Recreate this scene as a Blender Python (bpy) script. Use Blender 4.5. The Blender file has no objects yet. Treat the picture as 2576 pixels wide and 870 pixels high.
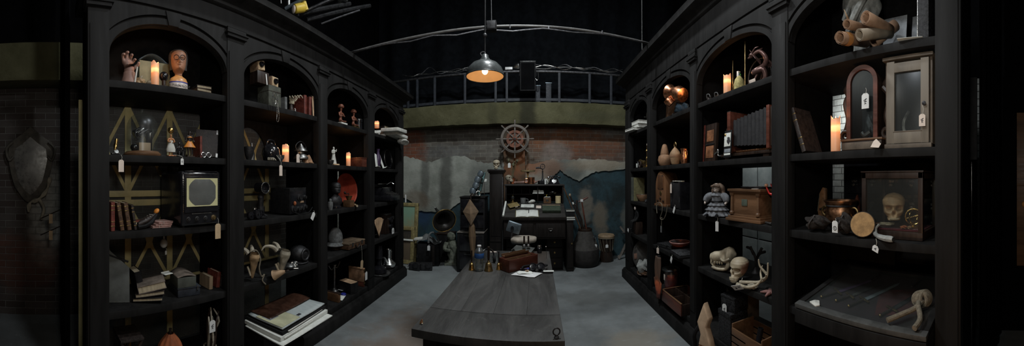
import bpy,bmesh,math,random
from mathutils import Matrix,Vector,Euler
from math import sin,cos,tan,pi,atan2,hypot,radians,sqrt,exp
random.seed(7)
sc=bpy.context.scene
COL=sc.collection
F,U0,V0,EYE=780.0,1340.0,451.0,1.55
YAW=-0.04
DL,DR=1.84,1.46
ZL=[.205,.731,1.224,1.703,2.163]
ZR=[.205,.738,1.226,1.711,2.256]
RZL,RZR=pi/2-YAW,-pi/2
def th(u):return(u-U0)/F
def ang(side,u):return(-th(u)+YAW)if side=='L' else th(u)
def s_of(side,u,w):
 d=DL if side=='L' else DR
 return(d+w)/tan(ang(side,u))
def world(side,s,w,z):
 if side=='L':
  return Vector((sin(YAW)*s-cos(YAW)*(DL+w),cos(YAW)*s+sin(YAW)*(DL+w),z))
 return Vector((DR+w,s,z))
def S(side,uL,uR,vT,lev,w,zoff=0.0,z=None,D=None):
 """seat on a shelf: location, yaw, width, height; D = depth of a box set square on the shelf"""
 zb=((ZL if side=='L' else ZR)[lev]if z is None else z)+zoff
 if D is None:
  p=world(side,s_of(side,(uL+uR)/2,w),w,zb+.002)
  r=hypot(p.x,p.y)
  W=abs(uR-uL)*r/F
 else:
  wl,wr_=(w+D/2,w-D/2)if side=='L' else(w-D/2,w+D/2)
  a,b=s_of(side,uL,wl),s_of(side,uR,wr_)
  p=world(side,(a+b)/2,w,zb+.002)
  r=hypot(p.x,p.y)
  W=max(.03,abs(a-b))
 return p,(RZL if side=='L' else RZR),W,EYE+(V0-vT)*r/F-zb
def on(u,v,z):
 r=(EYE-z)*F/(v-V0)
 return Vector((r*sin(th(u)),r*cos(th(u)),z))
def bw(u,v,y):
 x=y*tan(th(u))
 return x,EYE+(V0-v)/F*y/cos(th(u))
MATS={}
def nn(nt,t,**kw):
 n=nt.nodes.new(t)
 for k,v in kw.items():
  setattr(n,k,v)
 return n
def newmat(key):
 m=bpy.data.materials.new(key)
 m.use_nodes=True
 nt=m.node_tree
 b=nt.nodes['Principled BSDF']
 tc=nn(nt,'ShaderNodeTexCoord')
 MATS[key]=m
 return m,nt,b,tc.outputs['Object']
def mixc(nt,fac,a,b,mode='MIX'):
 n=nn(nt,'ShaderNodeMix',data_type='RGBA',blend_type=mode)
 for i,x in((0,fac),(6,a),(7,b)):
  if hasattr(x,'is_linked'):
   nt.links.new(x,n.inputs[i])
  elif i==0:
   n.inputs[i].default_value=x
  else:
   n.inputs[i].default_value=(*x[:3],1)
 return n.outputs[2]
def noise(nt,co,scale,detail=5,rough=.6,stretch=None,dist=0.0):
 if stretch:
  mp=nn(nt,'ShaderNodeMapping')
  mp.inputs['Scale'].default_value=stretch
  nt.links.new(co,mp.inputs[0])
  co=mp.outputs[0]
 n=nn(nt,'ShaderNodeTexNoise')
 n.inputs['Scale'].default_value=scale
 n.inputs['Detail'].default_value=detail
 n.inputs['Roughness'].default_value=rough
 n.inputs['Distortion'].default_value=dist
 nt.links.new(co,n.inputs['Vector'])
 return n.outputs['Fac']
def mrange(nt,x,a,b,c=0.0,d=1.0,smooth=True):
 n=nn(nt,'ShaderNodeMapRange')
 if smooth:
  n.interpolation_type='SMOOTHSTEP'
 nt.links.new(x,n.inputs[0])
 for i,k in enumerate((a,b,c,d)):
  n.inputs[i+1].default_value=k
 return n.outputs[0]
def math_(nt,op,a,b=None):
 n=nn(nt,'ShaderNodeMath',operation=op)
 for i,x in enumerate((a,b)):
  if x is None:
   continue
  if hasattr(x,'is_linked'):
   nt.links.new(x,n.inputs[i])
  else:
   n.inputs[i].default_value=x
 return n.outputs[0]
def blob(nt,co,c,r,soft=.6,wob=.5,wsc=3.0):
 """mask of a patch with its own shape around point c with radii r"""
 s=nn(nt,'ShaderNodeVectorMath',operation='SUBTRACT')
 nt.links.new(co,s.inputs[0]);s.inputs[1].default_value=c
 m=nn(nt,'ShaderNodeVectorMath',operation='DIVIDE')
 nt.links.new(s.outputs[0],m.inputs[0]);m.inputs[1].default_value=r
 l=nn(nt,'ShaderNodeVectorMath',operation='LENGTH')
 nt.links.new(m.outputs[0],l.inputs[0])
 k=math_(nt,'ADD',l.outputs['Value'],mrange(nt,noise(nt,co,wsc),.25,.75,-wob,wob,False))
 return mrange(nt,k,1.0+soft/2,1.0-soft/2)
def bumpit(nt,b,h,strength,dist=.01):
 n=nn(nt,'ShaderNodeBump')
 n.inputs['Strength'].default_value=strength
 n.inputs['Distance'].default_value=dist
 nt.links.new(h,n.inputs['Height'])
 nt.links.new(n.outputs[0],b.inputs['Normal'])
def mat(key,col,rough=.6,metal=0.0,var=.3,scl=14,bump=.2,col2=None,stretch=None,spec=.4,coat=0):
 if key in MATS:return MATS[key]
 m,nt,b,co=newmat(key)
 f=noise(nt,co,scl,6,.65,stretch)
 c2=col2 if col2 else tuple(min(1,c*(1+var))for c in col)
 c1=col if col2 else tuple(c*(1-var)for c in col)
 nt.links.new(mixc(nt,mrange(nt,f,.3,.7),c1,c2),b.inputs['Base Color'])
 b.inputs['Metallic'].default_value=metal
 b.inputs['Specular IOR Level'].default_value=spec
 b.inputs['Coat Weight'].default_value=coat
 f2=noise(nt,co,scl*4,3,.6,stretch)
 nt.links.new(mrange(nt,f2,.2,.8,max(.02,rough-.12),min(1,rough+.12),False),b.inputs['Roughness'])
 if bump:
  bumpit(nt,b,f2,bump,.004)
 return m
def glassmat(key,tint=(.9,.95,.95),refl=.12,haze=0.0):
 """thin glass: clear with a fresnel reflection"""
 m=bpy.data.materials.new(key);m.use_nodes=True
 nt=m.node_tree;nt.nodes.clear();MATS[key]=m
 o=nn(nt,'ShaderNodeOutputMaterial')
 t=nn(nt,'ShaderNodeBsdfTransparent');t.inputs[0].default_value=(*tint,1)
 g=nn(nt,'ShaderNodeBsdfGlossy');g.inputs['Roughness'].default_value=.32
 g.inputs[0].default_value=(.9,.95,1,1)
 fr=nn(nt,'ShaderNodeLayerWeight');fr.inputs[0].default_value=.35
 f=mrange(nt,fr.outputs['Fresnel'],0,1,refl*.4,min(1,refl*4),False)
 mx=nn(nt,'ShaderNodeMixShader')
 nt.links.new(f,mx.inputs[0]);nt.links.new(t.outputs[0],mx.inputs[1]);nt.links.new(g.outputs[0],mx.inputs[2])
 out=mx.outputs[0]
 if haze:
  d=nn(nt,'ShaderNodeBsdfDiffuse');d.inputs[0].default_value=(.5,.53,.5,1)
  m2=nn(nt,'ShaderNodeMixShader');m2.inputs[0].default_value=haze
  nt.links.new(out,m2.inputs[1]);nt.links.new(d.outputs[0],m2.inputs[2]);out=m2.outputs[0]
 nt.links.new(out,o.inputs[0])
 return m
def RM(rx=0,ry=0,rz=0):return Euler((radians(rx),radians(ry),radians(rz))).to_matrix().to_4x4()
def TM(x=0,y=0,z=0):return Matrix.Translation((x,y,z))
def mtx(c=(0,0,0),rot=None):
 if rot is None:
  return TM(*c)
 return TM(*c)@(rot if isinstance(rot,Matrix)else RM(*rot))
class MB:
 def __init__(s):s.v=[];s.f=[];s.mi=[];s.cur=0
 def add(s,vs,fs,m=None):
  o=len(s.v)
  s.v+=[tuple(m@Vector(p))if m is not None else tuple(p)for p in vs]
  s.f+=[tuple(i+o for i in f)for f in fs]
  s.mi+=[s.cur]*len(fs)
  return s
 def box(s,c,sz,rot=None):
  x,y,z=sz[0]/2,sz[1]/2,sz[2]/2
  vs=[(-x,-y,-z),(x,-y,-z),(x,y,-z),(-x,y,-z),(-x,-y,z),(x,-y,z),(x,y,z),(-x,y,z)]
  return s.add(vs,[(0,3,2,1),(4,5,6,7),(0,1,5,4),(1,2,6,5),(2,3,7,6),(3,0,4,7)],mtx(c,rot))
 def b2(s,x0,x1,y0,y1,z0,z1):return s.box(((x0+x1)/2,(y0+y1)/2,(z0+z1)/2),(x1-x0,y1-y0,z1-z0))
 def lathe(s,prof,seg=24,c=(0,0,0),rot=None,sq=(1,1),arc=1.0):
  vs,fs,n=[],[],len(prof)
  full=arc>=.999
  ns=seg if full else seg+1
  for r,z in prof:
   for i in range(ns):
    a=2*pi*arc*i/seg
    vs.append((r*cos(a)*sq[0],r*sin(a)*sq[1],z))
  for j in range(n-1):
   for i in range(seg):
    k=(i+1)%seg if full else i+1
    fs.append((j*ns+i,j*ns+k,(j+1)*ns+k,(j+1)*ns+i))
  if full:
   if prof[0][0]>1e-6:fs.append(tuple(reversed(range(ns))))
   if prof[-1][0]>1e-6:fs.append(tuple(range((n-1)*ns,n*ns)))
  return s.add(vs,fs,mtx(c,rot))
 def tube(s,pts,r,seg=8,closed=False,flat=1.0):
  P=[Vector(p)for p in pts]
  n=len(P)
  rr=r if isinstance(r,(list,tuple))else[r]*n
  vs,fs=[],[]
  up=None
  for i in range(n):
   a,b=(P[(i-1)%n],P[(i+1)%n])if closed else(P[max(i-1,0)],P[min(i+1,n-1)])
   t=(b-a)
   t=t.normalized()if t.length>1e-9 else Vector((0,0,1))
   if up is None:
    up=t.orthogonal().normalized()
   else:
    up=up-t*up.dot(t)
    up=up.normalized()if up.length>1e-6 else t.orthogonal().normalized()
   sd=t.cross(up)
   for k in range(seg):
    q=2*pi*k/seg
    vs.append(P[i]+up*(rr[i]*cos(q))+sd*(rr[i]*sin(q)*flat))
  for i in range(n if closed else n-1):
   j=(i+1)%n
   for k in range(seg):
    l=(k+1)%seg
    fs.append((i*seg+k,i*seg+l,j*seg+l,j*seg+k))
  if not closed:
   fs.append(tuple(reversed(range(seg))));fs.append(tuple(range((n-1)*seg,n*seg)))
  return s.add(vs,fs)
 def prism(s,poly,y0,y1,c=(0,0,0),rot=None):
  n=len(poly)
  vs=[(x,y0,z)for x,z in poly]+[(x,y1,z)for x,z in poly]
  fs=[tuple(range(n)),tuple(reversed(range(n,2*n)))]
  fs+=[(i,i+n,(i+1)%n+n,(i+1)%n)for i in range(n)]
  return s.add(vs,fs,mtx(c,rot))
 def sph(s,c,r,seg=20,rings=12,rot=None):
  if not isinstance(r,(tuple,list)):r=(r,r,r)
  vs,fs=[],[]
  for j in range(rings+1):
   p=pi*j/rings
   for i in range(seg):
    a=2*pi*i/seg
    vs.append((r[0]*sin(p)*cos(a),r[1]*sin(p)*sin(a),r[2]*cos(p)))
  for j in range(rings):
   for i in range(seg):
    k=(i+1)%seg
    fs.append((j*seg+i,(j+1)*seg+i,(j+1)*seg+k,j*seg+k))
  return s.add(vs,fs,mtx(c,rot))
 def torus(s,R_,r,c=(0,0,0),rot=None,s1=36,s2=10,a0=0,a1=360):
  full=(a1-a0)>=359.9
  n=s1 if full else s1+1
  m=mtx(c,rot)
  pts=[m@Vector((R_*cos(radians(a0+(a1-a0)*i/s1)),R_*sin(radians(a0+(a1-a0)*i/s1)),0))for i in range(n)]
  return s.tube(pts,r,s2,full)
 def grid(s,fn,nu,nv,closed=False,m=None):
  vs=[fn(i/(nu if closed else nu-1),j/(nv-1))for j in range(nv)for i in range(nu)]
  fs=[]
  for j in range(nv-1):
   for i in range(nu if closed else nu-1):
    k=(i+1)%nu
    fs.append((j*nu+i,j*nu+k,(j+1)*nu+k,(j+1)*nu+i))
  return s.add(vs,fs,m)
 def build(s,name,m,parent=None,loc=(0,0,0),rot=(0,0,0),bev=0,smooth=35,solid=0,sub=0):
  me=bpy.data.meshes.new(name)
  bm=bmesh.new()
  vs=[bm.verts.new(p)for p in s.v]
  for f,mi in zip(s.f,s.mi):
   if len(set(f))<3:continue
   try:
    q=bm.faces.new([vs[i]for i in f]);q.material_index=mi
   except ValueError:
    pass
  bmesh.ops.remove_doubles(bm,verts=bm.verts,dist=1e-6)
  bmesh.ops.recalc_face_normals(bm,faces=bm.faces)
  if bev:
   es=[e for e in bm.edges if len(e.link_faces)==2 and e.calc_face_angle(0)>.6]
   bmesh.ops.bevel(bm,geom=es,offset=bev,segments=2,affect='EDGES',profile=.6,clamp_overlap=True)
  bm.to_mesh(me);bm.free()
  for k in(m if isinstance(m,(list,tuple))else[m]):
   me.materials.append(MATS[k]if isinstance(k,str)else k)
  if smooth:
   me.polygons.foreach_set('use_smooth',[True]*len(me.polygons))
   me.set_sharp_from_angle(angle=radians(smooth))
  o=bpy.data.objects.new(name,me)
  COL.objects.link(o)
  o.location=loc;o.rotation_euler=rot
  if parent is not None:o.parent=parent
  if solid:
   md=o.modifiers.new('solid','SOLIDIFY');md.thickness=solid;md.offset=0
  if sub:
   md=o.modifiers.new('sub','SUBSURF');md.levels=sub;md.render_levels=sub
  return o
def tagp(o,label,cat,group=None):
 o['label']=label;o['category']=cat
 if group:o['group']=group
 return o
def T(name,label,cat,loc,rz=0,group=None,rot=None):
 o=bpy.data.objects.new(name,None)
 COL.objects.link(o)
 o.empty_display_size=.05
 o.location=loc
 o.rotation_euler=rot if rot is not None else(0,0,rz)
 return tagp(o,label,cat,group)
def struct(o):
 o['kind']='structure'
 return o
def bx(name,m,par,c,s,rot=None,bev=.002,**k):return MB().box(c,s,rot).build(name,m,par,bev=bev,**k)
def lt(name,m,par,prof,seg=28,c=(0,0,0),rot=None,sq=(1,1),**k):return MB().lathe(prof,seg,c,rot,sq).build(name,m,par,**k)
def tb(name,m,par,pts,r,seg=8,closed=False,**k):return MB().tube(pts,r,seg,closed).build(name,m,par,**k)
def sp(name,m,par,c,r,rot=None,**k):return MB().sph(c,r,24,16,rot).build(name,m,par,**k)
def spline(pts,n=6,closed=False):
 P=[Vector(p)for p in pts]
 out=[]
 N=len(P)
 for i in range(N if closed else N-1):
  if closed:
   a,b,c,d=P[(i-1)%N],P[i],P[(i+1)%N],P[(i+2)%N]
  else:
   a,b,c,d=P[max(i-1,0)],P[i],P[i+1],P[min(i+2,N-1)]
  for k in range(n):
   t=k/n
   out.append(.5*((2*b)+(c-a)*t+(2*a-5*b+4*c-d)*t*t+(3*b-a-3*c+d)*t**3))
 if not closed:out.append(P[-1])
 return out
def skin(name,m,par,pts,edges,rad,sub=2,loc=(0,0,0),rot=(0,0,0)):
 me=bpy.data.meshes.new(name)
 me.from_pydata([tuple(p)for p in pts],edges,[])
 o=bpy.data.objects.new(name,me)
 COL.objects.link(o)
 o.modifiers.new('skin','SKIN').use_smooth_shade=True
 sv=me.skin_vertices[0].data
 for i,r in enumerate(rad):
  sv[i].radius=(r,r)if not isinstance(r,(tuple,list))else r
  sv[i].use_root=(i==0)
 md=o.modifiers.new('sub','SUBSURF');md.levels=sub;md.render_levels=sub
 me.materials.append(MATS[m])
 o.parent=par;o.location=loc;o.rotation_euler=rot
 return o
def text_mesh(name,body,size,m,par,loc,rot=(90,0,0),ext=.0006):
 cu=bpy.data.curves.new(name,'FONT');cu.body=body;cu.size=size;cu.align_x='CENTER';cu.extrude=ext
 t=bpy.data.objects.new(name,cu)
 COL.objects.link(t)
 me=bpy.data.meshes.new_from_object(t.evaluated_get(bpy.context.evaluated_depsgraph_get()))
 bpy.data.objects.remove(t);bpy.data.curves.remove(cu)
 me.materials.clear();me.materials.append(MATS[m])
 o=bpy.data.objects.new(name,me);COL.objects.link(o)
 o.parent=par;o.location=loc;o.rotation_euler=[radians(a)for a in rot]
 return o
def tag(par,p,ln,w=.035,h=.07,m='tag_cream',mark=False,tilt=0,yaw=0,name='paper_tag'):
 """paper tag on a string, hanging from local point p"""
 q=Vector((p[0]+ln*sin(radians(tilt))*.6,p[1]-.004,p[2]-ln))
 b=MB()
 c=w*.25
 b.prism([(-w/2,-h),(w/2,-h),(w/2,-c),(w/2-c,0),(-w/2+c,0),(-w/2,-c)],-.0009,.0009)
 if mark:
  b.cur=1
  for i in range(3):
   b.box((-.0+.012*w*i,-.0012,-h*(.42+.12*i)),(w*(.5-.12*i),.0006,h*.05),(0,25*(i-1),0))
  b.box((0,-.0012,-h*.55),(w*.06,.0006,h*.4),(0,12,0))
 t=b.build(name,[m,'ink'],par,loc=q,rot=(0,radians(tilt),radians(yaw)),smooth=0)
 st=MB().tube(spline([Vector(p)-q,(Vector(p)-q)*.5+Vector((.006,0,0)),(0,-.001,-h*.1)],4),.0012,5)
 so=st.build('string','string',t)
 so.rotation_euler=(0,-radians(tilt),0)if tilt else(0,0,0)
 return t
def book(label,loc,rot,t,d,h,m,group=None,pages='pages',cat='book',band=None):
 """standing book: spine to -Y, thickness along X"""
 o=T('book',label,cat,loc,rot=rot,group=group)
 b=MB()
 c=min(.004,t*.14)
 b.b2(-t/2,-t/2+c,-d/2,d/2,0,h).b2(t/2-c,t/2,-d/2,d/2,0,h)
 b.lathe([(t/2,0),(t/2,h)],10,(0,-d/2,0),(0,0,180),(1,.35),.5)
 b.lathe([(t/2-c,h),(t/2-c,0)],10,(0,-d/2,0),(0,0,180),(1,.3),.5)
 if band:
  b.cur=1
  for zz in(.15,.3,.7,.85):
   b.lathe([(t/2+.001,h*zz),(t/2+.003,h*zz+.003),(t/2+.001,h*zz+.006)],10,(0,-d/2,0),(0,0,180),(1,.36),.5)
 b.build('cover',[m,band or m],o,bev=0)
 MB().b2(-t/2+c,t/2-c,-d/2+.002,d/2-.006,.004,h-.004).build('page_block',pages,o)
 return o
def flat_book(label,loc,rz,w,d,t,m,group=None,pages='pages',tilt=(0,0)):
 """book lying down: w along X (spine on -X), d along Y, t thick"""
 o=T('book',label,'book',loc,rot=(radians(tilt[0]),radians(tilt[1]),rz),group=group)
 c=min(.005,t*.15)
 b=MB()
 b.b2(-w/2,w/2,-d/2,d/2,0,c).b2(-w/2,w/2,-d/2,d/2,t-c,t).b2(-w/2,-w/2+c,-d/2,d/2,0,t)
 b.build('cover',m,o,bev=.0015)
 MB().b2(-w/2+c,w/2-.006,-d/2+.005,d/2-.005,c,t-c).build('page_block',pages,o)
 return o
def candle(label,side,uL,uR,vT,lev,w,zoff=0,group='flameless pillar candles on the shelves'):
 p,rz,W,H=S(side,uL,uR,vT,lev,w,zoff)
 o=T('pillar_candle',label,'candle',p,rz,group)
 r=W/2
 b=MB()
 n=28
 def fn(u,v):
  a=2*pi*u
  wob=1+.02*sin(3*a+1)+.012*sin(7*a)
  if v<=.8:
   t=v/.8
   top=H*(.94+.05*sin(2*a+.6)+.03*sin(5*a))
   return(r*wob*cos(a),r*wob*sin(a),t*top)
  t=(v-.8)/.2
  return(r*wob*(1-.96*t)*cos(a),r*wob*(1-.96*t)*sin(a),H*(.94+(.05*sin(2*a+.6)+.03*sin(5*a))*(1-t))-H*.1*min(1,t*1.6))
 b.grid(fn,n,26,True)
 b.build('wax_body',wax_mat(H),o,smooth=50)
 CANDLES.append((o,H,r))
 lt('flame_tip','flame',o,[(0,H*.82),(r*.12,H*.85),(r*.16,H*.89),(r*.06,H*.95),(0,H*.99)],10)
 return o
def wax_mat(H):
 key='candle_wax_%d'%round(H*1000)
 if key in MATS:return MATS[key]
 m,nt,b,co=newmat(key)
 b.inputs['Base Color'].default_value=(.5,.30,.18,1)
 b.inputs['Roughness'].default_value=.45
 b.inputs['Subsurface Weight'].default_value=0
 sx=nn(nt,'ShaderNodeSeparateXYZ');nt.links.new(co,sx.inputs[0])
 k=math_(nt,'DIVIDE',sx.outputs[2],H)
 k=math_(nt,'ADD',k,mrange(nt,noise(nt,co,30),.3,.7,-.03,.03,False))
 ramp=nn(nt,'ShaderNodeValToRGB')
 e=ramp.color_ramp.elements
 e[0].position=0;e[0].color=(.10,.03,.01,1)
 e[1].position=1;e[1].color=(.30,.12,.06,1)
 for pos,cl in((.35,(.28,.10,.04,1)),(.52,(.55,.16,.05,1)),(.58,(1,.42,.13,1)),(.68,(1,.55,.22,1)),(.75,(.75,.24,.08,1)),(.85,(.38,.15,.08,1))):
  q=e.new(pos);q.color=cl
 nt.links.new(k,ramp.inputs[0])
 nt.links.new(ramp.outputs[0],b.inputs['Emission Color'])
 b.inputs['Emission Strength'].default_value=CANDLE
 return m
CANDLE=1.5
CANDLES=[]
def ring_head(rows,bumps,H,n=56,m=40):
 """closed organic form from height rows (z, halfwidth, front, back) plus gaussian bumps (x, z, rx, rz, dy)"""
 rows=sorted(rows)
 def interp(z):
  for i in range(len(rows)-1):
   if rows[i][0]<=z<=rows[i+1][0]:
    t=(z-rows[i][0])/(rows[i+1][0]-rows[i][0])
    t=t*t*(3-2*t)*.5+t*.5
    return[rows[i][k]+(rows[i+1][k]-rows[i][k])*t for k in(1,2,3)]
  return rows[-1][1:]
 z0,z1=rows[0][0],rows[-1][0]
 def fn(u,v):
  z=z0+(z1-z0)*v
  a,f,bk=interp(z)
  p=2*pi*u
  x=a*sin(p)
  cp=cos(p)
  y=-(f*cp if cp>0 else bk*cp)
  if bk<0 or f<0:
   mid,hd=(bk-f)/2,(bk+f)/2
   y=mid-hd*cp
  if cp>-.1:
   for bxx,bz,rx,rz_,dy in bumps:
    g=exp(-((x-bxx)/rx)**2-((z-bz)/rz_)**2)*min(1,(cp+.1)*2)
    y+=dy*g
  return(x*H,y*H,z*H)
 return MB().grid(fn,n,m,True)
SKULL_ROWS=[(0,.08,.40,-.24),(.03,.15,.44,-.20),(.10,.18,.46,-.14),(.17,.19,.45,-.06),(.24,.21,.44,.02),(.31,.27,.41,.16),(.38,.32,.40,.30),(.46,.325,.40,.40),(.56,.33,.405,.47),(.66,.36,.39,.50),(.76,.365,.36,.50),(.85,.32,.29,.44),(.92,.25,.21,.34),(.97,.15,.12,.21),(1.0,.01,.01,.02)]
SKULL_BUMPS=[(-.15,.52,.085,.075,.30),(.15,.52,.085,.075,.30),(0,.37,.045,.075,.20),(0,.47,.04,.05,-.05),(-.27,.42,.06,.05,-.05),(.27,.42,.06,.05,-.05),(-.14,.62,.12,.03,-.04),(.14,.62,.12,.03,-.04),(-.17,.30,.06,.05,.05),(.17,.30,.06,.05,.05),(0,.185,.15,.012,.05)]
def skull_parts(o,H,m='bone',jaw=True):
 rows=SKULL_ROWS if jaw else[r for r in SKULL_ROWS if r[0]>=.17]
 b=ring_head(rows,SKULL_BUMPS,H,64,56)
 b.build('cranium',m,o,smooth=60)
 t=MB()
 for k in range(9):
  a=(k-4)/4
  x=a*.13*H
  y=-(.475-.05*a*a)*H
  t.box((x,y,.215*H),(.026*H,.03*H,.045*H),(0,0,25*a))
  if jaw:t.box((x,y,.158*H),(.024*H,.03*H,.042*H),(0,0,25*a))
 t.build('teeth','teeth',o,bev=.001)
def skull(label,loc,rz,H,m='bone',jaw=True,rot=None,name='skull',zlift=0):
 o=T(name,label,'skull',loc,rz,rot=rot)
 skull_parts(o,H,m,jaw)
 return o
HEAD_ROWS=[(0,.17,.12,.22),(.06,.17,.13,.2),(.10,.19,.22,.2),(.13,.22,.36,.2),(.18,.26,.43,.2),(.25,.30,.44,.24),(.34,.33,.43,.34),(.45,.35,.42,.42),(.55,.36,.41,.47),(.66,.37,.42,.49),(.78,.36,.39,.48),(.87,.31,.31,.42),(.94,.22,.21,.3),(.98,.12,.11,.17),(1.0,.01,.01,.02)]
HEAD_BUMPS=[(0,.40,.055,.05,-.11),(0,.48,.035,.08,-.06),(-.15,.53,.075,.035,.07),(.15,.53,.075,.035,.07),(-.15,.53,.045,.025,-.035),(.15,.53,.045,.025,-.035),(0,.60,.2,.03,-.03),(0,.305,.10,.018,-.04),(0,.265,.09,.02,-.04),(0,.285,.10,.01,.03),(0,.19,.08,.05,-.04)]
def figure(o,H,m,pose=None,name='body',sub=2):
 """standing human figurine, one continuous skinned body; pose overrides joints"""
 J=dict(pel=(0,0,.50),waist=(0,0,.60),chest=(0,0,.72),neck=(0,0,.83),head=(0,-.01,.90),top=(0,0,.97),lsh=(-.11,0,.78),lel=(-.15,0,.63),lha=(-.14,-.05,.50),rsh=(.11,0,.78),rel=(.15,0,.63),rha=(.14,-.05,.50),lhi=(-.055,0,.48),lkn=(-.06,-.01,.26),lan=(-.06,0,.05),lft=(-.065,-.07,.02),rhi=(.055,0,.48),rkn=(.06,-.01,.26),ran=(.06,0,.05),rft=(.065,-.07,.02))
 if pose:J.update(pose)
 R_=dict(pel=.075,waist=.06,chest=.08,neck=.035,head=.062,top=.04,lsh=.045,lel=.028,lha=.024,rsh=.045,rel=.028,rha=.024,lhi=.06,lkn=.04,lan=.026,lft=.022,rhi=.06,rkn=.04,ran=.026,rft=.022)
 ks=list(J)
 E_=[('pel','waist'),('waist','chest'),('chest','neck'),('neck','head'),('head','top'),('chest','lsh'),('lsh','lel'),('lel','lha'),('chest','rsh'),('rsh','rel'),('rel','rha'),('pel','lhi'),('lhi','lkn'),('lkn','lan'),('lan','lft'),('pel','rhi'),('rhi','rkn'),('rkn','ran'),('ran','rft')]
 return skin(name,m,o,[Vector(J[k])*H for k in ks],[(ks.index(a),ks.index(b))for a,b in E_],[R_[k]*H for k in ks],sub)
def vessel(name,label,cat,loc,rz,prof,m,group=None,part='body',seg=32):
 o=T(name,label,cat,loc,rz,group)
 lt(part,m,o,prof,seg,smooth=40)
 return o
def scale_prof(prof,W,H):
 mr=max(p[0]for p in prof);mz=max(p[1]for p in prof)
 return[(r/mr*W/2,z/mz*H)for r,z in prof]
def rock(r,seed=1,seg=24,rings=16,amp=.25):
 rnd=random.Random(seed)
 ph=[(rnd.uniform(1,5),rnd.uniform(1,5),rnd.uniform(1,5),rnd.uniform(0,6))for _ in range(6)]
 b=MB()
 def fn(u,v):
  a,p=2*pi*u,pi*v
  n=Vector((sin(p)*cos(a),sin(p)*sin(a),cos(p)))
  k=1+amp*sum(sin(q[0]*n.x*1.6+q[1]*n.y*1.6+q[2]*n.z*1.6+q[3])for q in ph)/3
  return(r[0]*k*n.x,r[1]*k*n.y,r[2]*(k*n.z)+r[2])
 b.grid(fn,seg,rings,True)
 return b
def crumple(w,d,h,seed=0,n=22):
 rnd=random.Random(seed)
 ph=[(rnd.uniform(2,7),rnd.uniform(2,7),rnd.uniform(0,6))for _ in range(5)]
 def fn(u,v):
  x,y=u-.5,v-.5
  e=max(0,1-(2*x)**4)*max(0,1-(2*y)**4)
  z=h*e*(.65+.35*sum(sin(a*x*3+b*y*3+c)for a,b,c in ph)/2.2)
  return(x*w*(1+.05*sin(9*y)),y*d*(1+.05*sin(8*x)),max(.002,z))
 return MB().grid(fn,n,n)
mat('black_wood',(.0112,.0109,.0107),.7,0,.35,9,.25,stretch=(1,1,.12),spec=.12)
mat('black_inside',(.005,.0049,.0048),.8,0,.3,9,.15,spec=.08)
mat('black_void',(.003,.003,.0035),.95,0,.3,6,0,spec=.05)
mat('black_gloss',(.010,.010,.012),.18,0,.3,10,.05,spec=.6)
mat('black_matte',(.008,.008,.0085),.7,0,.4,20,.2,spec=.2)
mat('dark_leather',(.022,.016,.014),.5,0,.5,40,.5)
mat('brown_leather',(.075,.04,.022),.5,0,.5,30,.5)
mat('red_leather',(.12,.028,.02),.5,0,.4,25,.4)
mat('tan_leather',(.24,.16,.10),.6,0,.35,18,.4)
mat('green_cloth',(.035,.05,.032),.75,0,.3,40,.3)
mat('grey_cloth',(.11,.115,.115),.85,0,.35,30,.4)
mat('blue_cloth',(.05,.085,.12),.85,0,.35,30,.4)
mat('olive_cloth',(.12,.11,.05),.8,0,.3,30,.3)
mat('dark_wood',(.020,.0115,.008),.45,0,.5,10,.25,stretch=(1,1,.15))
mat('red_wood',(.085,.026,.016),.4,0,.5,10,.2,stretch=(.2,1,1))
mat('mid_wood',(.115,.06,.03),.45,0,.4,10,.25,stretch=(.15,1,1))
mat('pale_wood',(.27,.20,.13),.6,0,.3,10,.25,stretch=(1,1,.12))
mat('brass',(.62,.42,.16),.28,1,.25,20,.1)
mat('dull_brass',(.28,.20,.09),.42,1,.4,20,.2)
mat('copper',(.72,.33,.18),.3,1,.25,14,.15)
mat('iron',(.10,.10,.105),.5,1,.4,25,.3)
mat('rail_dark',(.022,.026,.034),.6,0,.3,12,.1)
mat('ebony',(.0085,.0068,.006),.5,0,.4,10,.2,stretch=(1,1,.15),spec=.25)
mat('dark_iron',(.035,.035,.037),.5,.6,.4,25,.3)
mat('silver',(.62,.62,.6),.25,1,.2,20,.1)
mat('pewter',(.22,.22,.215),.42,1,.3,20,.2)
mat('bone',(.38,.33,.24),.55,0,.3,12,.35)
mat('aged_bone',(.36,.24,.13),.6,0,.4,9,.4)
mat('grey_bone',(.30,.27,.21),.6,0,.35,12,.4)
mat('teeth',(.5,.44,.32),.4,0,.2,40,.1)
mat('plaster_white',(.52,.52,.48),.75,0,.2,15,.3)
mat('stone',(.22,.23,.22),.85,0,.45,16,.7)
mat('mossy_stone',(.07,.08,.06),.9,0,.5,22,.9,col2=(.17,.18,.14))
mat('paper',(.62,.64,.60),.8,0,.1,20,.1)
mat('pages',(.42,.36,.25),.85,0,.3,60,.3,stretch=(4,.2,.2))
mat('white_pages',(.6,.6,.56),.85,0,.2,60,.3)
mat('parchment',(.46,.31,.19),.7,0,.3,7,.3)
mat('tag_cream',(.62,.53,.46),.8,0,.1,20,.1)
mat('tag_white',(.62,.63,.62),.8,0,.1,20,.1)
mat('tag_tan',(.45,.33,.2),.8,0,.15,20,.1)
mat('ink',(.03,.03,.035),.6,0,.1,5,0)
mat('string',(.5,.48,.42),.8,0,.1,5,0)
mat('rope',(.15,.13,.095),.9,0,.3,60,.6)
mat('flesh',(.30,.145,.085),.5,0,.25,8,.1)
mat('pink_plaster',(.26,.155,.125),.6,0,.3,10,.3)
mat('porcelain',(.50,.44,.40),.3,0,.12,8,0)
mat('hair_dark',(.018,.014,.012),.6,0,.5,50,.6)
mat('hair_brown',(.12,.08,.055),.7,0,.5,50,.6)
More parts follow.
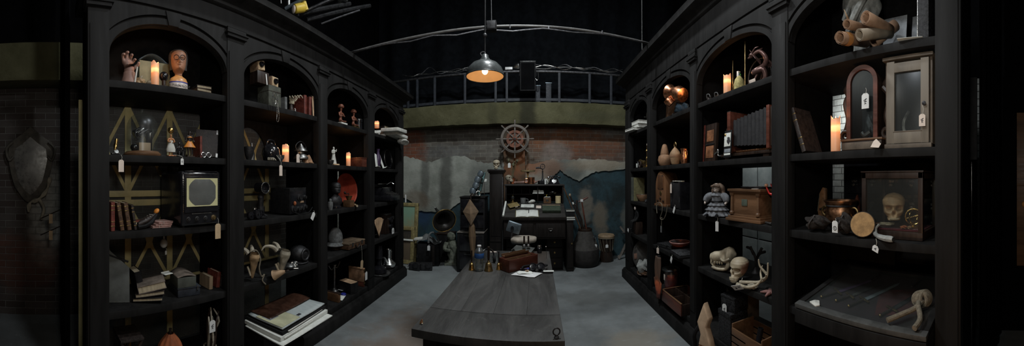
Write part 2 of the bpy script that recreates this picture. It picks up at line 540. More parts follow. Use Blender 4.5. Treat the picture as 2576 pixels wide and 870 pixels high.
mat('terracotta',(.26,.145,.08),.75,0,.35,10,.35)
mat('clay',(.32,.20,.11),.7,0,.3,10,.3)
mat('red_paint',(.42,.015,.012),.35,0,.25,10,.1)
mat('orange_paint',(.55,.20,.03),.5,0,.2,8,.1)
mat('rust',(.30,.085,.03),.8,0,.5,5,.4)
mat('yellow_paint',(.46,.40,.20),.5,0,.2,6,.15)
mat('bright_yellow',(.60,.42,.05),.45,0,.15,6,.1)
mat('teal_paint',(.12,.22,.22),.5,0,.35,8,.3)
mat('blue_steel',(.16,.20,.23),.45,.5,.35,8,.3)
mat('blue_ink',(.02,.03,.25),.4,0,.1,5,0)
mat('blue_label',(.03,.10,.30),.4,0,.3,12,0)
mat('purple',(.05,.03,.07),.4,0,.3,12,.1)
mat('beige_pad',(.34,.30,.25),.7,0,.2,14,.3)
mat('screen_grey',(.10,.105,.10),.25,0,.15,3,0,spec=.6)
mat('cream_mask',(.50,.48,.27),.5,0,.1,5,.05)
mat('fur',(.018,.014,.012),.95,0,.6,60,.9)
mat('wood_slice',(.34,.21,.09),.7,0,.3,25,.3)
mat('straw',(.40,.34,.14),.85,0,.4,40,.5)
mat('bellows',(.016,.016,.018),.6,0,.3,20,.2)
mat('glitter',(.005,.005,.0055),.55,0,5.0,70,.6,spec=.3)
mat('velvet_red',(.06,.012,.014),.9,0,.4,12,.2)
mat('white_plastic',(.65,.66,.66),.35,0,.08,10,0)
mat('wire',(.13,.135,.13),.6,.3,.2,10,0)
mat('cream_enamel',(.80,.62,.42),.45,0,.06,6,.03)
mat('photo_grey',(.20,.22,.24),.6,0,.5,9,.1)
mat('mask_green',(.055,.058,.045),.8,0,.4,14,.3)
glassmat('glass',refl=.025);glassmat('old_glass',(.86,.88,.86),.05,.012)
glassmat('amber_glass',(.85,.30,.12),.15,.03);glassmat('green_glass',(.35,.8,.5),.15,.04)
glassmat('bottle_plastic',(.93,.96,.98),.2,.05)
def emat(key,c,s):
 m,nt,b,co=newmat(key)
 b.inputs['Base Color'].default_value=(*c,1)
 b.inputs['Emission Color'].default_value=(*c,1);b.inputs['Emission Strength'].default_value=s
emat('flame',(1,.62,.25),6);emat('bulb',(1,.62,.30),13)
YB=6.1
YF=5.75
def wall_mats():
 for key,ax,b1,b2_,mo,stains in(('brick_back','x',(.16,.15,.13),(.09,.075,.06),(.26,.25,.21),[((-2.55,6.1,2.2),(.36,9,.55),(.22,.055,.018),.85),((.75,6.1,2.28),(1.05,9,.34),(.22,.075,.022),.8),((1.2,6.1,2.1),(.8,9,.2),(.15,.06,.04),.5),((.45,6.1,2.05),(.3,9,.25),(.25,.26,.25),.6),((-1.7,6.1,2.1),(.5,9,.16),(.17,.18,.18),.6)]),('brick_left','y',(.085,.075,.07),(.045,.033,.029),(.15,.145,.135),[((-3.55,.02,1.2),(9,.22,.5),(.40,.40,.37),.9),((-3.55,-.3,.6),(9,.5,.3),(.14,.05,.03),.6),((-3.55,4.75,1.1),(9,.55,1.2),(.46,.47,.44),.85)]),('brick_right','y',(.50,.51,.48),(.36,.37,.35),(.13,.13,.12),[((3.2,1.75,1.75),(9,.2,.2),(.55,.56,.54),.5)])):
  m,nt,b,co=newmat(key)
  sx=nn(nt,'ShaderNodeSeparateXYZ');nt.links.new(co,sx.inputs[0])
  cb=nn(nt,'ShaderNodeCombineXYZ')
  nt.links.new(sx.outputs[0 if ax=='x' else 1],cb.inputs[0]);nt.links.new(sx.outputs[2],cb.inputs[1])
  br=nn(nt,'ShaderNodeTexBrick')
  nt.links.new(cb.outputs[0],br.inputs['Vector'])
  br.inputs['Scale'].default_value=1;br.inputs['Brick Width'].default_value=.23
  br.inputs['Row Height'].default_value=.077;br.inputs['Mortar Size'].default_value=.006
  br.inputs['Mortar Smooth'].default_value=.4
  br.inputs['Color1'].default_value=(*b1,1);br.inputs['Color2'].default_value=(*b2_,1);br.inputs['Mortar'].default_value=(*mo,1)
  c=br.outputs['Color']
  n1=noise(nt,co,7,6,.7)
  for ctr,rr,cl,k in stains:
   mk=math_(nt,'MULTIPLY',blob(nt,co,ctr,rr,.7,.45,2.6),k)
   c=mixc(nt,mk,c,mixc(nt,mrange(nt,br.outputs['Fac'],0,1,.15,.6),cl,c))
  c=mixc(nt,mrange(nt,n1,.3,.75,0,.55),c,(.05,.045,.04))
  nt.links.new(c,b.inputs['Base Color'])
  b.inputs['Roughness'].default_value=.85;b.inputs['Specular IOR Level'].default_value=.25
  h=math_(nt,'SUBTRACT',math_(nt,'MULTIPLY',n1,.5),br.outputs['Fac'])
  bumpit(nt,b,h,.8,.012)
 m,nt,b,co=newmat('plaster')
 c=mixc(nt,mrange(nt,noise(nt,co,2.2,7,.65),.3,.7),(.21,.225,.195),(.36,.375,.335))
 for ctr,rr,cl,k in[((-1.75,6.1,1.5),(.13,9,.75),(.05,.05,.045),.75),((-2.2,6.1,1.55),(.1,9,.6),(.06,.06,.055),.6),((-1.0,6.1,1.6),(.25,9,.5),(.08,.085,.08),.5),((.65,6.1,1.75),(.4,9,.25),(.075,.085,.08),.7),((1.35,6.1,1.85),(.5,9,.16),(.30,.24,.17),.6),((-.2,6.1,1.9),(.35,9,.3),(.16,.08,.04),.7),((.25,6.1,1.8),(.3,9,.25),(.20,.10,.06),.6),((-2.4,6.1,1.1),(.3,9,.2),(.17,.12,.08),.5)]:  # orange patches beside the pilaster hold a warm glow in the colour
  c=mixc(nt,math_(nt,'MULTIPLY',blob(nt,co,ctr,rr,.8,.4,3),k),c,cl)
 nt.links.new(c,b.inputs['Base Color']);b.inputs['Roughness'].default_value=.9;b.inputs['Specular IOR Level'].default_value=.2
 bumpit(nt,b,noise(nt,co,14,7,.7),.6,.02)
 m,nt,b,co=newmat('teal_wall')
 c=mixc(nt,mrange(nt,noise(nt,co,2.0,6,.65,None,.5),.32,.68),(.006,.014,.015),(.020,.055,.070))
 for ctr,rr,cl,k in[((1.05,6.1,1.0),(.12,9,.4),(.16,.14,.11),.8),((1.35,6.1,.75),(.14,9,.3),(.17,.14,.10),.7),((1.9,6.1,.8),(.1,9,.3),(.13,.13,.11),.6),((-2.2,6.1,.9),(.2,9,.3),(.012,.04,.10),.7)]:
  c=mixc(nt,math_(nt,'MULTIPLY',blob(nt,co,ctr,rr,.9,.5,4),k),c,cl)
 nt.links.new(c,b.inputs['Base Color']);b.inputs['Roughness'].default_value=.75
 bumpit(nt,b,noise(nt,co,12,7,.7),.5,.015)
 m,nt,b,co=newmat('olive_plaster')
 c=mixc(nt,mrange(nt,noise(nt,co,1.6,7,.65),.3,.7),(.065,.062,.030),(.125,.120,.066))
 for ctr,rr,cl,k in[((-.1,5.75,2.8),(.16,9,.5),(.022,.022,.015),.75),((-.75,5.75,2.8),(.1,9,.4),(.04,.04,.024),.5),((1.2,5.75,2.75),(.5,9,.1),(.07,.07,.042),.5)]:
  c=mixc(nt,math_(nt,'MULTIPLY',blob(nt,co,ctr,rr,.8,.35,3),k),c,cl)
 nt.links.new(c,b.inputs['Base Color']);b.inputs['Roughness'].default_value=.9;b.inputs['Specular IOR Level'].default_value=.2
 bumpit(nt,b,noise(nt,co,9,8,.7),.8,.03)
 m,nt,b,co=newmat('concrete_floor')
 c=mixc(nt,mrange(nt,noise(nt,co,1.3,8,.65),.3,.7),(.115,.125,.125),(.215,.235,.24))
 for ctr,rr,cl,k in[((-1.05,2.6,0),(.5,.8,9),(.17,.11,.07),.6),((.95,2.7,0),(.3,.35,9),(.26,.23,.18),.6),((-1.3,4.4,0),(.7,.5,9),(.25,.28,.28),.5),((1.05,2.35,0),(.06,.10,9),(.35,.07,.025),.85),((.75,4.0,0),(.4,.25,9),(.10,.105,.10),.6)]:  # warm-light tint (brown, left) and pipe shadow (dark, right) are painted in
  c=mixc(nt,math_(nt,'MULTIPLY',blob(nt,co,ctr,rr,.9,.5,3),k),c,cl)
 spk=mrange(nt,noise(nt,co,16,3,.55),.70,.76)
 spk=math_(nt,'MULTIPLY',spk,mrange(nt,noise(nt,co,2.2,3),.45,.62))
 c=mixc(nt,math_(nt,'MULTIPLY',spk,.75),c,(.55,.58,.57))
 sm=math_(nt,'MULTIPLY',mrange(nt,noise(nt,co,5,5,.7,(1,3,1)),.58,.72),mrange(nt,noise(nt,co,1.4,2),.45,.6))
 c=mixc(nt,math_(nt,'MULTIPLY',sm,.45),c,(.40,.43,.43))
 nt.links.new(c,b.inputs['Base Color'])
 nt.links.new(mrange(nt,noise(nt,co,3,5),.3,.7,.45,.75,False),b.inputs['Roughness'])
 bumpit(nt,b,noise(nt,co,22,6,.7),.25,.01)
 m,nt,b,co=newmat('panel_concrete')
 c=mixc(nt,mrange(nt,noise(nt,co,4,7,.65),.3,.7),(.16,.18,.18),(.26,.28,.27))
 nt.links.new(c,b.inputs['Base Color']);b.inputs['Roughness'].default_value=.85
 m,nt,b,co=newmat('worn_table')
 f=noise(nt,co,2.2,8,.7,(2.2,.5,1),.6)
 c=mixc(nt,mrange(nt,f,.3,.72),(.013,.0128,.0122),(.055,.054,.051))
 c=mixc(nt,math_(nt,'MULTIPLY',blob(nt,co,(.30,.75,0),(.08,.3,9),.9,.4,4),.55),c,(.05,.033,.023))  # brown strip at the right edge is a warm light's tint, painted
 f2=mrange(nt,noise(nt,co,9,6,.75,(1,1,1),1.5),.56,.74)
 c=mixc(nt,math_(nt,'MULTIPLY',f2,.35),c,(.12,.12,.115))
 nt.links.new(c,b.inputs['Base Color'])
 nt.links.new(mrange(nt,f,.3,.7,.5,.75,False),b.inputs['Roughness'])
 bumpit(nt,b,noise(nt,co,14,6,.7,(3,.4,1)),.35,.006)
wall_mats()
XL,XR=-3.55,3.2
struct(MB().b2(XL-.2,XR+.2,-3.2,6.8,-.1,0).build('floor','concrete_floor',smooth=0))
struct(MB().b2(XL-.2,XR+.2,-3.2,6.8,6.6,6.7).build('ceiling','black_void',smooth=0))
wl_=struct(MB().b2(XL-.2,XL,-3.2,6.8,0,2.9).build('wall_left','brick_left',smooth=0));MB().b2(XL-.2,XL,-3.2,6.8,2.9,6.6).build('upper_wall','black_void',wl_,smooth=0)
wr=struct(MB().b2(XR,XR+.2,-3.2,6.8,0,2.6).build('wall_right','brick_right',smooth=0));MB().b2(XR,XR+.2,-3.2,6.8,2.6,6.6).build('upper_wall','black_void',wr,smooth=0)
struct(MB().b2(XL,XR,-3.2,-3.0,0,6.6).build('wall_rear','black_void',smooth=0))
wb=struct(MB().b2(XL,XR,YB,YB+.2,0,2.95).build('wall_back',['teal_wall'],smooth=0))
bk=MB();bk.prism([(XL,1.8),(XR,1.8),(XR,2.6),(XL,2.6)],YB-.012,YB)
bk.build('brick_band','brick_back',wb,smooth=0)
def jag(pts,n,amp,seed):
 rnd=random.Random(seed)
 out=[]
 for i in range(len(pts)-1):
  a,b=pts[i],pts[i+1]
  for k in range(n):
   t=k/n
   out.append((a[0]+(b[0]-a[0])*t+(rnd.uniform(-1,1)*amp*.4 if k else 0),a[1]+(b[1]-a[1])*t+rnd.uniform(-1,1)*amp))
 out.append(pts[-1])
 return out
up=[bw(u,v,YB)for u,v in((1000,392),(1040,397),(1075,410),(1110,398),(1160,392),(1210,408),(1250,412),(1300,415),(1345,412),(1390,400),(1430,402),(1470,400),(1520,402),(1575,408))]
lo=[bw(u,v,YB)for u,v in((1575,424),(1530,430),(1498,432),(1478,442),(1456,455),(1440,449),(1425,441),(1408,428),(1396,440),(1380,470),(1340,480),(1200,485),(1152,513),(1127,532),(1087,533),(1055,530),(1037,507),(1005,492))]
up=[(XL,up[0][1])]+up+[(XR,up[-1][1])]
lo=[(XR,lo[0][1])]+lo+[(XL,lo[-1][1])]
pl=jag(up,6,.022,3)[:-1]+jag(lo,5,.012,5)[:-1]
MB().prism(pl,YB-.035,YB).build('plaster_coat','plaster',wb,bev=.006,smooth=30)
x0,_=bw(1266,320,5.9);x1,_=bw(1321,320,5.9)
zt0,zt1=2.589,2.987
mat('pilaster_plaster',(.055,.05,.035),.9,0,.4,3,.5,col2=(.15,.065,.03))  # orange tone puts warm lamp light into the pilaster's colour
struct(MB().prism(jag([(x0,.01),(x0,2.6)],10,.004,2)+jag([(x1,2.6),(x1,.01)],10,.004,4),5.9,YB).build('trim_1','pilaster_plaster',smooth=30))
lp=jag([(XL,zt0),(XR,zt0)],60,.006,8)[:-1]+[(XR,zt0)]+jag([(XR,zt1),(XL,zt1)],60,.006,9)
struct(MB().prism(lp,YF,YB+.3).build('trim_2','olive_plaster',smooth=30,bev=.006))
struct(MB().b2(XL,-3.24,-3.0,YF,zt0,zt1).build('trim_3','olive_plaster',smooth=30,bev=.01))
pn=MB()
for k in range(5):
 for z0_,z1_ in((.02,.62),(.64,1.24),(1.26,1.86)):
  pn.b2(XR-.03,XR,2.35+.62*k,2.95+.62*k,z0_,z1_)
struct(pn.build('trim_4','panel_concrete',bev=.008))
cu=MB()
cu.grid(lambda u,v:(-6+12*u if False else XL+(XR-XL)*u,6.55+.05*sin(u*70)+.03*sin(u*41+2),2.6+4*v),420,4)
tagp(cu.build('stage_curtain',mat('curtain_cloth',(.006,.007,.0085),.95,0,.3,8,.1,spec=.05).name,smooth=60),'tall black pleated curtain hanging behind the gallery railing','curtain')
ry=5.95
o=T('gallery_railing','dark metal gallery railing standing on the olive plaster ledge','railing',(0,ry,zt1))
zr=EYE+(V0-180)/F*ry-zt1
MB().tube([(XL+.05,0,zr),(XR-.05,0,zr)],.028,10).build('top_rail','iron',o)
for u in(1027,1050,1094,1170,1247,1275,1407,1483,1537):
 x,_=bw(u,200,ry)
 bx('post','rail_dark',o,(x,0,zr/2),(.045,.045,zr),bev=.004)
MB().box(((XL+XR)/2,.03,.10),(XR-XL-.2,.03,.05)).build('bottom_rail','rail_dark',o)
for u,t_,lab in((1352,215,'pale blue-grey stub post behind the railing, left one of two'),(1380,208,'pale blue-grey stub post behind the railing, right one of two')):
 x,_=bw(u,200,6.2)
 q=T('stub_post',lab,'post',(x,6.2,zt1-.02))
 h=(EYE+(V0-t_)/F*6.2)-zt1
 bx('shaft','rail_dark',q,(0,0,h/2),(.11,.06,h),bev=.01)
 bx('cap_plate','blue_steel',q,(0,0,h+.008),(.13,.08,.016))
x,_=bw(1328,200,5.82)
q=T('hanging_loudspeaker','black boxy loudspeaker hung on the gallery railing','speaker',(x,5.80,3.18))
bx('cabinet','black_matte',q,(0,0,.27),(.29,.18,.54),bev=.012)
bx('grille','black_void',q,(0,-.093,.27),(.25,.008,.49))
tb('bracket','iron',q,[(-.16,.0,.3),(-.16,.1,.45),(.16,.1,.45),(.16,0,.3)],.008)
bx('top_edge','pewter',q,(0,-.085,.545),(.29,.015,.006))
for px,rr_,lab in((1288,12,'silver clamp light lying on the gallery rail beside the speaker'),):
 x,_=bw(px,175,ry)
 q=T('clamp_light',lab,'light',(x,ry,zt1+zr+.034))
 lt('reflector','silver',q,[(.02,0),(.03,.02),(.06,.08),(.065,.12)],18,(.02,0,.05),(0,75,0))
 bx('clamp','white_plastic',q,(-.06,0,.03),(.14,.04,.05))
 tb('stalk','iron',q,[(-.05,0,.0),(-.02,0,.05)],.012)
for k,(ua,ub,lab)in enumerate(((1015,1230,'grey cable bundle draped along the left half of the railing'),(1345,1565,'grey cable bundle draped along the right half of the railing'))):
 xa,xb=bw(ua,190,ry)[0],bw(ub,190,ry)[0]
 q=T('cable_bundle',lab,'cable',((xa+xb)/2,ry-.03,zt1+zr+.072))
 for j in range(3):
  rnd=random.Random(k*7+j)
  pts=[(xa-(xa+xb)/2+(xb-xa)*i/9,rnd.uniform(-.02,.02),rnd.uniform(-.035,.05)+(.09 if(j==1 and i==3)else 0))for i in range(10)]
  tb('strand',['pewter','iron','silver'][j],q,spline(pts,5),.008,6)
x,_=bw(1353,200,ry)
tagp(tb('hanging_hook','silver',None,spline([(x,ry-.05,3.62),(x+.01,ry-.06,3.5),(x-.01,ry-.06,3.43),(x-.05,ry-.06,3.47)],5),.008),'small bright wire hook hanging below the rail beside the speaker','hook')
pa=world('L',2.85,-.10,2.912);pb=world('R',3.42,-.06,3.156)
mat('conduit_grey',(.075,.073,.07),.5,0,.3,10,.1)
o=T('conduit_pipe','long grey conduit pipe laid across the tops of both bookcases','pipe',(pa+pb)/2)
d=(pb-pa)
pm=.42
mid=pa+d*.42
mid.z+=.05
pp=[pa-(pa+pb)/2,pa+d*.2-(pa+pb)/2+Vector((0,0,.025)),mid-(pa+pb)/2,pa+d*.7-(pa+pb)/2+Vector((0,0,.045)),pb-(pa+pb)/2]
tb('pipe','conduit_grey',o,spline(pp,6),.0125,10,smooth=60)
tb('cable','iron',o,[Vector(p)+Vector((0,-.02,-(.035+.03*(i%2))*sin(pi*i/12)))for i,p in enumerate(spline(pp,3))],.007,6)
for t_ in(.5,.62,.8):
 q=pa+d*t_-(pa+pb)/2
 bx('clip','iron',o,(q.x,q.y,q.z+.04),(.014,.03,.036))
jb=Vector((mid.x+.02,mid.y,mid.z-.02))
jo=jb-(pa+pb)/2
hg=o
o=bx('junction_box','black_matte',hg,(0,0,0),(.10,.08,.09),bev=.008)
o.location=(jo.x+.06,jo.y,jo.z+.02)
bx('cover_plate','dark_iron',o,(0,-.043,0),(.08,.006,.07))
tb('hanger_wire','dark_iron',o,[(0,0,.04),(-.02,.05,.9),(-.05,.1,1.9)],.005)
LX=3.04*sin(th(1220));LY=3.04*cos(th(1220))
o=T('pendant_lamp','dark enamel dish pendant lamp glowing orange over the table','lamp',(LX,LY,2.56))
tb('cord','black_matte',o,[(0,0,.24),(.003,0,1.2),(0,0,4.0)],.007,8)
Rr=.186
prof=[(Rr,0),(Rr*.99,.03),(Rr*.9,.075),(Rr*.68,.118),(Rr*.42,.143),(Rr*.26,.150)]
sh=MB();sh.lathe(prof,48);sh.torus(Rr,.005,s1=48)
sh.lathe([(.05,.150),(.045,.17),(.035,.18),(.034,.205),(.03,.21)],24)
shade=MB();shade.lathe(prof,48);shade.v=shade.v
so=bpy.data.objects.new('tmp',None);bpy.data.objects.remove(so)
def open_lathe(prof,seg=48):
 b=MB();vs=[];fs=[]
 for r,z in prof:
  for i in range(seg):
   a=2*pi*i/seg;vs.append((r*cos(a),r*sin(a),z))
 for j in range(len(prof)-1):
  for i in range(seg):
   k=(i+1)%seg;fs.append((j*seg+i,j*seg+k,(j+1)*seg+k,(j+1)*seg+i))
 return b.add(vs,fs)
outer=open_lathe(prof);outer.torus(Rr,.005,s1=48)
outer.lathe([(.05,.150),(.047,.17),(.036,.18),(.034,.205),(.02,.215)],24)
outer.build('shade',mat('dark_enamel',(.045,.05,.05),.3,0,.3,8,.05).name,o,smooth=60)
open_lathe([(r*.975,z-.004)for r,z in prof]+[(.001,.145)]).build('shade_lining','cream_enamel',o,smooth=60)
sp('bulb','bulb',o,(0,0,.055),(.030,.030,.038))
lt('socket','porcelain',o,[(.018,.085),(.022,.10),(.022,.146)],20)
tb('hook','iron',o,spline([(-.03,0,.20),(-.045,0,.225),(-.03,0,.24),(0,0,.235),(.0,0,.22)],5),.006)
MB().sph((0,0,.40),.022).build('cord_grip','dark_iron',o)
ww=world('R',4.02,.02,3.14)
tagp(tb('suspension_wire','pewter',None,[ww,ww+Vector((-.02,-.02,3.4))],.006,6),'thin pale vertical suspension wire above the right bookcase','wire')
o=T('lighting_grid','dark metal lighting grid above the far half of the left bookcase','truss',(-2.3,3.0,3.5))
def grid_bar(n,m_,a,b_,r=.02):
 P_=[]
 for(u,v,rr)in(a,b_):
  P_.append(Vector((rr*sin(th(u)),rr*cos(th(u)),EYE+(V0-v)/F*rr))-Vector((-2.3,3.0,3.5)))
 tb(n,m_,o,P_,r,8)
grid_bar('rail','blue_steel',(718,22,3.6),(770,-6,3.5));grid_bar('rail','iron',(748,38,3.7),(850,-8,3.6));grid_bar('rail','iron',(808,60,4.1),(905,26,4.2),.012)
grid_bar('cross_bar','dark_iron',(735,40,3.65),(880,10,4.3),.03);grid_bar('cross_bar','dark_iron',(770,50,3.9),(930,15,4.6),.03)
grid_bar('hanger','pewter',(706,-10,3.6),(707,9,3.6),.008);grid_bar('hanger','pewter',(726,-10,3.6),(726,18,3.6),.02)
rr=3.55
q=T('hanging_clamp_lamp','small yellow clamp lamp fixed to the lighting grid above the left bookcase','lamp',(rr*sin(th(754)),rr*cos(th(754)),EYE+(V0-27)/F*rr),RZL-.5)
lt('housing','bright_yellow',q,[(.03,-.07),(.05,-.06),(.055,.04),(.04,.07)],20,(0,0,.03),(0,70,0))
bx('bracket','bright_yellow',q,(.06,0,.06),(.05,.06,.10),(0,-20,0),bev=.01)
sp('lens','porcelain',q,(-.075,0,.0),(.02,.045,.045))
q=T('hanging_fitting','small grey fitting on the grid rail just behind the yellow lamp','fitting',(4.2*sin(th(862)),4.2*cos(th(862)),EYE+(V0-2)/F*4.2))
bx('body','pewter',q,(0,0,0),(.14,.06,.05),bev=.01);bx('bolt','silver',q,(-.1,0,-.02),(.03,.03,.05))
def bookcase(side,label,pil,zs,spring,apex,zcap,zfr,zgroove,ztop,depth,backs):
 d=DL if side=='L' else DR
 org=world(side,0,0,0)
 root=T('bookcase',label,'bookcase',org,RZL if side=='L' else RZR)
 sg=1 if side=='L' else -1
 def B(mb,s0,s1,y0,y1,z0,z1):
  a,b=sorted((sg*s0,sg*s1))
  return mb.b2(a,b,y0,y1,z0,z1)
 P=lambda name,s0,s1,y0,y1,z0,z1,m='black_wood',bev=.004:B(MB(),s0,s1,y0,y1,z0,z1).build(name,m,root,bev=bev)
 sa,sb=pil[0][0],pil[-1][1]
 def along(prof,s0,s1,name,m='black_wood'):
  b=MB();vs=[]
  for s in sorted((sg*s0,sg*s1)):
   vs+=[(s,y,z)for y,z in prof]
  n=len(prof)
  fs=[tuple(range(n)),tuple(reversed(range(n,2*n)))]+[(i,(i+1)%n,(i+1)%n+n,i+n)for i in range(n)]
  b.add(vs,fs)
  return b.build(name,m,root,bev=.002)
 pp=-.055
 along([(depth,0),(pp,0),(pp,.105),(pp+.01,.12),(pp+.022,.128),(pp+.03,.145),(0,.15),(0,.15),(depth,.15)],sa-.03,sb+.05,'plinth')
 P('deck',sa,sb,.0,depth,.15,zs[0])
 for i,(a,b)in enumerate(pil):
  q=B(MB(),a,b,-.012,.06,.15,zcap)
  B(q,a+.012,b-.012,-.02,-.012,zs[0]+.1,zcap-.1)
  q.build('pilaster','black_wood',root,bev=.004)
  mid=(a+b)/2
  P('partition',mid-.02,mid+.02,.06,depth,zs[0],zfr,'black_inside')
  q=B(MB(),a-.012,b+.012,-.035,.06,zcap,zcap+.022)
  B(q,a-.022,b+.022,-.045,.06,zcap+.022,zcap+.034)
  B(q,a-.008,b+.008,-.028,.06,zcap+.034,zcap+.07)
  q.build('capital','black_wood',root,bev=.003)
  P('capital_block',a-.012,b+.012,-.03,.06,zcap+.07,zgroove-.01)
 for i in range(len(pil)-1):
  a,b=pil[i][1],pil[i+1][0]
  for k in range(1,5):
   P('shelf',a-.055,b+.055,.008,depth-.01,zs[k]-.045,zs[k],bev=.003)
  c,hw=(a+b)/2,(b-a)/2-.006
  hgt=apex-spring
  def ell(ew,t):return(sg*(c+(hw+ew)*cos(t)),spring+(hgt+ew)*sin(t))
  N=36
  x0_,x1_=sg*(a-.02),sg*(b+.02)
  R_=[ell(0,pi*j/N)for j in range(N+1)]
  if side=='R':pass
  poly=[(x1_,spring-.0),(x1_,zgroove),(x0_,zgroove),(x0_,spring)]+list(reversed(R_))
  MB().prism(poly,.014,.055).build('spandrel','black_wood',root,smooth=0)
  ring=[ell(.003,pi*j/N)for j in range(N+1)]+[ell(.042,pi*j/N)for j in range(N,-1,-1)]
  MB().prism(ring,-.004,.02).build('arch_moulding','black_wood',root,smooth=40)
  for lo_,hi_,side_x in((0,pi/2-.1,sg*b),(pi/2+.1,pi,sg*a)):
   seg_=[ell(.062,lo_+(hi_-lo_)*j/18)for j in range(19)]
   seg_=[(x,z)for x,z in seg_]
   kx=ell(0,pi/2+(-.1 if lo_==0 else .1))[0]
   if lo_==0:
    pts=[p for p in seg_ if min(sg*a,sg*b)<=p[0]<=max(sg*a,sg*b)]
    pts=pts+[(pts[-1][0],zgroove-.02),(side_x,zgroove-.02),(side_x,pts[0][1])]
   else:
    pts=[p for p in seg_ if min(sg*a,sg*b)<=p[0]<=max(sg*a,sg*b)]
    pts=pts+[(side_x,pts[-1][1]),(side_x,zgroove-.02),(pts[0][0],zgroove-.02)]
   MB().prism(pts,-.006,.016).build('raised_field','black_wood',root,smooth=0)
  kw=.045
  MB().prism([(sg*c-kw*.8,apex+.0),(sg*c+kw*.8,apex),(sg*c+kw*1.3,zgroove-.02),(sg*c-kw*1.3,zgroove-.02)],-.014,.018).build('keystone','black_wood',root,bev=.003)
  for bk_ in backs[i]:
   P('back_panel',a-.05,b+.05,depth-.02,depth,bk_[0],bk_[1],'black_matte')
 P('frieze',sa-.01,sb+.01,-.004,.06,zgroove,zfr)
 cp=.14
 along([(.06,zfr-.002),(-.004,zfr-.002),(-.03,zfr+.012),(-.035,zfr+.03),(-.09,zfr+.045),(-cp,zfr+.06),(-cp,ztop-.02),(-cp-.01,ztop),(.06,ztop)],sa-.09,sb+.11,'cornice')
 P('top_board',sa-.01,sb+.01,.06,depth,zfr-.02,ztop-.03)
 return root
PIL_L=[(.325,.459),(1.324,1.48),(2.408,2.554),(3.433,3.60),(4.448,4.62)]
PIL_R=[(.279,.407),(1.347,1.493),(2.493,2.607),(3.595,3.744),(4.50,4.70)]
DEPL,DEPR=.48,.575
bl=bookcase('L','long black arched bookcase along the left side of the room',PIL_L,ZL,2.335,2.553,2.59,2.79,2.665,2.89,DEPL,[[(2.12,2.78)],[(2.12,2.78)],[(1.70,2.78),(.2,.70)],[(.2,2.78)]])
brt=bookcase('R','long black arched bookcase along the right side of the room',PIL_R,ZR,2.435,2.655,2.66,3.02,2.775,3.135,DEPR,[[(2.21,3.0)],[(1.69,3.0)],[(.2,3.0)],[(.2,3.0)]])
a,b=1.43,2.46
cx,ww_,z0_,hh=1.93,.235,1.70,.33
arc=[(cx+ww_*cos(pi*j/24),z0_+.02+hh*sin(pi*j/24))for j in range(25)]
MB().prism([(b,1.66),(b,2.16),(a,2.16),(a,1.66)]+list(reversed(arc)),DEPL-.02,DEPL-.004).build('arched_back_board','black_matte',bl,smooth=0)
MB().b2(2.86,3.44,DEPL-.02,DEPL,.2,1.70).build('back_panel','black_matte',bl)
MB().b2(-.88,-.28,DEPR-.02,DEPR,1.68,2.22).build('back_panel','black_matte',brt)
MB().b2(-1.40,-.86,DEPR-.02,DEPR,.2,1.19).build('back_panel','black_matte',brt)  # black sheet added over brick that only lies in shade
MB().b2(XR-.02,XR,-3.2,.28,0,2.6).build('black_panel','black_void',wr,smooth=0)
for nm,x0_,x1_,y_,lb in(('L',-3.2,-2.34,.17,'black masking drape beside the near end of the left bookcase'),('R',2.04,XR-.05,.195,'black masking drape beside the near end of the right bookcase')):
 tagp(MB().grid(lambda u,v:(x0_+(x1_-x0_)*u,y_+(.016 if nm=='R' else .025)*sin(u*38)+(.065*(1-u)if nm=='R' else 0),.02+4.6*v),90,3).build('masking_drape','black_void',smooth=60),lb,'drape')
org=world('L',0,DEPL+.03,0)
o=T('lattice_screen','yellow riveted strap lattice screen with wire cloth behind the left bookcase','screen',org,RZL)
wm=MB()
z=.2
while z<2.16:
 wm.b2(.44,2.43,.012,.0135,z,z+.0022);z+=.0075
x=.44
while x<2.43:
 wm.b2(x,x+.0015,.013,.0145,.2,2.16);x+=.0095
wm.build('wire_cloth','wire',o,smooth=0)
VX=[.372,.741,1.106,1.47,1.836,2.205]
for x in VX:bx('upright_strap','yellow_paint',o,(x,0,1.18),(.052,.008,1.96))
for zc in(1.40,.68):
 for dz in(-.036,.036):bx('cross_strap','yellow_paint',o,(1.43,-.002,zc+dz),(2.0,.008,.05))
for z0_,z1_ in((1.44,2.14),(.72,1.36)):
 for i in range(len(VX)-1):
  for k in(0,1):
   xa,xb=(VX[i],VX[i+1])if k==0 else(VX[i+1],VX[i])
   dx,dz=xb-xa,z1_-z0_
   bx('diagonal_strap','yellow_paint',o,((xa+xb)/2,.003+.003*k,(z0_+z1_)/2),(.028,.006,hypot(dx,dz)),(0,math.degrees(atan2(dx,dz)),0))
  MB().prism([(-.04,-.05),(.04,-.05),(.025,0),(.04,.05),(-.04,.05),(-.025,0)],-.004,0).build('gusset','yellow_paint',o,loc=((VX[i]+VX[i+1])/2,.0,(z0_+z1_)/2),smooth=0)
p=world('R',.83,DEPR+.06,0)
o=T('card_catalogue','tall black card catalogue with silver cup pulls behind the right bookcase','cabinet',p,RZR)
CW=.95
bx('carcass','black_gloss',o,(0,.22,.86),(CW+.06,.44,1.72))
rows_=[(1.52,.17),(1.36,.12),(1.235,.12),(1.1,.12),(.80,.2),(.58,.2),(.36,.2),(.14,.2)]
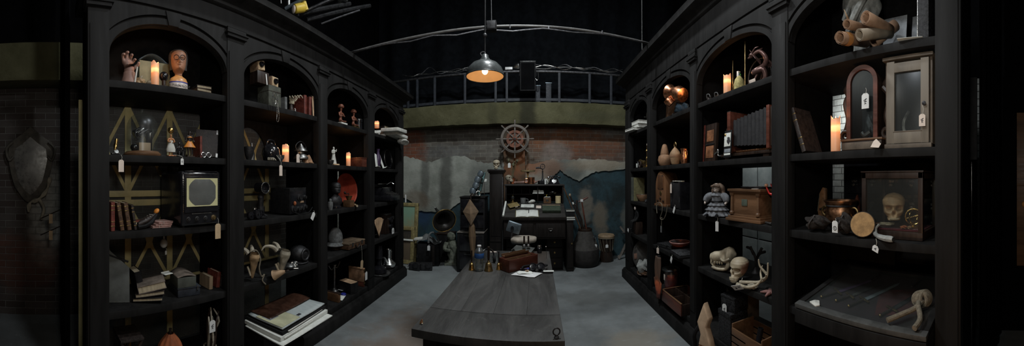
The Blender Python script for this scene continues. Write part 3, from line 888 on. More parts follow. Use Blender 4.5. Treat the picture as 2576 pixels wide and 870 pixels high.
for zc,hh in rows_:
 ncol=6
 for i in range(ncol):
  x=-CW/2+(i+.5)*CW/ncol
  dr=bx('drawer','black_gloss',o,(x,-.006,zc),(CW/ncol-.008,.02,hh-.012))
  q=MB();q.lathe([(.019,0),(.019,.012),(.014,.02),(0,.022)],16,(0,-.012,-.012),(90,0,0),(1,.75));q.box((0,-.014,.016),(.036,.006,.016))
  q.build('cup_pull','silver',dr,loc=(x,-.006,zc))if False else None
  pu=q.build('cup_pull','silver',dr)
  pu.location=(x,-.008,zc)
p,rz,W,H=S('L',300,350,133,4,.14)
o=T('plaster_hand','pinkish plaster hand raised beside the white box on top left shelf','sculpture',p,rz)
lt('wrist_base','pink_plaster',o,[(.055,0),(.06,.03),(.045,.07),(.04,.10),(.0,.11)],20)
palm=[(0,0,.08),(-.004,0,.12),(-.012,-.004,.16)]
skin('hand','pink_plaster',o,palm+[(-.045,-.01,.175),(-.055,-.03,.205),(-.045,-.05,.20),(-.02,-.012,.19),(-.026,-.03,.222),(-.02,-.05,.215),(.005,-.01,.185),(.006,-.03,.21),(.008,-.048,.20),(.022,-.006,.165),(.03,-.028,.185),(.035,-.04,.175),(.03,0,.13),(.055,-.015,.15),(.06,-.03,.17)],[(0,1),(1,2),(2,3),(3,4),(4,5),(2,6),(6,7),(7,8),(2,9),(9,10),(10,11),(2,12),(12,13),(13,14),(1,15),(15,16),(16,17)],[.034,.036,.03,.012,.011,.009,.013,.012,.009,.013,.011,.009,.011,.01,.008,.014,.012,.01],2)
tb('glass_shard','plaster_white',o,[(.02,-.06,.02),(.035,-.065,.12)],.006)
p,rz,W,H=S('L',333,428,150,4,.34,D=.16)
o=T('storage_box','pale green box with a blue lid at the back of top left shelf','box',p,rz)
bx('body',mat('mask_pale',(.22,.24,.17),.8,0,.2,10,.1).name,o,(0,0,H*.42),(W,.16,H*.84),bev=.006)
MB().grid(lambda u,v:((u-.5)*W*1.02,(v-.5)*.17,H*(.84+.20*sin(pi*min(1,u*1.15))*(.9))),20,5).build('cloth_lid','blue_cloth',o,solid=.006)
p,rz,W,H=S('L',347,380,165,4,.10)
for dx,sz,sd,m_,lab in((-.02,.030,4,'aged_bone','brown shell fragment lying left of the candle on top left shelf'),(.025,.026,9,'bone','pale barnacled lump tucked against the candle on top left shelf')):
 q=T('shell',lab,'shell',p+Vector((0,dx*1.6,0)),rz)
 rock((sz,sz*.9,sz*.8),sd,amp=.35).build('lump',m_,q,smooth=60)
 tb('spike','bone',q,[(0,0,sz*1.3),(.006,-.01,sz*1.9),(.014,-.012,sz*2.2)],[.008,.007,.003])
candle('lit cream pillar candle left of the bust on top left shelf','L',380,400,155,4,.07)
p,rz,W,H=S('L',400,424,168,4,.10)
o=T('knob_finial','glossy black ball finial on a brown post beside the candle','ornament',p,rz)
lt('post','dark_wood',o,[(.03,0),(.03,.02),(.014,.03),(.014,.06),(.02,.065)],20);sp('ball','black_gloss',o,(0,0,.09),.032)
p,rz,W,H=S('L',424,474,124,4,.12)
o=T('phrenology_bust','porcelain phrenology bust with dark hair and lettered base','bust',p,rz)
hh=H*.60
hb=ring_head(HEAD_ROWS,HEAD_BUMPS,hh,56,60)
hb.build('head','flesh',o,loc=(0,0,H*.38),rot=(0,0,radians(-22)),smooth=60).scale=(.82,.9,1)
hr=ring_head([(z,max(a,.33)*1.22 if z<.9 else a*1.2,f*(1.08 if z>.8 else .30),max(b_,.4)*1.15 if z<.9 else b_*1.15)for z,a,f,b_ in HEAD_ROWS if z>=.18],[],hh,48,30)
hr.build('hair','hair_dark',o,loc=(0,.004,H*.39),rot=(0,0,radians(-22)),smooth=60).scale=(.84,.92,1)
lt('shoulders',mat('orange_and_candlelit',(.62,.30,.10),.35,0,.15,8,0).name,o,[(W*.5,H*.20),(W*.49,H*.24),(W*.42,H*.31),(W*.24,H*.36),(.024,H*.40),(.024,H*.44)],28,sq=(1,.6))  # candle light on the shoulders is put into this orange
bs=MB();bs.lathe([(W*.49,0),(W*.5,.004),(W*.5,H*.21),(W*.48,H*.22)],32,sq=(1,.62))
bs.build('base','porcelain',o)
lt('blue_band','blue_ink',o,[(W*.502,H*.19),(W*.506,H*.20),(W*.502,H*.215)],32,sq=(1,.62))
gl=MB()
for sx in(-1,1):
 gl.torus(.017,.0022,(sx*.021,-hh*.47,H*.38+hh*.53),(90,0,0),20,6)
gl.tube([(-.005,-hh*.49,H*.38+hh*.54),(.005,-hh*.49,H*.38+hh*.54)],.0018,6)
gl.build('spectacles','black_gloss',o,rot=(0,0,radians(-22)))
text_mesh('lettering','PHRENOLOGY',W*.15,'ink',o,(0,-W*.315,H*.09))
p,rz,W,H=S('L',480,530,176,4,.22)
for k in range(4):
 flat_book(['dark brown book at the bottom of the stack beside the bust','second dark book up in the stack beside the bust','third dark book up in the stack beside the bust','topmost dark book of the stack beside the bust'][k],p+Vector((0,.006*(k%2),.0248*k)),rz+.06*(k%3-1),.15-.006*k,.11,.024,['dark_leather','black_matte','brown_leather','dark_leather'][k],'dark books beside the bust')
p,rz,W,H=S('L',279,301,350,3,.06)
o=T('brass_microscope','small brass microscope with paper tag at far left of second shelf','microscope',p,rz)
MB().box((0,0,.006),(.05,.04,.012)).box((0,.014,.03),(.012,.012,.05)).build('foot','black_gloss',o,bev=.003)
MB().tube([(-.004,-.004,.03),(.006,.002,H*.7),(.010,.004,H)],[.008,.010,.012],14).build('tube','brass',o)
MB().sph((.002,.002,.052),.013).torus(.012,.003,(0,.018,.06),(0,90,0)).build('focus_knob','brass',o)
lt('mirror','silver',o,[(.013,0),(.014,.004),(0,.005)],18,(.004,-.012,.02),(60,0,0))
tag(o,(.02,-.062,-.004),.03,.034,.075,'tag_cream')
p,rz,W,H=S('L',311,404,262,3,.17)
o=T('bell_jar','glass bell jar on a wooden base covering a black instrument','bell jar',p,rz)
lt('wooden_base','mid_wood',o,[(W*.5,0),(W*.52,.008),(W*.52,.018),(W*.47,.026),(W*.45,.034)],40)
R0=W*.42
dome=open_lathe([(R0,.034),(R0,H*.55)]+[(R0*cos(t*pi/20),H*.55+R0*.95*sin(t*pi/20))for t in range(1,11)],44)
dome.build('glass_dome','old_glass',o,smooth=60)
sp('glass_knob','old_glass',o,(0,0,H*.55+R0*.95+.012),.014)
p2=p
o=T('steam_engine_model','black model engine on a wooden block inside the bell jar','model',p+Vector((0,0,.036)),rz)
bx('plinth','pale_wood',o,(.01,0,.03),(.085,.06,.06));bx('frame','black_gloss',o,(.055,.01,.07),(.035,.04,.13),bev=.005)
lt('cylinder','black_gloss',o,[(.026,-.045),(.03,-.04),(.03,.03),(.02,.045)],24,(-.022,-.005,.135),(0,60,0))
MB().torus(.036,.004,(-.03,-.03,.115),(90,0,20)).torus(.01,.003,(-.03,-.03,.115),(90,0,20)).box((-.03,-.03,.115),(.07,.003,.004),(0,30,0)).box((-.03,-.03,.115),(.07,.003,.004),(0,120,0)).build('flywheel','dark_iron',o)
tb('connecting_rod','iron',o,[(-.03,-.034,.115),(.03,-.034,.15),(.055,-.02,.14)],.004)
sp('boiler','black_gloss',o,(-.055,0,.028),(.03,.026,.026))
p,rz,W,H=S('L',418,441,322,3,.07)
o=T('juggler_figurine','pale trousered figurine balancing a golden ball on its head','figurine',p,rz)
figure(o,H*.80,mat('copper_skin',(.38,.17,.07),.4,.2,.3,10,.1).name,dict(lha=(-.03,-.13,.62),lel=(-.17,-.06,.64),rha=(.03,-.14,.60),rel=(.17,-.06,.64)))
sp('golden_ball','brass',o,(0,0,H*.80+.022),.022)
MB().lathe([(H*.16,.0),(H*.17,H*.10),(H*.13,H*.22),(H*.085,H*.33),(H*.075,H*.40)],20,(0,-.002,.03),None,(1,.75)).build('trousers','plaster_white',o,smooth=60)
bx('base','copper',o,(0,-.005,.004),(W*.9,.05,.008))
tb('tag_string','string',o,spline([(.012,-.03,.01),(.03,-.05,.006),(.045,-.078,-.004)],4),.0012,5)
tag(o,(.045,-.078,-.004),.012,.022,.042,'tag_white',True)
p,rz,W,H=S('L',439,462,350,3,.09)
o=T('black_figurine','black glossy seated figurine between the two taller figurines','figurine',p,rz)
figure(o,H*1.15,'black_gloss',dict(pel=(0,.02,.12),waist=(0,.02,.25),chest=(0,.01,.42),neck=(0,0,.55),head=(0,-.02,.64),top=(0,-.01,.72),lsh=(-.12,0,.47),rsh=(.12,0,.47),lel=(-.18,-.06,.34),rel=(.18,-.06,.34),lha=(-.1,-.2,.28),rha=(.1,-.2,.28),lhi=(-.07,0,.1),rhi=(.07,0,.1),lkn=(-.1,-.2,.26),rkn=(.1,-.2,.26),lan=(-.1,-.22,.05),ran=(.1,-.22,.05),lft=(-.1,-.29,.03),rft=(.1,-.29,.03)))
bx('base','black_gloss',o,(0,-.01,.004),(.05,.07,.008))
p,rz,W,H=S('L',466,488,328,3,.07)
o=T('dancer_figurine','figurine of a dancer in a flared orange skirt','figurine',p,rz)
figure(o,H,'dark_wood',dict(lha=(-.2,-.03,.56),rha=(.2,-.03,.56)))
lt('skirt','orange_paint',o,[(H*.25,H*.36),(H*.16,H*.48),(H*.075,H*.6),(H*.07,H*.62)],20,sq=(1,.6));lt('collar','orange_paint',o,[(H*.12,H*.72),(H*.08,H*.78),(H*.05,H*.81)],18,sq=(1,.6))
bx('base','dark_wood',o,(0,0,.004),(.06,.05,.008))
p,rz,W,H=S('L',488,506,345,3,.12)
book('red-brown book standing upright beside the dancer figurine',p,(0,0,rz),.018,.10,H,'red_leather')
p,rz,W,H=S('L',505,572,332,3,.16)
o=T('leather_album','large worn brown leather album leaning at right end of second shelf','album',p+Vector((0,-.03,.006)),rot=(radians(-14),radians(4),rz-.5))
MB().b2(-W*.42,W*.42,-.006,0,0,H*1.02).b2(-W*.42,W*.42,.03,.036,0,H*1.02).b2(-W*.42,-W*.41,0,.03,0,H*1.02).build('cover','dark_leather',o,bev=.002)
MB().b2(-W*.40,W*.40,0,.03,.005,H).build('page_block','pages',o)
MB().b2(W*.36,W*.43,-.009,.038,H*.86,H*1.03).build('corner_mount','pewter',o);MB().b2(W*.36,W*.43,-.009,.038,-.002,H*.14).build('corner_mount','pewter',o)
p,rz,W,H=S('L',508,530,385,3,.04)
o=T('wire_spectacles','wire rimmed spectacles lying in front of the leather album','spectacles',p+Vector((0,0,.002)),rz)
MB().torus(.018,.002,(-.022,0,.018),(75,0,0)).torus(.018,.002,(.022,0,.018),(75,0,0)).build('rims','silver',o)
for sx in(-1,1):tb('temple','silver',o,[(sx*.04,.003,.02),(sx*.045,.05,.006),(sx*.04,.08,.002)],.0015)
xs=[(278,0,'red_leather',.026,505),(297,11,'brown_leather',.026,506),(310,11,'brown_leather',.028,507),(321,11,'dark_leather',.016,512)]
labs=['red-brown book upright at far left of the third shelf','brown book leaning against the first on third shelf','third leaning brown book on the third shelf','thin dark book leaning outermost on the third shelf']
for k,(u,tl,m_,t_,vt)in enumerate(xs):
 p,rz,W,H=S('L',u-4,u+4,vt,2,.10)
 book(labs[k],p+Vector((0,.012*k,.0)),(0,radians(-tl*.8),rz),t_,.12,H*.97,m_,'leaning books on the third shelf',band='dull_brass')
p,rz,W,H=S('L',322,352,545,2,.22)
flat_book('red book lying behind the leather shoe on third shelf',p,rz,.13,.10,.035,'red_leather')
p,rz,W,H=S('L',372,426,560,2,.12)
for k in range(3):
 q=T('paper_stack',['pink paper bundle at the bottom beside the television','middle pink paper bundle beside the television','top pink paper bundle beside the television'][k],'papers',p+Vector((0,.01*k,.0132*k)),rz+.08*k,'paper bundles beside the television')
 bb=MB()
 for j in range(4):bb.box((.002*(j%2),.003*(j%3),.0016+.0032*j),(W*.9-.01*k,.12,.0026),(0,0,(j*37%5)-2))
 bb.build('sheets',mat('pink_paper',(.40,.24,.21),.8,0,.2,20,.1).name,q)
 tb('binding_cord','string',q,[(-.02,-.062,0),(-.02,-.063,.0135),(-.02,.062,.0135)],.0012)
p,rz,W,H=S('L',340,396,533,2,.07)
o=T('leather_shoe','old dark leather shoe tipped up with an orange toe','shoe',p+Vector((0,0,.005)),rz+.3)
sk=MB()
sk.grid(lambda u,v:(-.07+.15*v,(.028*(1-.35*abs(v-.45)))*cos(2*pi*u)*(.35+.65*sin(pi*min(1,.08+v*.92))),.012+.07*v*v+(.034*(1-.3*v))*(.35+.65*sin(pi*min(1,.08+v*.92)))*(1+sin(2*pi*u))*.7),20,18,True)
sk.build('upper','dark_leather',o,smooth=60)
tb('sole','black_matte',o,[(-.075,0,.008),(-.02,0,.012),(.04,0,.032),(.088,0,.078)],[.018,.02,.022,.012])
sp('toe_cap','orange_paint',o,(.088,0,.10),(.022,.02,.014),(0,-40,0))
for k in range(4):tb('lace','string',o,[(-.02+.02*k,-.02,.055+.008*k),(-.018+.02*k,.02,.055+.008*k)],.002)
p,rz,W,H=S('L',432,556,438,2,.22)
p=world('L',(s_of('L',470,0.02)+s_of('L',557,.02))/2-.02,.19,ZL[2]+.002)
TW,TH,TD=.31,.372,.36
p=world('L',1.105,.165,ZL[2]+.002)
o=T('television_set','black bakelite vintage television with round-cornered screen','television',p,rz-.02)
bx('cabinet','black_gloss',o,(0,.0,TH/2+.008),(TW,TD,TH),bev=.022,smooth=60)
bx('front_bezel','black_gloss',o,(0,-TD/2-.004,TH*.60),(TW*.86,.012,TH*.66),bev=.006)
m_=MB()
Wm,Hm=TW*.365,TH*.245
circ=[(Wm*1.0*max(-1,min(1,1.18*cos(2*pi*j/60))),Hm*max(-1,min(1,1.10*sin(2*pi*j/60)))*.97)for j in range(60)]
ring=MB()
ring.prism([(-Wm*1.08,-Hm*1.05),(Wm*1.08,-Hm*1.05),(Wm*1.08,Hm*1.05),(-Wm*1.08,Hm*1.05)],0,.004)
ring.build('screen_mask','cream_mask',o,loc=(0,-TD/2-.0145,TH*.635))
sc_=MB()
sc_.grid(lambda u,v:(Wm*max(-.93,min(.93,1.02*cos(2*pi*u)))*v,-.012*(1-v*v),Hm*max(-.97,min(.97,1.12*sin(2*pi*u)))*v),60,10,True)
sc_.build('picture_tube','screen_grey',o,loc=(0,-TD/2-.0150,TH*.635),smooth=60)
for k in range(4):
 kx=-TW*.33+k*TW*.215
 kb=lt('control_knob','dark_iron' if k<3 else 'dull_brass',o,[(.0165 if k<3 else .02,0),(.0165 if k<3 else .02,.004),(.011,.006),(.011,.016),(.0,.018)],22,(kx,-TD/2+.002,TH*.15),(90,0,0))
 MB().torus(.0135,.0016,(kx,-TD/2-.004,TH*.15),(90,0,0)).build('bright_ring','pewter',kb)
MB().box((0,-TD/2-.003,TH*.245),(TW*.5,.004,.006)).build('trim_strip','pewter',o)
MB().b2(-TW*.42,TW*.42,-TD/2-.001,-TD/2+.03,TH+.002,TH+.0095).build('top_highlight_strip','black_gloss',o,bev=.003)
for sx in(-1,1):
 lv=MB()
 for k in range(16):lv.box((sx*(TW/2-.016),-TD/2-.001,TH*.32+k*.0135),(.014,.004,.005))
 lv.build('side_louvres','black_matte',o)
tag(o,(TW*.36,-TD/2-.03,TH*.15),.04,.045,.105,'tag_tan')
for sx in(-1,1):
 for sy in(-1,1):lt('foot','black_matte',o,[(.014,0),(.012,.01)],12,(sx*TW*.4,sy*TD*.4,0))
p,rz,W,H=S('L',276,326,640,1,.14)
o=T('slate_tablet','large grey slate tablet leaning at the left end of fourth shelf','panel',p,rot=(radians(-6),0,rz-.25))
MB().prism([(-W*.55,0),(W*.5,0),(W*.5,H*.70),(-W*.55,H*1.08)],-.008,.008).build('slab',mat('slate',(.075,.08,.075),.8,0,.3,8,.3).name,o,bev=.003)
bx('edge_strip','black_matte',o,(-.01,0,H*.9),(W*1.12,.02,.012),(0,20,0))
p,rz,W,H=S('L',330,418,690,1,.13)
tl=['bottom thin dark book of the tilted stack on fourth shelf','pale edged book second in the tilted stack on fourth shelf','large worn tan book on top of the tilted stack on fourth shelf']
for k in range(3):
 flat_book(tl[k],p+Vector((.0,.012*k,.012+.032*k)),rz-.45+.07*k,.20-.005*k,.15,[.022,.026,.05][k],['black_matte','dark_leather',mat('worn_tan',(.13,.105,.085),.8,0,.4,12,.4).name][k],'tilted books on the fourth shelf','pages',(0,-4-4*k))
p,rz,W,H=S('L',328,372,668,1,.24)
book('dark upright ledger behind the tilted books',p,(0,radians(-12),rz),.05,.14,H*.9,'black_matte')
p,rz,W,H=S('L',421,507,712,1,.16,D=.2)
o=T('lidded_crate','dark blue-black lidded crate on the fourth shelf','crate',p,rz-.12)
bx('body',mat('blue_black',(.022,.026,.034),.5,0,.3,10,.2).name,o,(0,0,H*.45),(W*.95,.2,H*.9),bev=.004);bx('lid','blue_black',o,(0,0,H*.95),(W,.21,H*.10),bev=.003)
bx('clasp','pewter',o,(W*.36,-.106,H*.86),(.012,.006,.03))
zt=H*1.0
p2,_,W2,H2=S('L',426,495,678,1,.14,zoff=zt+.002,D=.16)
o=T('grey_box','grey-green box with a pale lid stacked on the crate','box',p2,rz-.1)
bx('body',mat('grey_green',(.055,.06,.05),.75,0,.3,10,.2).name,o,(0,0,.035),(W2,.16,.07),bev=.003)
MB().grid(lambda u,v:((u-.5)*W2*1.0,(v-.5)*.16,.072+.028*sin(pi*u)*(.4+.6*v)),16,5).build('draped_paper','worn_tan',o,solid=.003)
p,rz,W,H=S('L',403,427,673,1,.30)
o=T('note_card','white note card lying on the crate behind the grey box','card',p2+Vector((-.03,-.11,.078)),rz+.2)
bx('card','paper',o,(0,0,.003),(.07,.05,.004));bx('fold','paper',o,(0,.026,.006),(.07,.003,.01))
for k,(u,m_,vt)in enumerate(((503,'white_pages',684),(518,'pale_wood',690),(535,'red_leather',680),(547,'dark_leather',688))):
 p,rz,W,H=S('L',u-6,u+6,vt,1,.17)
 if k==0:continue
 book(['','tan spined book beside the grey box','worn red-brown book leaning at the end of fourth shelf','dark narrow book at the right end of fourth shelf'][k],p,(0,radians([0,2,8,10][k]),rz),.032,.14,H,m_,'upright books right of the crate')
p=world('L',s_of('L',412,.34),.34,1.178-.10)
o=T('light_bulb','white frosted bulb hanging under the third shelf before the lattice','bulb',p+Vector((0,0,-.02)),RZL)
sp('globe',mat('white_glass',(.6,.62,.6),.25,0,.05,5,0).name,o,(0,0,0),(.03,.03,.036));lt('cap','pewter',o,[(.013,0),(.013,.03),(0,.032)],14,(0,0,.034));tb('flex','black_matte',o,[(0,0,.06),(0,0,.12)],.003)
tag(o,(.012,-.01,-.036),.02,.014,.03,'tag_white')
p,rz,W,H=S('L',395,462,838,0,.12)
o=T('orange_lantern','dull orange ribbed paper lantern on the bottom left shelf','lantern',p,rz)
gl=MB()
gl.grid(lambda u,v:(W*.5*sin(pi*(.08+.84*v))*(1+.05*cos(10*2*pi*u))*cos(2*pi*u),W*.5*sin(pi*(.08+.84*v))*(1+.05*cos(10*2*pi*u))*sin(2*pi*u),H*v),60,16,True)
gl.build('ribbed_body','rust',o,smooth=60);lt('stem','dark_wood',o,[(.012,0),(.009,.03),(.012,.04)],10,(0,0,H*.97))
p,rz,W,H=S('L',292,352,835,0,.14)
o=T('folding_stool','dark folding stool standing on the bottom left shelf','stool',p,rz)
for sx in(-1,1):
 for sy in(-.08,.08):tb('leg','dark_wood',o,[(-sx*W*.45,sy,0),(sx*W*.45,sy,H*.92)],.011)
bx('seat','dark_leather',o,(0,0,H*.95),(W,.2,.018),bev=.006)
p,rz,W,H=S('L',508,562,776,0,.08)
o=T('dried_branches','tied bundle of pale dried branches with a white tag','branches',p,rz)
rnd=random.Random(2)
for k in range(7):
 x=rnd.uniform(-.05,.05)
 pts=[(x*.5,rnd.uniform(-.03,.03),0),(x*.9+rnd.uniform(-.02,.02),rnd.uniform(-.03,.03),H*.4),(x*1.3+rnd.uniform(-.03,.03),rnd.uniform(-.04,.04),H*.75),(x*1.7,rnd.uniform(-.04,.04),H*rnd.uniform(.85,1))]
 tb('branch','grey_bone' if k%2 else 'dark_wood',o,spline(pts,4),[.012-.0006*i for i in range(13)])
MB().torus(.045,.006,(0,0,H*.3),None,24,8).build('twine','rope',o)
tag(o,(-.02,-.06,H*.93),.03,.05,.085,'tag_white',True)
p,rz,W,H=S('L',634,694,218,4,.10,D=.14)
o=T('wooden_case','olive wooden case under the two box cameras','case',p+Vector((0,.06,0)),rz)
bx('body','mask_green',o,(.0,0,H*.5),(W,.14,H),bev=.004);bx('lid_line','dark_wood',o,(0,-.001,H*.72),(W*1.005,.142,.006));MB().torus(.016,.003,(.02,-.074,H*.45),(90,0,0),a0=180,a1=360).build('drop_handle','pewter',o)
def box_camera(lab,p,rz,w,h,m,group):
 o=T('box_camera',lab,'camera',p,rz,group)
 bx('body',m,o,(0,0,h/2),(w,.10,h),bev=.005)
 bx('front_plate','tag_tan',o,(0,-.052,h/2),(w*.9,.006,h*.9),bev=.002)
 MB().lathe([(w*.3,0),(w*.3,.006),(w*.22,.02),(w*.19,.02),(w*.19,.008),(0,.008)],28,(0,-.054,h*.52),(90,0,0)).build('lens','black_gloss',o)
 sp('viewfinder','silver',o,(w*.3,-.056,h*.85),.006);MB().torus(w*.22,.004,(0,0,h),(90,0,0),a0=0,a1=180).build('handle','dark_leather',o)
 return o
box_camera('grey box camera on the right end of the olive case',p+Vector((0,.075,H+.002)),rz+.1,.085,.085,'tan_leather','box cameras on the olive case')
q_=p+Vector((0,-.05,H+.002))
o=T('wooden_block','brown block with a white strip under the upper box camera','block',q_,rz)
bx('body','dark_wood',o,(0,0,.05),(.13,.10,.10),bev=.004);bx('white_strip','tag_white',o,(.03,-.055,.04),(.012,.005,.09),(0,-8,0))
c_=box_camera('grey box camera tilted on the brown block, highest of the two',q_+Vector((0,-.02,.105)),rz+.1,.08,.09,'tan_leather','box cameras on the olive case')
c_.rotation_euler=(0,radians(-8),rz)
p,rz,W,H=S('L',688,702,234,4,-.03,z=1.93)
tagp(tb('bead_loop','silver',None,spline([world('L',s_of('L',u,-.03),-.03,EYE+(V0-v)/F*(DL-.03)/sin(ang('L',u)))for u,v in((686,230),(694,250),(692,262),(688,255),(687,238),(698,236),(699,262),(702,290),(700,305),(696,303),(697,280),(696,258))],6),.0028),'silver bead chain looped over the front of top shelf beside the cameras','chain')
p,rz,W,H=S('L',700,716,240,4,.08)
book('narrow grey book beside the skeletal hand',p,(0,0,rz),.03,.11,H*.8,'grey_cloth')
p,rz,W,H=S('L',716,748,216,4,.10)
o=T('skeletal_hand','cream skeletal hand rising from a dark stand','sculpture',p,rz)
lt('stand','dark_wood',o,[(.05,0),(.05,.02),(.025,.035),(.018,.07),(.022,.09)],20)
for k in range(5):
 a=-.5+.26*k
 pts=[(0,0,.085),(.02*(k-2),-.02,.12),(.02*(k-2)*1.8,-.05,.13+.01*k),(.02*(k-2)*2.2,-.07,.11+.008*k)]
 tb('finger_bone','bone',o,spline(pts,3),[.008,.006,.005,.008,.005,.004,.007,.005,.004,.003])
bx('wrist_bone','bone',o,(0,-.01,.095),(.05,.03,.03),bev=.01)
text_mesh('number','3',.05,'tag_white',o,(0,-.052,0))
for k,(u,m_,pg,vt)in enumerate(((755,'red_leather','pages',243),(767,'red_leather','pages',247),(781,'dark_leather','parchment',246),(791,'pale_wood','parchment',249))):
 p,rz,W,H=S('L',u-6,u+6,vt,4,.10)
 book(['dark red book beside the skeletal hand','dark red book in the middle of the top shelf row','brown book with cream fore edge near the end of the row','cream book at the right end of the row'][k],p,(0,radians(2*k),rz+(0 if k<2 else pi)),.036,.13,H,m_,'books beside the skeletal hand',pg)
p,rz,W,H=S('L',613,640,370,3,.12)
vessel('bowl','dull dark bowl at the left end beside the black kettle','bowl',p,rz,scale_prof([(.4,0),(.45,.06),(.8,.4),(1,1),(.95,1),(.75,.45),(0,.15)],W,H),'dark_iron')
p,rz,W,H=S('L',626,641,360,3,.24)
vessel('funnel','small silver funnel behind the dark bowl','funnel',p,rz,[(W*.5,0),(W*.5,H*.4),(W*.2,H*.8),(W*.12,H)],'pewter')
p,rz,W,H=S('L',656,706,356,3,.13)
o=T('black_kettle','round black kettle with a bright highlight and a hanging tag','kettle',p,rz)
lt('body','black_gloss',o,scale_prof([(.55,0),(.8,.08),(1,.36),(.92,.6),(.6,.78),(.3,.84),(.28,.88)],W*.95,H*.9),36,smooth=60)
lt('lid','black_gloss',o,[(W*.16,H*.78),(W*.12,H*.84),(.012,H*.88),(.014,H*.94),(0,H*.97)],24)
tb('spout','black_gloss',o,spline([(-W*.4,-.02,H*.35),(-W*.55,-.04,H*.5),(-W*.62,-.05,H*.72)],4),[.022-.0015*i for i in range(9)]);tb('handle','black_gloss',o,spline([(-W*.3,0,H*.7),(-W*.2,0,H*1.02),(W*.2,0,H*1.02),(W*.35,0,H*.62)],6),.007)
tb('tag_string','string',o,spline([(-.03,-.10,.05),(-.02,-.13,.015),(-.025,-.142,.0)],4),.0015)
tag(o,(-.025,-.145,.0),.035,.036,.09,'tag_cream')
p,rz,W,H=S('L',664,690,400,3,.05)
o=T('iron_claw','small pale wire claw lying before the black kettle','claw',p,rz)
for k in range(5):tb('prong','grey_bone',o,spline([(0,0,.02),(-.03+.016*k,-.02,.025),(-.045+.023*k,-.035,.004)],4),.004)
sp('knuckle','grey_bone',o,(0,.004,.016),.012)
p,rz,W,H=S('L',693,716,391,3,.025)
vessel('small_bowl','small polished silver bowl in front of the lit candle','bowl',p,rz,scale_prof([(.5,0),(.55,.1),(.9,.5),(1,1),(.94,1),(.8,.5),(0,.2)],W,H),'silver')
candle('lit orange pillar candle on the second shelf of the second bay','L',710,727,363,3,.11)
p,rz,W,H=S('L',738,776,362,3,.12)
o=T('ceramic_insulator','dark ribbed lantern with pale caps and a paper tag','lantern',p,rz)
lt('body','pewter',o,scale_prof([(.6,0),(.62,.06),(.3,.1),(.3,.16),(1,.22),(1,.28),(.95,.32),(.5,.5),(.5,.58),(.9,.62),(.86,.66),(.4,.82),(.12,1)],W,H),36,smooth=30);tb('bail','iron',o,spline([(-W*.4,0,H*.6),(-W*.5,0,H*.9),(0,0,H*1.12),(W*.5,0,H*.9),(W*.4,0,H*.6)],5),.003)
tag(o,(-W*.55,-.03,H*.55),.02,.045,.085,'tag_cream')
p,rz,W,H=S('L',774,796,392,3,.10)
q=T('cloth_rag','crumpled brown rag at the right end beside the lantern','cloth',p,rz)
crumple(W*1.2,.12,H,3).build('rag','terracotta',q,smooth=60);crumple(W*.7,.07,H*.6,8).build('fold','terracotta',q,loc=(.0,-.03,.006),smooth=60)
p,rz,W,H=S('L',640,672,458,2,.15)
o=T('desk_telescope','round black lens mounted on a tapering pillar stand','telescope',p,rz)
lt('pillar','dark_iron',o,[(.06,0),(.06,.015),(.03,.03),(.022,.14),(.03,.17),(.022,.19)],20)
MB().lathe([(.042,-.05),(.044,-.05),(.046,.03),(.05,.05),(.044,.05),(.04,.02),(0,.02)],30,(0,-.01,H-.05),(90,0,0)).build('lens_barrel','black_gloss',o)
MB().torus(.047,.004,(0,-.06,H-.05),(90,0,0)).build('rim','silver',o)
p,rz,W,H=S('L',613,676,526,2,.06)
o=T('film_gear','jumble of black gear wheels and reels at left of third shelf','machine part',p,rz)
for k,(x,y,r_)in enumerate(((-.06,0,.03),(.0,-.01,.038),(.06,.01,.03))):
 g_=MB();g_.lathe([(r_,-.012),(r_,.012),(r_*.8,.014),(r_*.25,.014),(r_*.25,.02),(0,.02)],24,(x,y,r_),(80,0,15*k))
 for j in range(12):g_.box((x+r_*cos(j*pi/6),y-.001,r_+r_*sin(j*pi/6)),(.008,.02,.008),(0,-j*30,0))
 g_.build('gear','black_gloss',o)
MB().torus(.05,.004,(.08,.03,.012),(8,0,0)).torus(.042,.004,(.075,.03,.02),(12,5,0)).build('coiled_cable','black_matte',o)
lt('chrome_cap','silver',o,[(.02,0),(.018,.02),(0,.026)],18,(.0,.02,.066))
p,rz,W,H=S('L',678,772,472,2,.17,D=.24)
o=T('field_radio','black field radio set with dials and a white tag','radio',p,rz+.05)
bx('cabinet','black_matte',o,(0,0,H/2),(W*.92,.24,H*.95),bev=.006);bx('face_panel','black_gloss',o,(0,-.122,H*.45),(W*.86,.006,H*.82))
for k,(x,z_,r_)in enumerate(((-.28,.22,.05),(-.05,.2,.034),(.18,.2,.034),(.36,.25,.034),(.05,.62,.05),(.33,.62,.03))):
 lt('dial','dark_iron',o,[(r_*.7,0),(r_*.7,.008),(r_*.45,.012),(r_*.45,.024),(0,.026)],22,(x*W,-.125,z_*H),(90,0,0))
bx('name_plate','tan_leather',o,(.18*W,-.127,.45*H),(.06,.004,.018));bx('top_edge','pewter',o,(.03,-.118,H*.978),(W*.7,.004,.004))
sp('indicator_lamp','rust',o,(-.28*W,-.14,.42*H),(.014,.014,.02))
tb('cord','black_matte',o,spline([(-.1,-.13,.03),(-.02,-.16,.004),(.12,-.15,.006),(.2,-.14,.05)],6),.004)
tag(o,(W*.40,-.22,.03),.02,.045,.075,'tag_white',False,35)
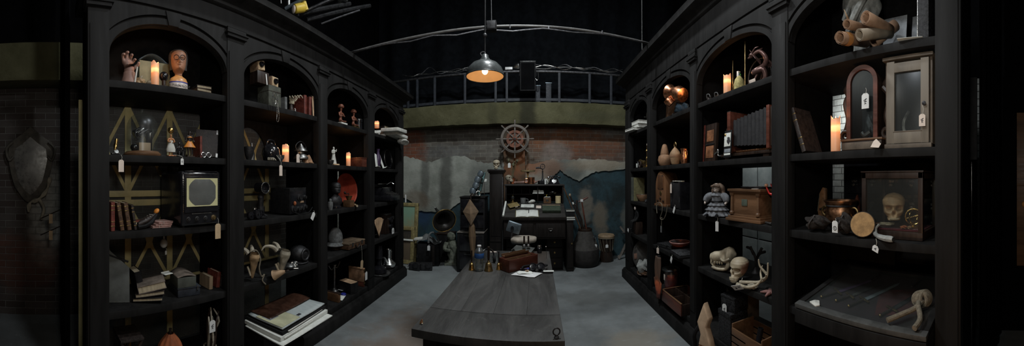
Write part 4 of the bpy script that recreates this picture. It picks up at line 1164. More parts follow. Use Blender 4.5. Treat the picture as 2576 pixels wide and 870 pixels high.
def goat_skull(lab,p,rz,L,m,tilt,group):
 o=T('goat_skull',lab,'skull',p,rot=(0,0,rz),group=group)
 h=MB()
 prof=[(0,.17,.16),(.12,.21,.2),(.25,.2,.19),(.38,.15,.15),(.6,.10,.11),(.82,.075,.075),(.95,.06,.05),(1,.02,.02)]
 def fn(u,v):
  i=min(len(prof)-2,int(v*(len(prof)-1)));t=v*(len(prof)-1)-i
  a=[prof[i][k]*(1-t)+prof[i+1][k]*t for k in range(3)]
  q=2*pi*u
  x=a[1]*cos(q)*L;y=a[2]*sin(q)*L
  for sx in(-1,1):
   g=exp(-((a[0]-.28)/.09)**2-((x/L-sx*.17)/.07)**2)
   y+=g*.10*L if y<0 else 0
  return(x,y,(1-a[0])*L)
 h.grid(fn,40,36,True)
 h.build('skull',m,o,rot=(radians(tilt),0,0),smooth=60)
 for sx in(-1,1):
  tb('horn','grey_bone',o,spline([(sx*.1*L,.02,.95*L),(sx*.2*L,.05,1.1*L),(sx*.36*L,.1,1.12*L),(sx*.46*L,.12,.98*L)],4),[.022-.0015*i for i in range(13)])
  tb('tooth_row','teeth',o,[(sx*.06*L,-.0,.12*L),(sx*.1*L,.03,.45*L)],.009)
 return o
p,rz,W,H=S('L',613,650,640,1,.06)
goat_skull('horned tan animal skull standing at left of the fourth shelf',p+Vector((0,.01,.02)),rz,.21,'aged_bone',10,'horned animal skulls on the fourth shelf')
p,rz,W,H=S('L',655,700,640,1,.05)
goat_skull('horned animal skull hanging over the front of fourth shelf',p+Vector((.09,.04,.02)),rz+.35,.22,'grey_bone',14,'horned animal skulls on the fourth shelf')
a_=[world('L',s_of('L',u,.0),.0,EYE+(V0-v)/F*(DL)/sin(ang('L',u)))for u,v in((628,633),(645,630),(655,650),(652,675),(658,695),(665,690),(660,705),(668,715))]
tagp(tb('knotted_twine','rope',None,spline(a_,5),.006),'knotted cord hanging between the two horned skulls','cord')
p,rz,W,H=S('L',672,706,690,1,-.02)
o=T('hollow_horn','cream hollow horn end poking over the shelf edge','horn',p+Vector((0,0,.03)),rot=(radians(65),radians(25),rz+.2))
open_lathe([(.010,.11),(.022,.07),(.035,.02),(.042,0),(.037,0),(.03,.02),(.014,.07)],24).build('horn_shell','parchment',o,smooth=60)
lt('tip','dark_wood',o,[(.0105,.105),(.008,.13),(0,.15)],12)
p,rz,W,H=S('L',697,722,620,1,.24)
o=T('ribbed_jar','ribbed clear glass jar at the back of fourth shelf','jar',p,rz)
rp=[(W*.42,0)]
for k in range(7):rp+=[(W*.46,H*.1*k+.01),(W*.40,H*.1*k+.02)]
lt('glass_body','old_glass',o,rp+[(W*.3,H*.8),(W*.28,H*.85)],28);lt('stopper','pewter',o,[(W*.3,H*.85),(W*.3,H*.95),(.0,H)],20)
p,rz,W,H=S('L',748,796,612,1,.16)
o=T('diving_helmet','round dark helmet with side handle at right of fourth shelf','helmet',p,rz)
sp('shell','dark_iron',o,(0,0,H*.52),(W*.5,W*.48,H*.48));lt('collar','dark_iron',o,[(W*.42,0),(W*.5,.01),(W*.4,H*.14)],30)
MB().torus(W*.26,.012,(0,-W*.43,H*.52),(90,0,0)).build('window_ring','dark_iron',o);MB().torus(.03,.005,(W*.46,-.02,H*.6),(0,90,0),a0=-90,a1=90).build('handle','pewter',o)
for k,(u,v,lab,kind)in enumerate(((712,662,'small round silver ladle beside the jar',0),(728,664,'silver dish in the middle of fourth shelf',1),(741,668,'crumpled bright foil cup beside the dish',2))):
 p,rz,W,H=S('L',u-9,u+9,v-5,1,.10-.02*k)
 o=T(['ladle','dish','foil_cup'][kind],lab,['ladle','dish','cup'][kind],p,rz)
 if kind==0:
  lt('bowl','silver',o,[(.012,0),(.028,.012),(.032,.03),(.028,.03),(.0,.008)],20);tb('handle','silver',o,[(.02,-.02,.02),(.07,-.06,.008),(.11,-.085,.006)],.005)
 elif kind==1:
  lt('bowl','pewter',o,[(.02,0),(.05,.012),(.055,.03),(.05,.03),(0,.01)],24);lt('cover','pewter',o,[(.05,.03),(.03,.048),(0,.052)],24)
 else:
  rock((.036,.03,.025),5,amp=.4).build('foil','silver',o,smooth=20);lt('rim','silver',o,[(.02,.03),(.03,.05),(.026,.05)],16)
q1,q2,q3=on(615,815,.40),on(655,850,.40),on(800,778,.40)
b0=world('L',s_of('L',705,.05),.07,ZL[0]+.002)
b0=b0+Matrix.Rotation(RZL,3,'Z')@Vector((-.10,0,0))
o=T('storage_chest','low black trunk on the bottom shelf under the portfolios','trunk',b0,RZL)
bx('body','black_matte',o,(.03,-.02,.075),(.58,.36,.15),bev=.006);bx('lid','black_matte',o,(.03,-.02,.163),(.59,.37,.022),bev=.004);bx('latch','pewter',o,(.03,-.208,.15),(.04,.006,.04))
pc=[('large white backing board at the bottom of the portfolio stack',.62,.40,.008,'paper',.00,-.205),('thick white portfolio above the backing board',.60,.39,.03,'paper',.05,-.165),('black portfolio in the middle of the stack',.58,.38,.022,'black_matte',.09,-.155)]
zc=.177
for k,(lab,w_,d_,t_,m_,an,yy)in enumerate(pc):
 q=T('portfolio',lab,'portfolio',b0+Vector((0,0,zc))+Matrix.Rotation(RZL,3,'Z')@Vector((.03+.01*k,yy,0)),RZL+an*.7,'portfolios on the bottom shelf')
 bx('cover',m_,q,(0,0,t_/2),(w_,d_,t_*.98),bev=.001);bx('loose_sheet','white_pages',q,(-.06+.03*k,-.004,t_*.5),(w_*.8,d_*1.004,t_*.3),(0,0,1.0))
 zc+=t_+.002
m,nt,b_,co=newmat('newsprint')
sx_=nn(nt,'ShaderNodeSeparateXYZ');nt.links.new(co,sx_.inputs[0])
ln=math_(nt,'SINE',math_(nt,'MULTIPLY',sx_.outputs[1],900))
tx=math_(nt,'MULTIPLY',mrange(nt,ln,-.2,.3),mrange(nt,noise(nt,co,120,2,.5,(1,.1,1)),.4,.6))
nt.links.new(mixc(nt,math_(nt,'MULTIPLY',tx,.45),(.42,.47,.47),(.16,.17,.17)),b_.inputs['Base Color'])
q=T('newspaper','old newspaper with pale blue and yellowed pages on top of the stack','newspaper',b0+Vector((0,0,zc))+Matrix.Rotation(RZL,3,'Z')@Vector((.06,-.15,0)),RZL+.07)
pgs=MB();pgs.grid(lambda u,v:((u-.5)*.57,(v-.5)*.36,.012+.003*sin(6*u)),14,8);pgs.build('printed_page','newsprint',q,solid=.012,smooth=60)
bx('yellowed_page',mat('yellow_print',(.42,.42,.28),.8,0,.2,9,.05).name,q,(-.175,-.04,.0225),(.22,.27,.003),(0,0,0))
bx('picture','photo_grey',q,(-.21,.01,.0245),(.10,.09,.001));bx('small_print','ink',q,(-.03,-.135,.0215),(.04,.025,.001));bx('column_rule','ink',q,(-.062,-.02,.0215),(.004,.3,.0012))
MB().grid(lambda u,v:((u-.5)*.54,(v-.5)*.22,.001+.012*sin(pi*v)*sin(5*u)**2),24,10).build('brown_sheet',mat('brown_film',(.035,.016,.01),.35,0,.5,6,.1).name,q,loc=(.02,.085,.026),solid=.003,smooth=60)
for k,(uL,uR,vt,lab,bm,kk)in enumerate(((845,870,263,'seated reddish carved idol on a cream block, left of the pair','plaster_white',.9),(878,901,276,'seated reddish carved idol on a yellow block, right of the pair','dull_brass',.8))):
 p,rz,W,H=S('L',uL,uR,vt,4,.12)
 o=T('carved_idol',lab,'figurine',p,rz,'carved idols on the top shelf')
 bh=H*.14
 bx('base',bm,o,(0,0,bh/2),(W*1.15,.10,bh))
 figure(o,H*1.05,mat('carved_red',(.17,.06,.035),.5,0,.4,12,.2).name,dict(pel=(0,.02,.24),waist=(0,.02,.36),chest=(0,.01,.52),neck=(0,0,.66),head=(0,-.02,.76),top=(0,-.01,.84),lsh=(-.14,0,.58),rsh=(.14,0,.58),lel=(-.2,-.06,.42),rel=(.2,-.06,.42),lha=(-.06,-.16,.42),rha=(.06,-.16,.42),lhi=(-.08,0,.2),rhi=(.08,0,.2),lkn=(-.17,-.16,.2),rkn=(.17,-.16,.2),lan=(-.03,-.18,.18),ran=(.03,-.2,.18),lft=(.04,-.19,.18),rft=(-.04,-.21,.18)))
 lt('headdress','carved_red',o,[(W*.3,H*.84),(W*.34,H*.9),(W*.2,H),(0,H*1.02)],18)
p,rz,W,H=S('L',905,921,300,4,.10)
o=T('dark_lens_tube','dark cylinder with a bright glint at right of the idols','tube',p,rz)
MB().lathe([(.045,0),(.045,.10),(.05,.10),(.05,.13),(.035,.13),(.03,.11),(0,.11)],24).build('barrel','black_gloss',o);MB().torus(.047,.004,(0,0,.132)).build('rim','silver',o)
p,rz,W,H=S('L',828,850,368,3,.10)
o=T('white_statuette','white porcelain statuette of a draped standing figure','figurine',p,rz)
figure(o,H,'plaster_white',dict(lha=(-.02,-.13,.66),rha=(.2,-.05,.86),rel=(.2,-.03,.72)))
lt('robe','plaster_white',o,[(H*.2,0),(H*.17,H*.2),(H*.10,H*.5),(H*.09,H*.62)],20,sq=(1,.8));bx('base','parchment',o,(0,0,.008),(W*1.1,.09,.016))
p,rz,W,H=S('L',826,836,385,3,.06)
vessel('trinket_dish','small dark trinket dish beside the white statuette','dish',p,rz,[(.02,0),(.035,.02),(.04,.05),(.034,.05),(0,.02)],'pewter')
candle('lit orange pillar candle on the second shelf of the third bay','L',871,882,383,3,.14)
p,rz,W,H=S('L',880,923,397,3,.10,D=.18)
o=T('music_box','low red-brown wooden box with a pale end','box',p,rz)
bx('body','red_wood',o,(0,0,H*.42),(W,.18,H*.84));bx('lid','red_wood',o,(0,0,H*.92),(W*1.02,.186,H*.14));bx('pale_end','porcelain',o,(W*.5,0,H*.45),(.012,.17,H*.8))
p,rz,W,H=S('L',828,862,458,2,.12)
o=T('dark_bust','dark bronze bust with a pale face turned right','bust',p,rz-.4)
ring_head(HEAD_ROWS,HEAD_BUMPS,H*.5,40,40).build('head','dark_iron',o,loc=(0,0,H*.5),smooth=60)
lt('shoulders','dark_iron',o,[(W*.3,0),(W*.32,.02),(W*.52,H*.2),(W*.5,H*.34),(W*.3,H*.46),(W*.15,H*.54)],28,sq=(1,.65));lt('plinth','black_gloss',o,[(W*.4,-.002),(W*.4,.02),(W*.3,.03)],20)
p,rz,W,H=S('L',824,838,500,2,.05)
vessel('urn','small grey urn with a white ball lid beside the dark bust','urn',p,rz,scale_prof([(.7,0),(1,.4),(.9,.7),(.4,.74),(.55,.85),(.4,.97),(0,1)],W,H),'grey_cloth')
p,rz,W,H=S('L',868,921,438,2,.20)
o=T('red_gong','large red lacquer gong disc standing on third shelf','gong',p,rot=(radians(-8),0,rz-.1))
R_=H*.5
lt('disc',mat('red_lacquer',(.30,.045,.025),.4,0,.4,5,.1).name,o,[(R_*.92,0),(R_,.012),(R_,.025),(R_*.94,.02),(R_*.5,.012),(0,.01)],48,(0,0,R_),(90,0,0));MB().torus(R_,.008,(0,-.02,R_),(90,0,0),48).build('rim','red_lacquer',o)
p,rz,W,H=S('L',866,889,487,2,.09)
o=T('wooden_grinder','wooden coffee grinder standing before the red gong','grinder',p,rz)
bx('box','mid_wood',o,(0,0,H*.25),(W*.9,W*.9,H*.5),bev=.004);lt('hopper','dull_brass',o,[(W*.2,H*.5),(W*.4,H*.8),(W*.42,H*.82)],20);tb('crank','iron',o,[(0,0,H*.8),(0,0,H),(-W*1.1,-.02,H)],.005);sp('knob','dark_wood',o,(-W*1.1,-.02,H+.015),.014)
p,rz,W,H=S('L',888,902,508,2,.03)
o=T('ivory_flute','cream ivory flute lying at the front of the shelf','flute',p+Vector((0,0,.008)),rz+.7)
MB().tube([(-.1,0,0),(.1,0,0)],.011,12).build('tube','bone',o);MB().torus(.012,.003,(-.085,0,0),(0,90,0)).build('ring','dull_brass',o);MB().torus(.012,.003,(.05,0,0),(0,90,0)).build('ring','dull_brass',o)
p,rz,W,H=S('L',822,866,572,1,.20)
o=T('pith_helmet','grey cloth helmet with a rounded crown behind the suitcase','helmet',p+Vector((0,0,.0)),rz)
sp('crown','grey_cloth',o,(0,0,H*.5),(W*.46,W*.4,H*.5));lt('brim','grey_cloth',o,[(W*.42,H*.30),(W*.62,H*.2),(W*.62,H*.22),(W*.44,H*.34)],30,sq=(1,.85));lt('stand','dark_wood',o,[(W*.3,0),(W*.3,.02),(.03,.04),(.03,H*.35)],16)
p,rz,W,H=S('L',838,918,606,1,.125,D=.22)
o=T('suitcase','brown hard suitcase with a pale lid and hanging tag','suitcase',p,rz-.02)
bx('lower_shell','brown_leather',o,(0,0,H*.36),(W,.22,H*.72),bev=.008);bx('lid',mat('worn_brown',(.12,.085,.055),.6,0,.5,8,.3).name,o,(0,0,H*.87),(W*1.01,.225,H*.26),bev=.008)
for sx in(-.28,.28):bx('latch','pewter',o,(sx*W,-.115,H*.72),(.03,.008,.04))
MB().torus(.04,.008,(0,-.118,H*.55),(90,0,0),a0=180,a1=360).build('handle','dark_leather',o)
tag(o,(W*.10,-.145,H*.3),.18,.06,.10,'tag_tan',False,5)
for k,(uL,uR,vt,lab,m_)in enumerate(((880,902,703,'lower red-brown box at the right end of the bottom shelf','red_wood'),(882,912,678,'upper red-brown box with white tag stacked at the right end','terracotta'))):
 if k==0:
  p,rz,W,H=S('L',880,915,706,0,.14,D=.22);p0=p;z0_=H
 else:
  p,W=p0+Vector((0,0,z0_+.002)),W;H=.17
 o=T('wooden_box',lab,'box',p,rz,'red-brown boxes at the end of the bottom shelf')
 bx('body',m_,o,(0,0,H*.43),(W,.22,H*.86),bev=.004);bx('lid',m_,o,(0,0,H*.94),(W*1.02,.226,H*.12),bev=.003);bx('clasp','dull_brass',o,(0,-.114,H*.84),(.03,.006,.03))
 if k:tag(o,(W*.35,-.13,H*.8),.01,.06,.10,'tag_white')
p,rz,W,H=S('L',858,893,706,0,.13)
o=book('thick black album with cream edges on the bottom shelf',p,(0,0,rz-.2),.13,.2,H,'black_matte',None,'parchment')
p,rz,W,H=S('L',818,852,735,0,.13,D=.2)
o=T('wooden_crate','brown wooden crate at the near end of the bottom shelf','crate',p,rz)
for sy in(-1,1):bx('side_board','mid_wood',o,(0,sy*.1,H*.5),(W,.014,H))
for sx in(-1,1):bx('end_board','mid_wood',o,(sx*W*.48,0,H*.5),(.014,.2,H))
bx('lid_board','dark_wood',o,(0,0,H),(W*1.0,.22,.014))
for k,(u,v,lab,m_)in enumerate(((862,730,'folded cream paper before the black album','paper'),(857,750,'cream paper slip at the front of the bottom shelf','paper'),(864,743,'small blue cap beside the paper slip','blue_ink'))):
 p=on(u,v,ZL[0])
 q=T(['folded_paper','paper_slip','bottle_cap'][k],lab,['paper','paper','cap'][k],p,RZL+.3*k)
 if k<2:
  MB().grid(lambda u_,v_:((u_-.5)*.15,(v_-.5)*.08,.002+(.045 if k==0 else .004)*abs(u_-.5)),9,4).build('sheet',m_,q,solid=.002);bx('fold',m_,q,(.02,0,.004),(.07,.05,.002),(0,-8,0))
 else:lt('cap',m_,q,[(.03,0),(.03,.02),(.025,.024),(0,.024)],18);lt('rim',m_,q,[(.032,0),(.032,.004)],18)
p,rz,W,H=S('L',832,850,668,0,.25)
o=T('pewter_candlestick','dull pewter branch piece behind the crate','candlestick',p,rz)
lt('stem','pewter',o,[(.05,0),(.05,.02),(.015,.05),(.012,.3),(.03,.33)],18);tb('arm','pewter',o,spline([(-.12,0,.34),(-.06,0,.28),(0,0,.3),(.06,0,.28),(.12,0,.34)],5),.008)
p,rz,W,H=S('L',955,972,300,4,.22)
for k in range(5):flat_book(['lowest','second lowest','middle','second highest','topmost'][k]+' dark book of the stack behind the candle at the far end',p+Vector((0,0,.0405*k)),rz+.05*(k%2),.2,.15,.04,'black_matte' if k%2 else 'dark_leather','dark books behind the far candle')
pz,rz,W,H=S('L',942,972,320,4,.11,D=.16)
for k in range(2):flat_book(['white paper-bound book under the far candle, lower of two','white paper-bound book under the far candle, upper of two'][k],pz+Vector((0,0,.046*k)),rz+.1*k,W*.9,.16,.045,'paper','white books under the far candle','white_pages')
candle('lit orange pillar candle on white books at the far end','L',942,954,305,4,.07,zoff=.093)
p,rz,W,H=S('L',984,1030,330,4,-.06)
o=T('white_slab_stack','jutting stack of white plaster slabs at the far end of the left bookcase','slabs',p+Vector((.0,-.0,-.0)),rz)
bx('upper_slab','plaster_white',o,(0,0,.09),(.42,.26,.05),(0,-3,4),bev=.01);bx('lower_slab','plaster_white',o,(.08,.02,.03),(.36,.24,.045),(0,4,-6),bev=.01)
rock((.09,.07,.045),12,amp=.3).build('chunk','plaster_white',o,loc=(.2,-.06,-.09),smooth=40)
p,rz,W,H=S('L',944,958,375,3,.12)
vessel('purple_vase','dark purple vase at the near side of the far bay','vase',p,rz,scale_prof([(.5,0),(.9,.25),(1,.5),(.5,.75),(.4,.88),(.6,1),(.5,1),(0,.6)],W*1.1,H),'purple')
p,rz,W,H=S('L',966,992,380,3,.18)
o=T('round_clock','dark round framed clock face behind the papers in far bay','clock',p,rot=(radians(-6),0,rz))
lt('case','black_gloss',o,[(H*.5,0),(H*.52,.03),(H*.5,.06),(H*.44,.065),(H*.42,.05),(0,.05)],32,(0,0,H*.5),(90,0,0));MB().torus(H*.47,.008,(0,-.06,H*.5),(90,0,0)).build('bezel','pewter',o)
for k,(u,w_,h_,an,lab)in enumerate(((948,.12,.2,12,'white paper propped beside the purple vase'),(965,.09,.2,-20,'narrow white paper slanting before the round clock'))):
 p,rz,W,H=S('L',u-5,u+5,395,3,.06+.01*k)
 q=T('propped_paper',lab,'paper',p,rot=(radians(-12),radians(an),rz))
 bx('sheet','paper',q,(0,0,h_*.5),(w_*.6,.003,h_));bx('foot_fold','paper',q,(0,-.02,.003),(w_*.6,.05,.003))
p,rz,W,H=S('L',942,1000,462,2,.10)
o=T('typewriter','black typewriter with silver bars and tag in the far bay','typewriter',p,rz)
bx('base','black_gloss',o,(0,0,.05),(.34,.32,.08),bev=.02);bx('body','black_gloss',o,(0,.06,.14),(.30,.2,.12),bev=.03)
MB().tube([(-.2,.1,.23),(.2,.1,.23)],.024,16).build('platen','black_matte',o);bx('paper_bar','silver',o,(0,.06,.255),(.30,.012,.016));bx('rail','silver',o,(-.02,-.02,.20),(.30,.01,.012))
ky=MB()
for r_ in range(4):
 for k in range(10):ky.lathe([(.009,0),(.009,.006),(0,.008)],10,(-.135+.03*k+.006*r_,-.14+.035*r_,.098+.012*r_))
ky.build('keys','pewter',o);tb('carriage_lever','silver',o,[(.2,.1,.24),(.24,.02,.28),(.245,-.02,.25)],.007)
tag(o,(.24,-.22,.14),.05,.05,.12,'tag_white')
p,rz,W,H=S('L',962,990,548,1,.12)
o=T('folding_camera','old folding camera with round lenses and a white tag','camera',p,rz)
bx('body','dark_wood',o,(0,.04,.14),(.20,.14,.28),bev=.01);bx('top_plate','pewter',o,(0,.02,.29),(.16,.12,.02),bev=.008)
for zz in(.2,.09):lt('lens','black_gloss',o,[(.05,0),(.05,.03),(.03,.035),(0,.02)],22,(.05,-.03,zz),(90,0,0))
bx('finder','pewter',o,(.13,.0,.22),(.08,.1,.05),bev=.008);tag(o,(-.02,-.105,.09),.0,.08,.085,'tag_white',True)
p,rz,W,H=S('L',943,962,560,1,.07)
o=T('paper_fan','folded tan paper fan leaning beside the folding camera','fan',p,rz)
fa=MB()
for k in range(9):
 a=radians(-35+8*k);fa.prism([(0,0),(.28*sin(a),.28*cos(a)),(.28*sin(a+.13),.28*cos(a+.13))],-.004+.003*(k%2),.0+.003*(k%2))
fa.build('leaf','parchment',o,smooth=0);bx('guard','dark_wood',o,(.08,-.006,.12),(.016,.008,.29),(0,33,0));bx('guard','dark_wood',o,(-.08,-.006,.12),(.016,.008,.29),(0,-35,0))
p,rz,W,H=S('L',966,990,630,0,.10)
o=T('silver_jug','bright silver ewer at the front of the far bottom shelf','jug',p,rz)
lt('body','silver',o,[(.07,0),(.10,.03),(.11,.07),(.06,.12),(.03,.15),(.03,.25),(.045,.28),(.036,.28),(0,.2)],30);tb('handle','silver',o,spline([(.03,0,.25),(.10,0,.24),(.09,0,.12),(.08,0,.09)],5),.009);tb('spout','silver',o,[(-.08,0,.08),(-.14,0,.18),(-.17,0,.2)],[.022,.014,.01])
p,rz,W,H=S('L',982,996,632,0,.24)
vessel('silver_cup','silver footed cup behind the ewer in the far bay','cup',p,rz,[(.06,0),(.02,.03),(.02,.14),(.08,.18),(.10,.26),(.09,.26),(0,.2)],'pewter')
p,rz,W,H=S('L',944,964,640,0,.10)
o=T('oil_lamp','black oil lamp with a curved handle at near end of far bottom shelf','lamp',p,rz)
lt('reservoir','black_gloss',o,[(.08,0),(.11,.03),(.10,.08),(.04,.12),(.03,.2),(.05,.22),(.04,.4),(.0,.41)],26);tb('handle','black_gloss',o,spline([(.09,0,.06),(.17,0,.1),(.14,0,.2),(.04,0,.2)],5),.01);lt('saucer','pewter',o,[(.15,0),(.16,.015),(.14,.018),(0,.006)],28)
def C(uL,uR,vT,zb,y):
 x0,x1=y*tan(th(uL)),y*tan(th(uR))
 xm=(x0+x1)/2
 return Vector((xm,y,zb+.002)),x1-x0,EYE+(V0-vT)/F*hypot(xm,y)-zb
wx,wz=5.68*tan(th(1295)),EYE+(V0-349)/F*5.69
o=T('ships_wheel',"wooden ship's wheel with eight spokes mounted on the back wall",'wheel',(wx,5.70,wz))
MB().torus(.247,.022,(0,0,0),(90,0,0),56,12).build('outer_rim',mat('grey_wood',(.13,.115,.10),.7,0,.4,12,.4).name,o)
MB().torus(.228,.012,(0,-.018,0),(90,0,0),56,8).build('inner_rim','grey_wood',o)
MB().lathe([(.16,-.012),(.165,0),(.16,.012),(.115,.012),(.11,0),(.115,-.012),(.16,-.012)],40,(0,0,0),(90,0,0)).build('rust_ring',mat('rust_iron',(.16,.065,.04),.7,.2,.5,10,.4).name,o)
lt('hub','rust_iron',o,[(.055,0),(.06,.02),(.04,.04),(.03,.055),(0,.058)],28,(0,.02,0),(90,0,0));lt('hub_cap','dark_iron',o,[(.028,0),(.025,.012),(0,.014)],4,(0,-.038,0),(90,0,0))
sppf=[(.014,.04),(.018,.09),(.012,.12),(.017,.15),(.016,.23),(.018,.26),(.010,.275),(.013,.30),(.017,.33),(.012,.352),(0,.358)]
for k in range(8):lt('spoke','grey_wood',o,sppf,12,(0,0,0),(0,45*k,0))
tb('mounting_shaft','dark_iron',o,[(0,.02,0),(0,.198,0)],.03,16)
X0,X1,YF_,YM,YK,ZF,ZM=-.475,.535,4.92,5.33,5.72,.93,1.13
TILT=atan2(ZM-ZF,YM-YF_)
ZT=EYE-(463-451)/F*5.45
o=T('writing_desk','dark wooden slant-top writing desk with a shelved hutch against the back wall','desk',((X0+X1)/2,YM,0))
cx=(X0+X1)/2;hw=(X1-X0)/2
slope_m=mat('desk_top',(.03,.028,.026),.5,0,.3,10,.2,stretch=(.2,1,1)).name
L_=hypot(ZM-ZF,YM-YF_)
bx('writing_slope',slope_m,o,(0,(YF_+YM)/2-YM,(ZF+ZM)/2-.013),(2*hw,L_,.026),(math.degrees(TILT),0,0),bev=.004)
MB().prism([(YF_-YM+.01,.62),(YF_-YM+.01,ZF-.03),(0,ZM-.03),(YK-YM,ZM-.03),(YK-YM,.62)],-hw+.01,hw-.01,(0,0,0),RM(0,0,90)@RM(0,0,0)).build('desk_body','ebony',o,bev=.002)if False else None
bd=MB();n0=[(YF_-YM+.015,.60),(YF_-YM+.015,ZF-.032),(0,ZM-.032),(YK-YM,ZM-.032),(YK-YM,.60)]
bd.add([(-hw+.01,y,z)for y,z in n0]+[(hw-.01,y,z)for y,z in n0],[(0,1,2,3,4),(9,8,7,6,5)]+[(i,i+5,(i+1)%5+5,(i+1)%5)for i in range(5)])
bd.build('desk_body','ebony',o)
bx('lip','ebony',o,(0,YF_-YM-.012,ZF-.005),(2*hw+.01,.02,.05),bev=.004)
for k in(-1,1):
 d_=bx('drawer','ebony',o,(k*hw*.5,YF_-YM+.006,.74),(hw*.92,.02,.22),bev=.004)
 q=MB().torus(.03,.005,(k*hw*.5,YF_-YM-.016,.765),(90,0,0),20,8,180,360).box((k*hw*.5,YF_-YM-.008,.768),(.07,.006,.016));q.build('drawer_pull','pewter',d_)
for k in(-1,1):
 bx('pedestal','ebony',o,(k*(hw-.16),.17,.305),(.28,.42,.59),bev=.006)
 for j in range(3):
  d_=bx('drawer','ebony',o,(k*(hw-.16),-.045,.12+.18*j),(.25,.014,.165),bev=.003)
  MB().lathe([(.012,0),(.016,.012),(0,.018)],12,(k*(hw-.16),-.05,.12+.18*j),(90,0,0)).build('knob','dull_brass',d_)
 bx('foot','ebony',o,(k*(hw-.16),.17,.005),(.3,.44,.01))
bx('ledge',slope_m,o,(0,.195,ZM-.016),(2*hw,.40,.03),bev=.003)
for k in(-1,1):bx('hutch_side','ebony',o,(k*(hw-.012),.20,(ZM+ZT)/2),(.024,.38,ZT-ZM-.02),bev=.003)
bx('hutch_back','ebony',o,(0,.383,(ZM+ZT)/2),(2*hw,.014,ZT-ZM-.02))
bx('hutch_top',slope_m,o,(0,.19,ZT-.014),(2*hw+.03,.41,.028),bev=.006)
bx('hutch_divider','ebony',o,(.06,.22,(ZM+ZT)/2),(.016,.33,ZT-ZM-.03))
bx('hutch_shelf','ebony',o,(hw*.55,.24,ZM+.155),(hw*.86,.28,.014))
for k in range(3):bx('pigeonhole_divider','ebony',o,(-hw+.14+.14*k,.26,ZM+.24),(.01,.24,.17))
bx('pigeonhole_shelf','ebony',o,(-hw*.45,.26,ZM+.155),(hw*1.05,.24,.01))
def onslope(u,v):
 k=(v-V0)/F;c=cos(th(u))
 r=(EYE-ZF+.5*YF_*((ZM-ZF)/(YM-YF_)/.5))/(k+(ZM-ZF)/(YM-YF_)*c)
 p=Vector((r*sin(th(u)),r*cos(th(u)),EYE-k*r))
 return p+Vector((0,-sin(TILT),cos(TILT)))*.002
def slope_thing(name,lab,cat,u,v,rz=0,group=None):
 o=T(name,lab,cat,onslope(u,v),0,group)
 o.rotation_euler=(Matrix.Rotation(TILT,3,'X')@Matrix.Rotation(rz,3,'Z')).to_euler()
 return o
q=slope_thing('open_book','large open notebook with blank white pages on the writing slope','book',1326,538,.03)
pg=MB()
pg.grid(lambda u,v:((u-.5)*.36,(v-.5)*.20,.006+.014*abs(sin(2*pi*u))**.8*(1-.5*abs(2*u-1))),40,4)
pg.build('pages','paper',q,solid=.004,smooth=60);bx('cover','olive_cloth',q,(0,0,.002),(.38,.21,.004));tb('pen','black_gloss',q,[(.025,.0,.026),(.03,.085,.026)],.006)
bx('page_stack','white_pages',q,(0,0,.007),(.355,.197,.006))
q=slope_thing('loose_papers','two loose white sheets above the open notebook','papers',1327,518,-.04)
bx('lower_sheet','paper',q,(0,0,.001),(.22,.10,.002));bx('upper_sheet','paper',q,(.01,.0,.0035),(.19,.09,.002),(0,0,8))
lw=MB()
for k in range(4):lw.box((.0,-.03+.018*k,.0048),(.12,.003,.0006),(0,0,8))
lw.build('handwriting','ink',q)
q=slope_thing('note_slip','small yellowish note slip beside the green ledger','note',1355,521,-.06)
bx('slip','tag_cream',q,(0,0,.001),(.085,.075,.002));bx('curl','tag_cream',q,(0,.037,.005),(.085,.004,.009))
q=slope_thing('green_ledger','thick closed dark green ledger at the right of the writing slope','book',1387,529,-.02)
bx('cover','green_cloth',q,(0,0,.05),(.30,.17,.006),bev=.002);bx('page_block','pages',q,(0,.003,.026),(.285,.16,.044));bx('back_cover','black_matte',q,(0,0,.002),(.30,.17,.004));bx('spine','green_cloth',q,(0,-.085,.026),(.30,.008,.052),bev=.003);bx('leather_edge','tan_leather',q,(0,.078,.0535),(.30,.016,.003))
q=slope_thing('olive_book','closed olive-gold book at the left of the writing slope','book',1292,521,.45)
bx('cover','olive_gold' if False else mat('olive_gold',(.20,.15,.06),.6,0,.3,12,.2).name,q,(0,0,.042),(.18,.13,.005),bev=.002);bx('page_block','black_matte',q,(0,0,.021),(.17,.122,.038));bx('back_cover','olive_gold',q,(0,0,.002),(.18,.13,.004));bx('clasp','tag_cream',q,(.03,-.064,.03),(.05,.006,.02))
pa,pb=onslope(1265,548),onslope(1272,512)
q=T('paper_roll','white rolled paper lying down the left edge of the writing slope','paper',(pa+pb)/2+Vector((.004,-.014,.030)))
dd=(pb-pa)/2
tb('roll','paper',q,[-dd,dd],.017,14);tb('inner_curl','white_pages',q,[-dd*1.01,-dd*.8],.012,12)
q_,W,H=C(1309,1323,498,ZM,5.38)
q=T('enamel_mug','grey enamel mug standing before the hutch pigeonholes','mug',q_)
open_lathe([(.001,.004),(W*.46,.002),(W*.5,.01),(W*.5,H),(W*.46,H),(W*.44,.012),(.001,.012)],24).build('body','grey_cloth',q);tb('handle','grey_cloth',q,spline([(W*.5,0,H*.8),(W*.85,0,H*.75),(W*.85,0,H*.3),(W*.5,0,H*.22)],5),.006)
q_,W,H=C(1329,1346,502,ZM,5.40)
q=T('animal_skull','tiny white animal skull in the hutch beside the mug','skull',q_+Vector((0,0,.004)),-.9)
MB().sph((0,.02,H*.45),(W*.34,W*.45,H*.48)).build('cranium','plaster_white',q,smooth=60);tb('snout','plaster_white',q,[(0,-.02,H*.4),(0,-.07,H*.28)],[.022,.010]);tb('jaw','plaster_white',q,[(0,.01,.008),(0,-.06,.008)],[.016,.007])
q_,W,H=C(1283,1297,492,ZM,5.42)
q=T('brass_inkstand','dull brass inkstand with a ball top at left of the hutch','inkstand',q_)
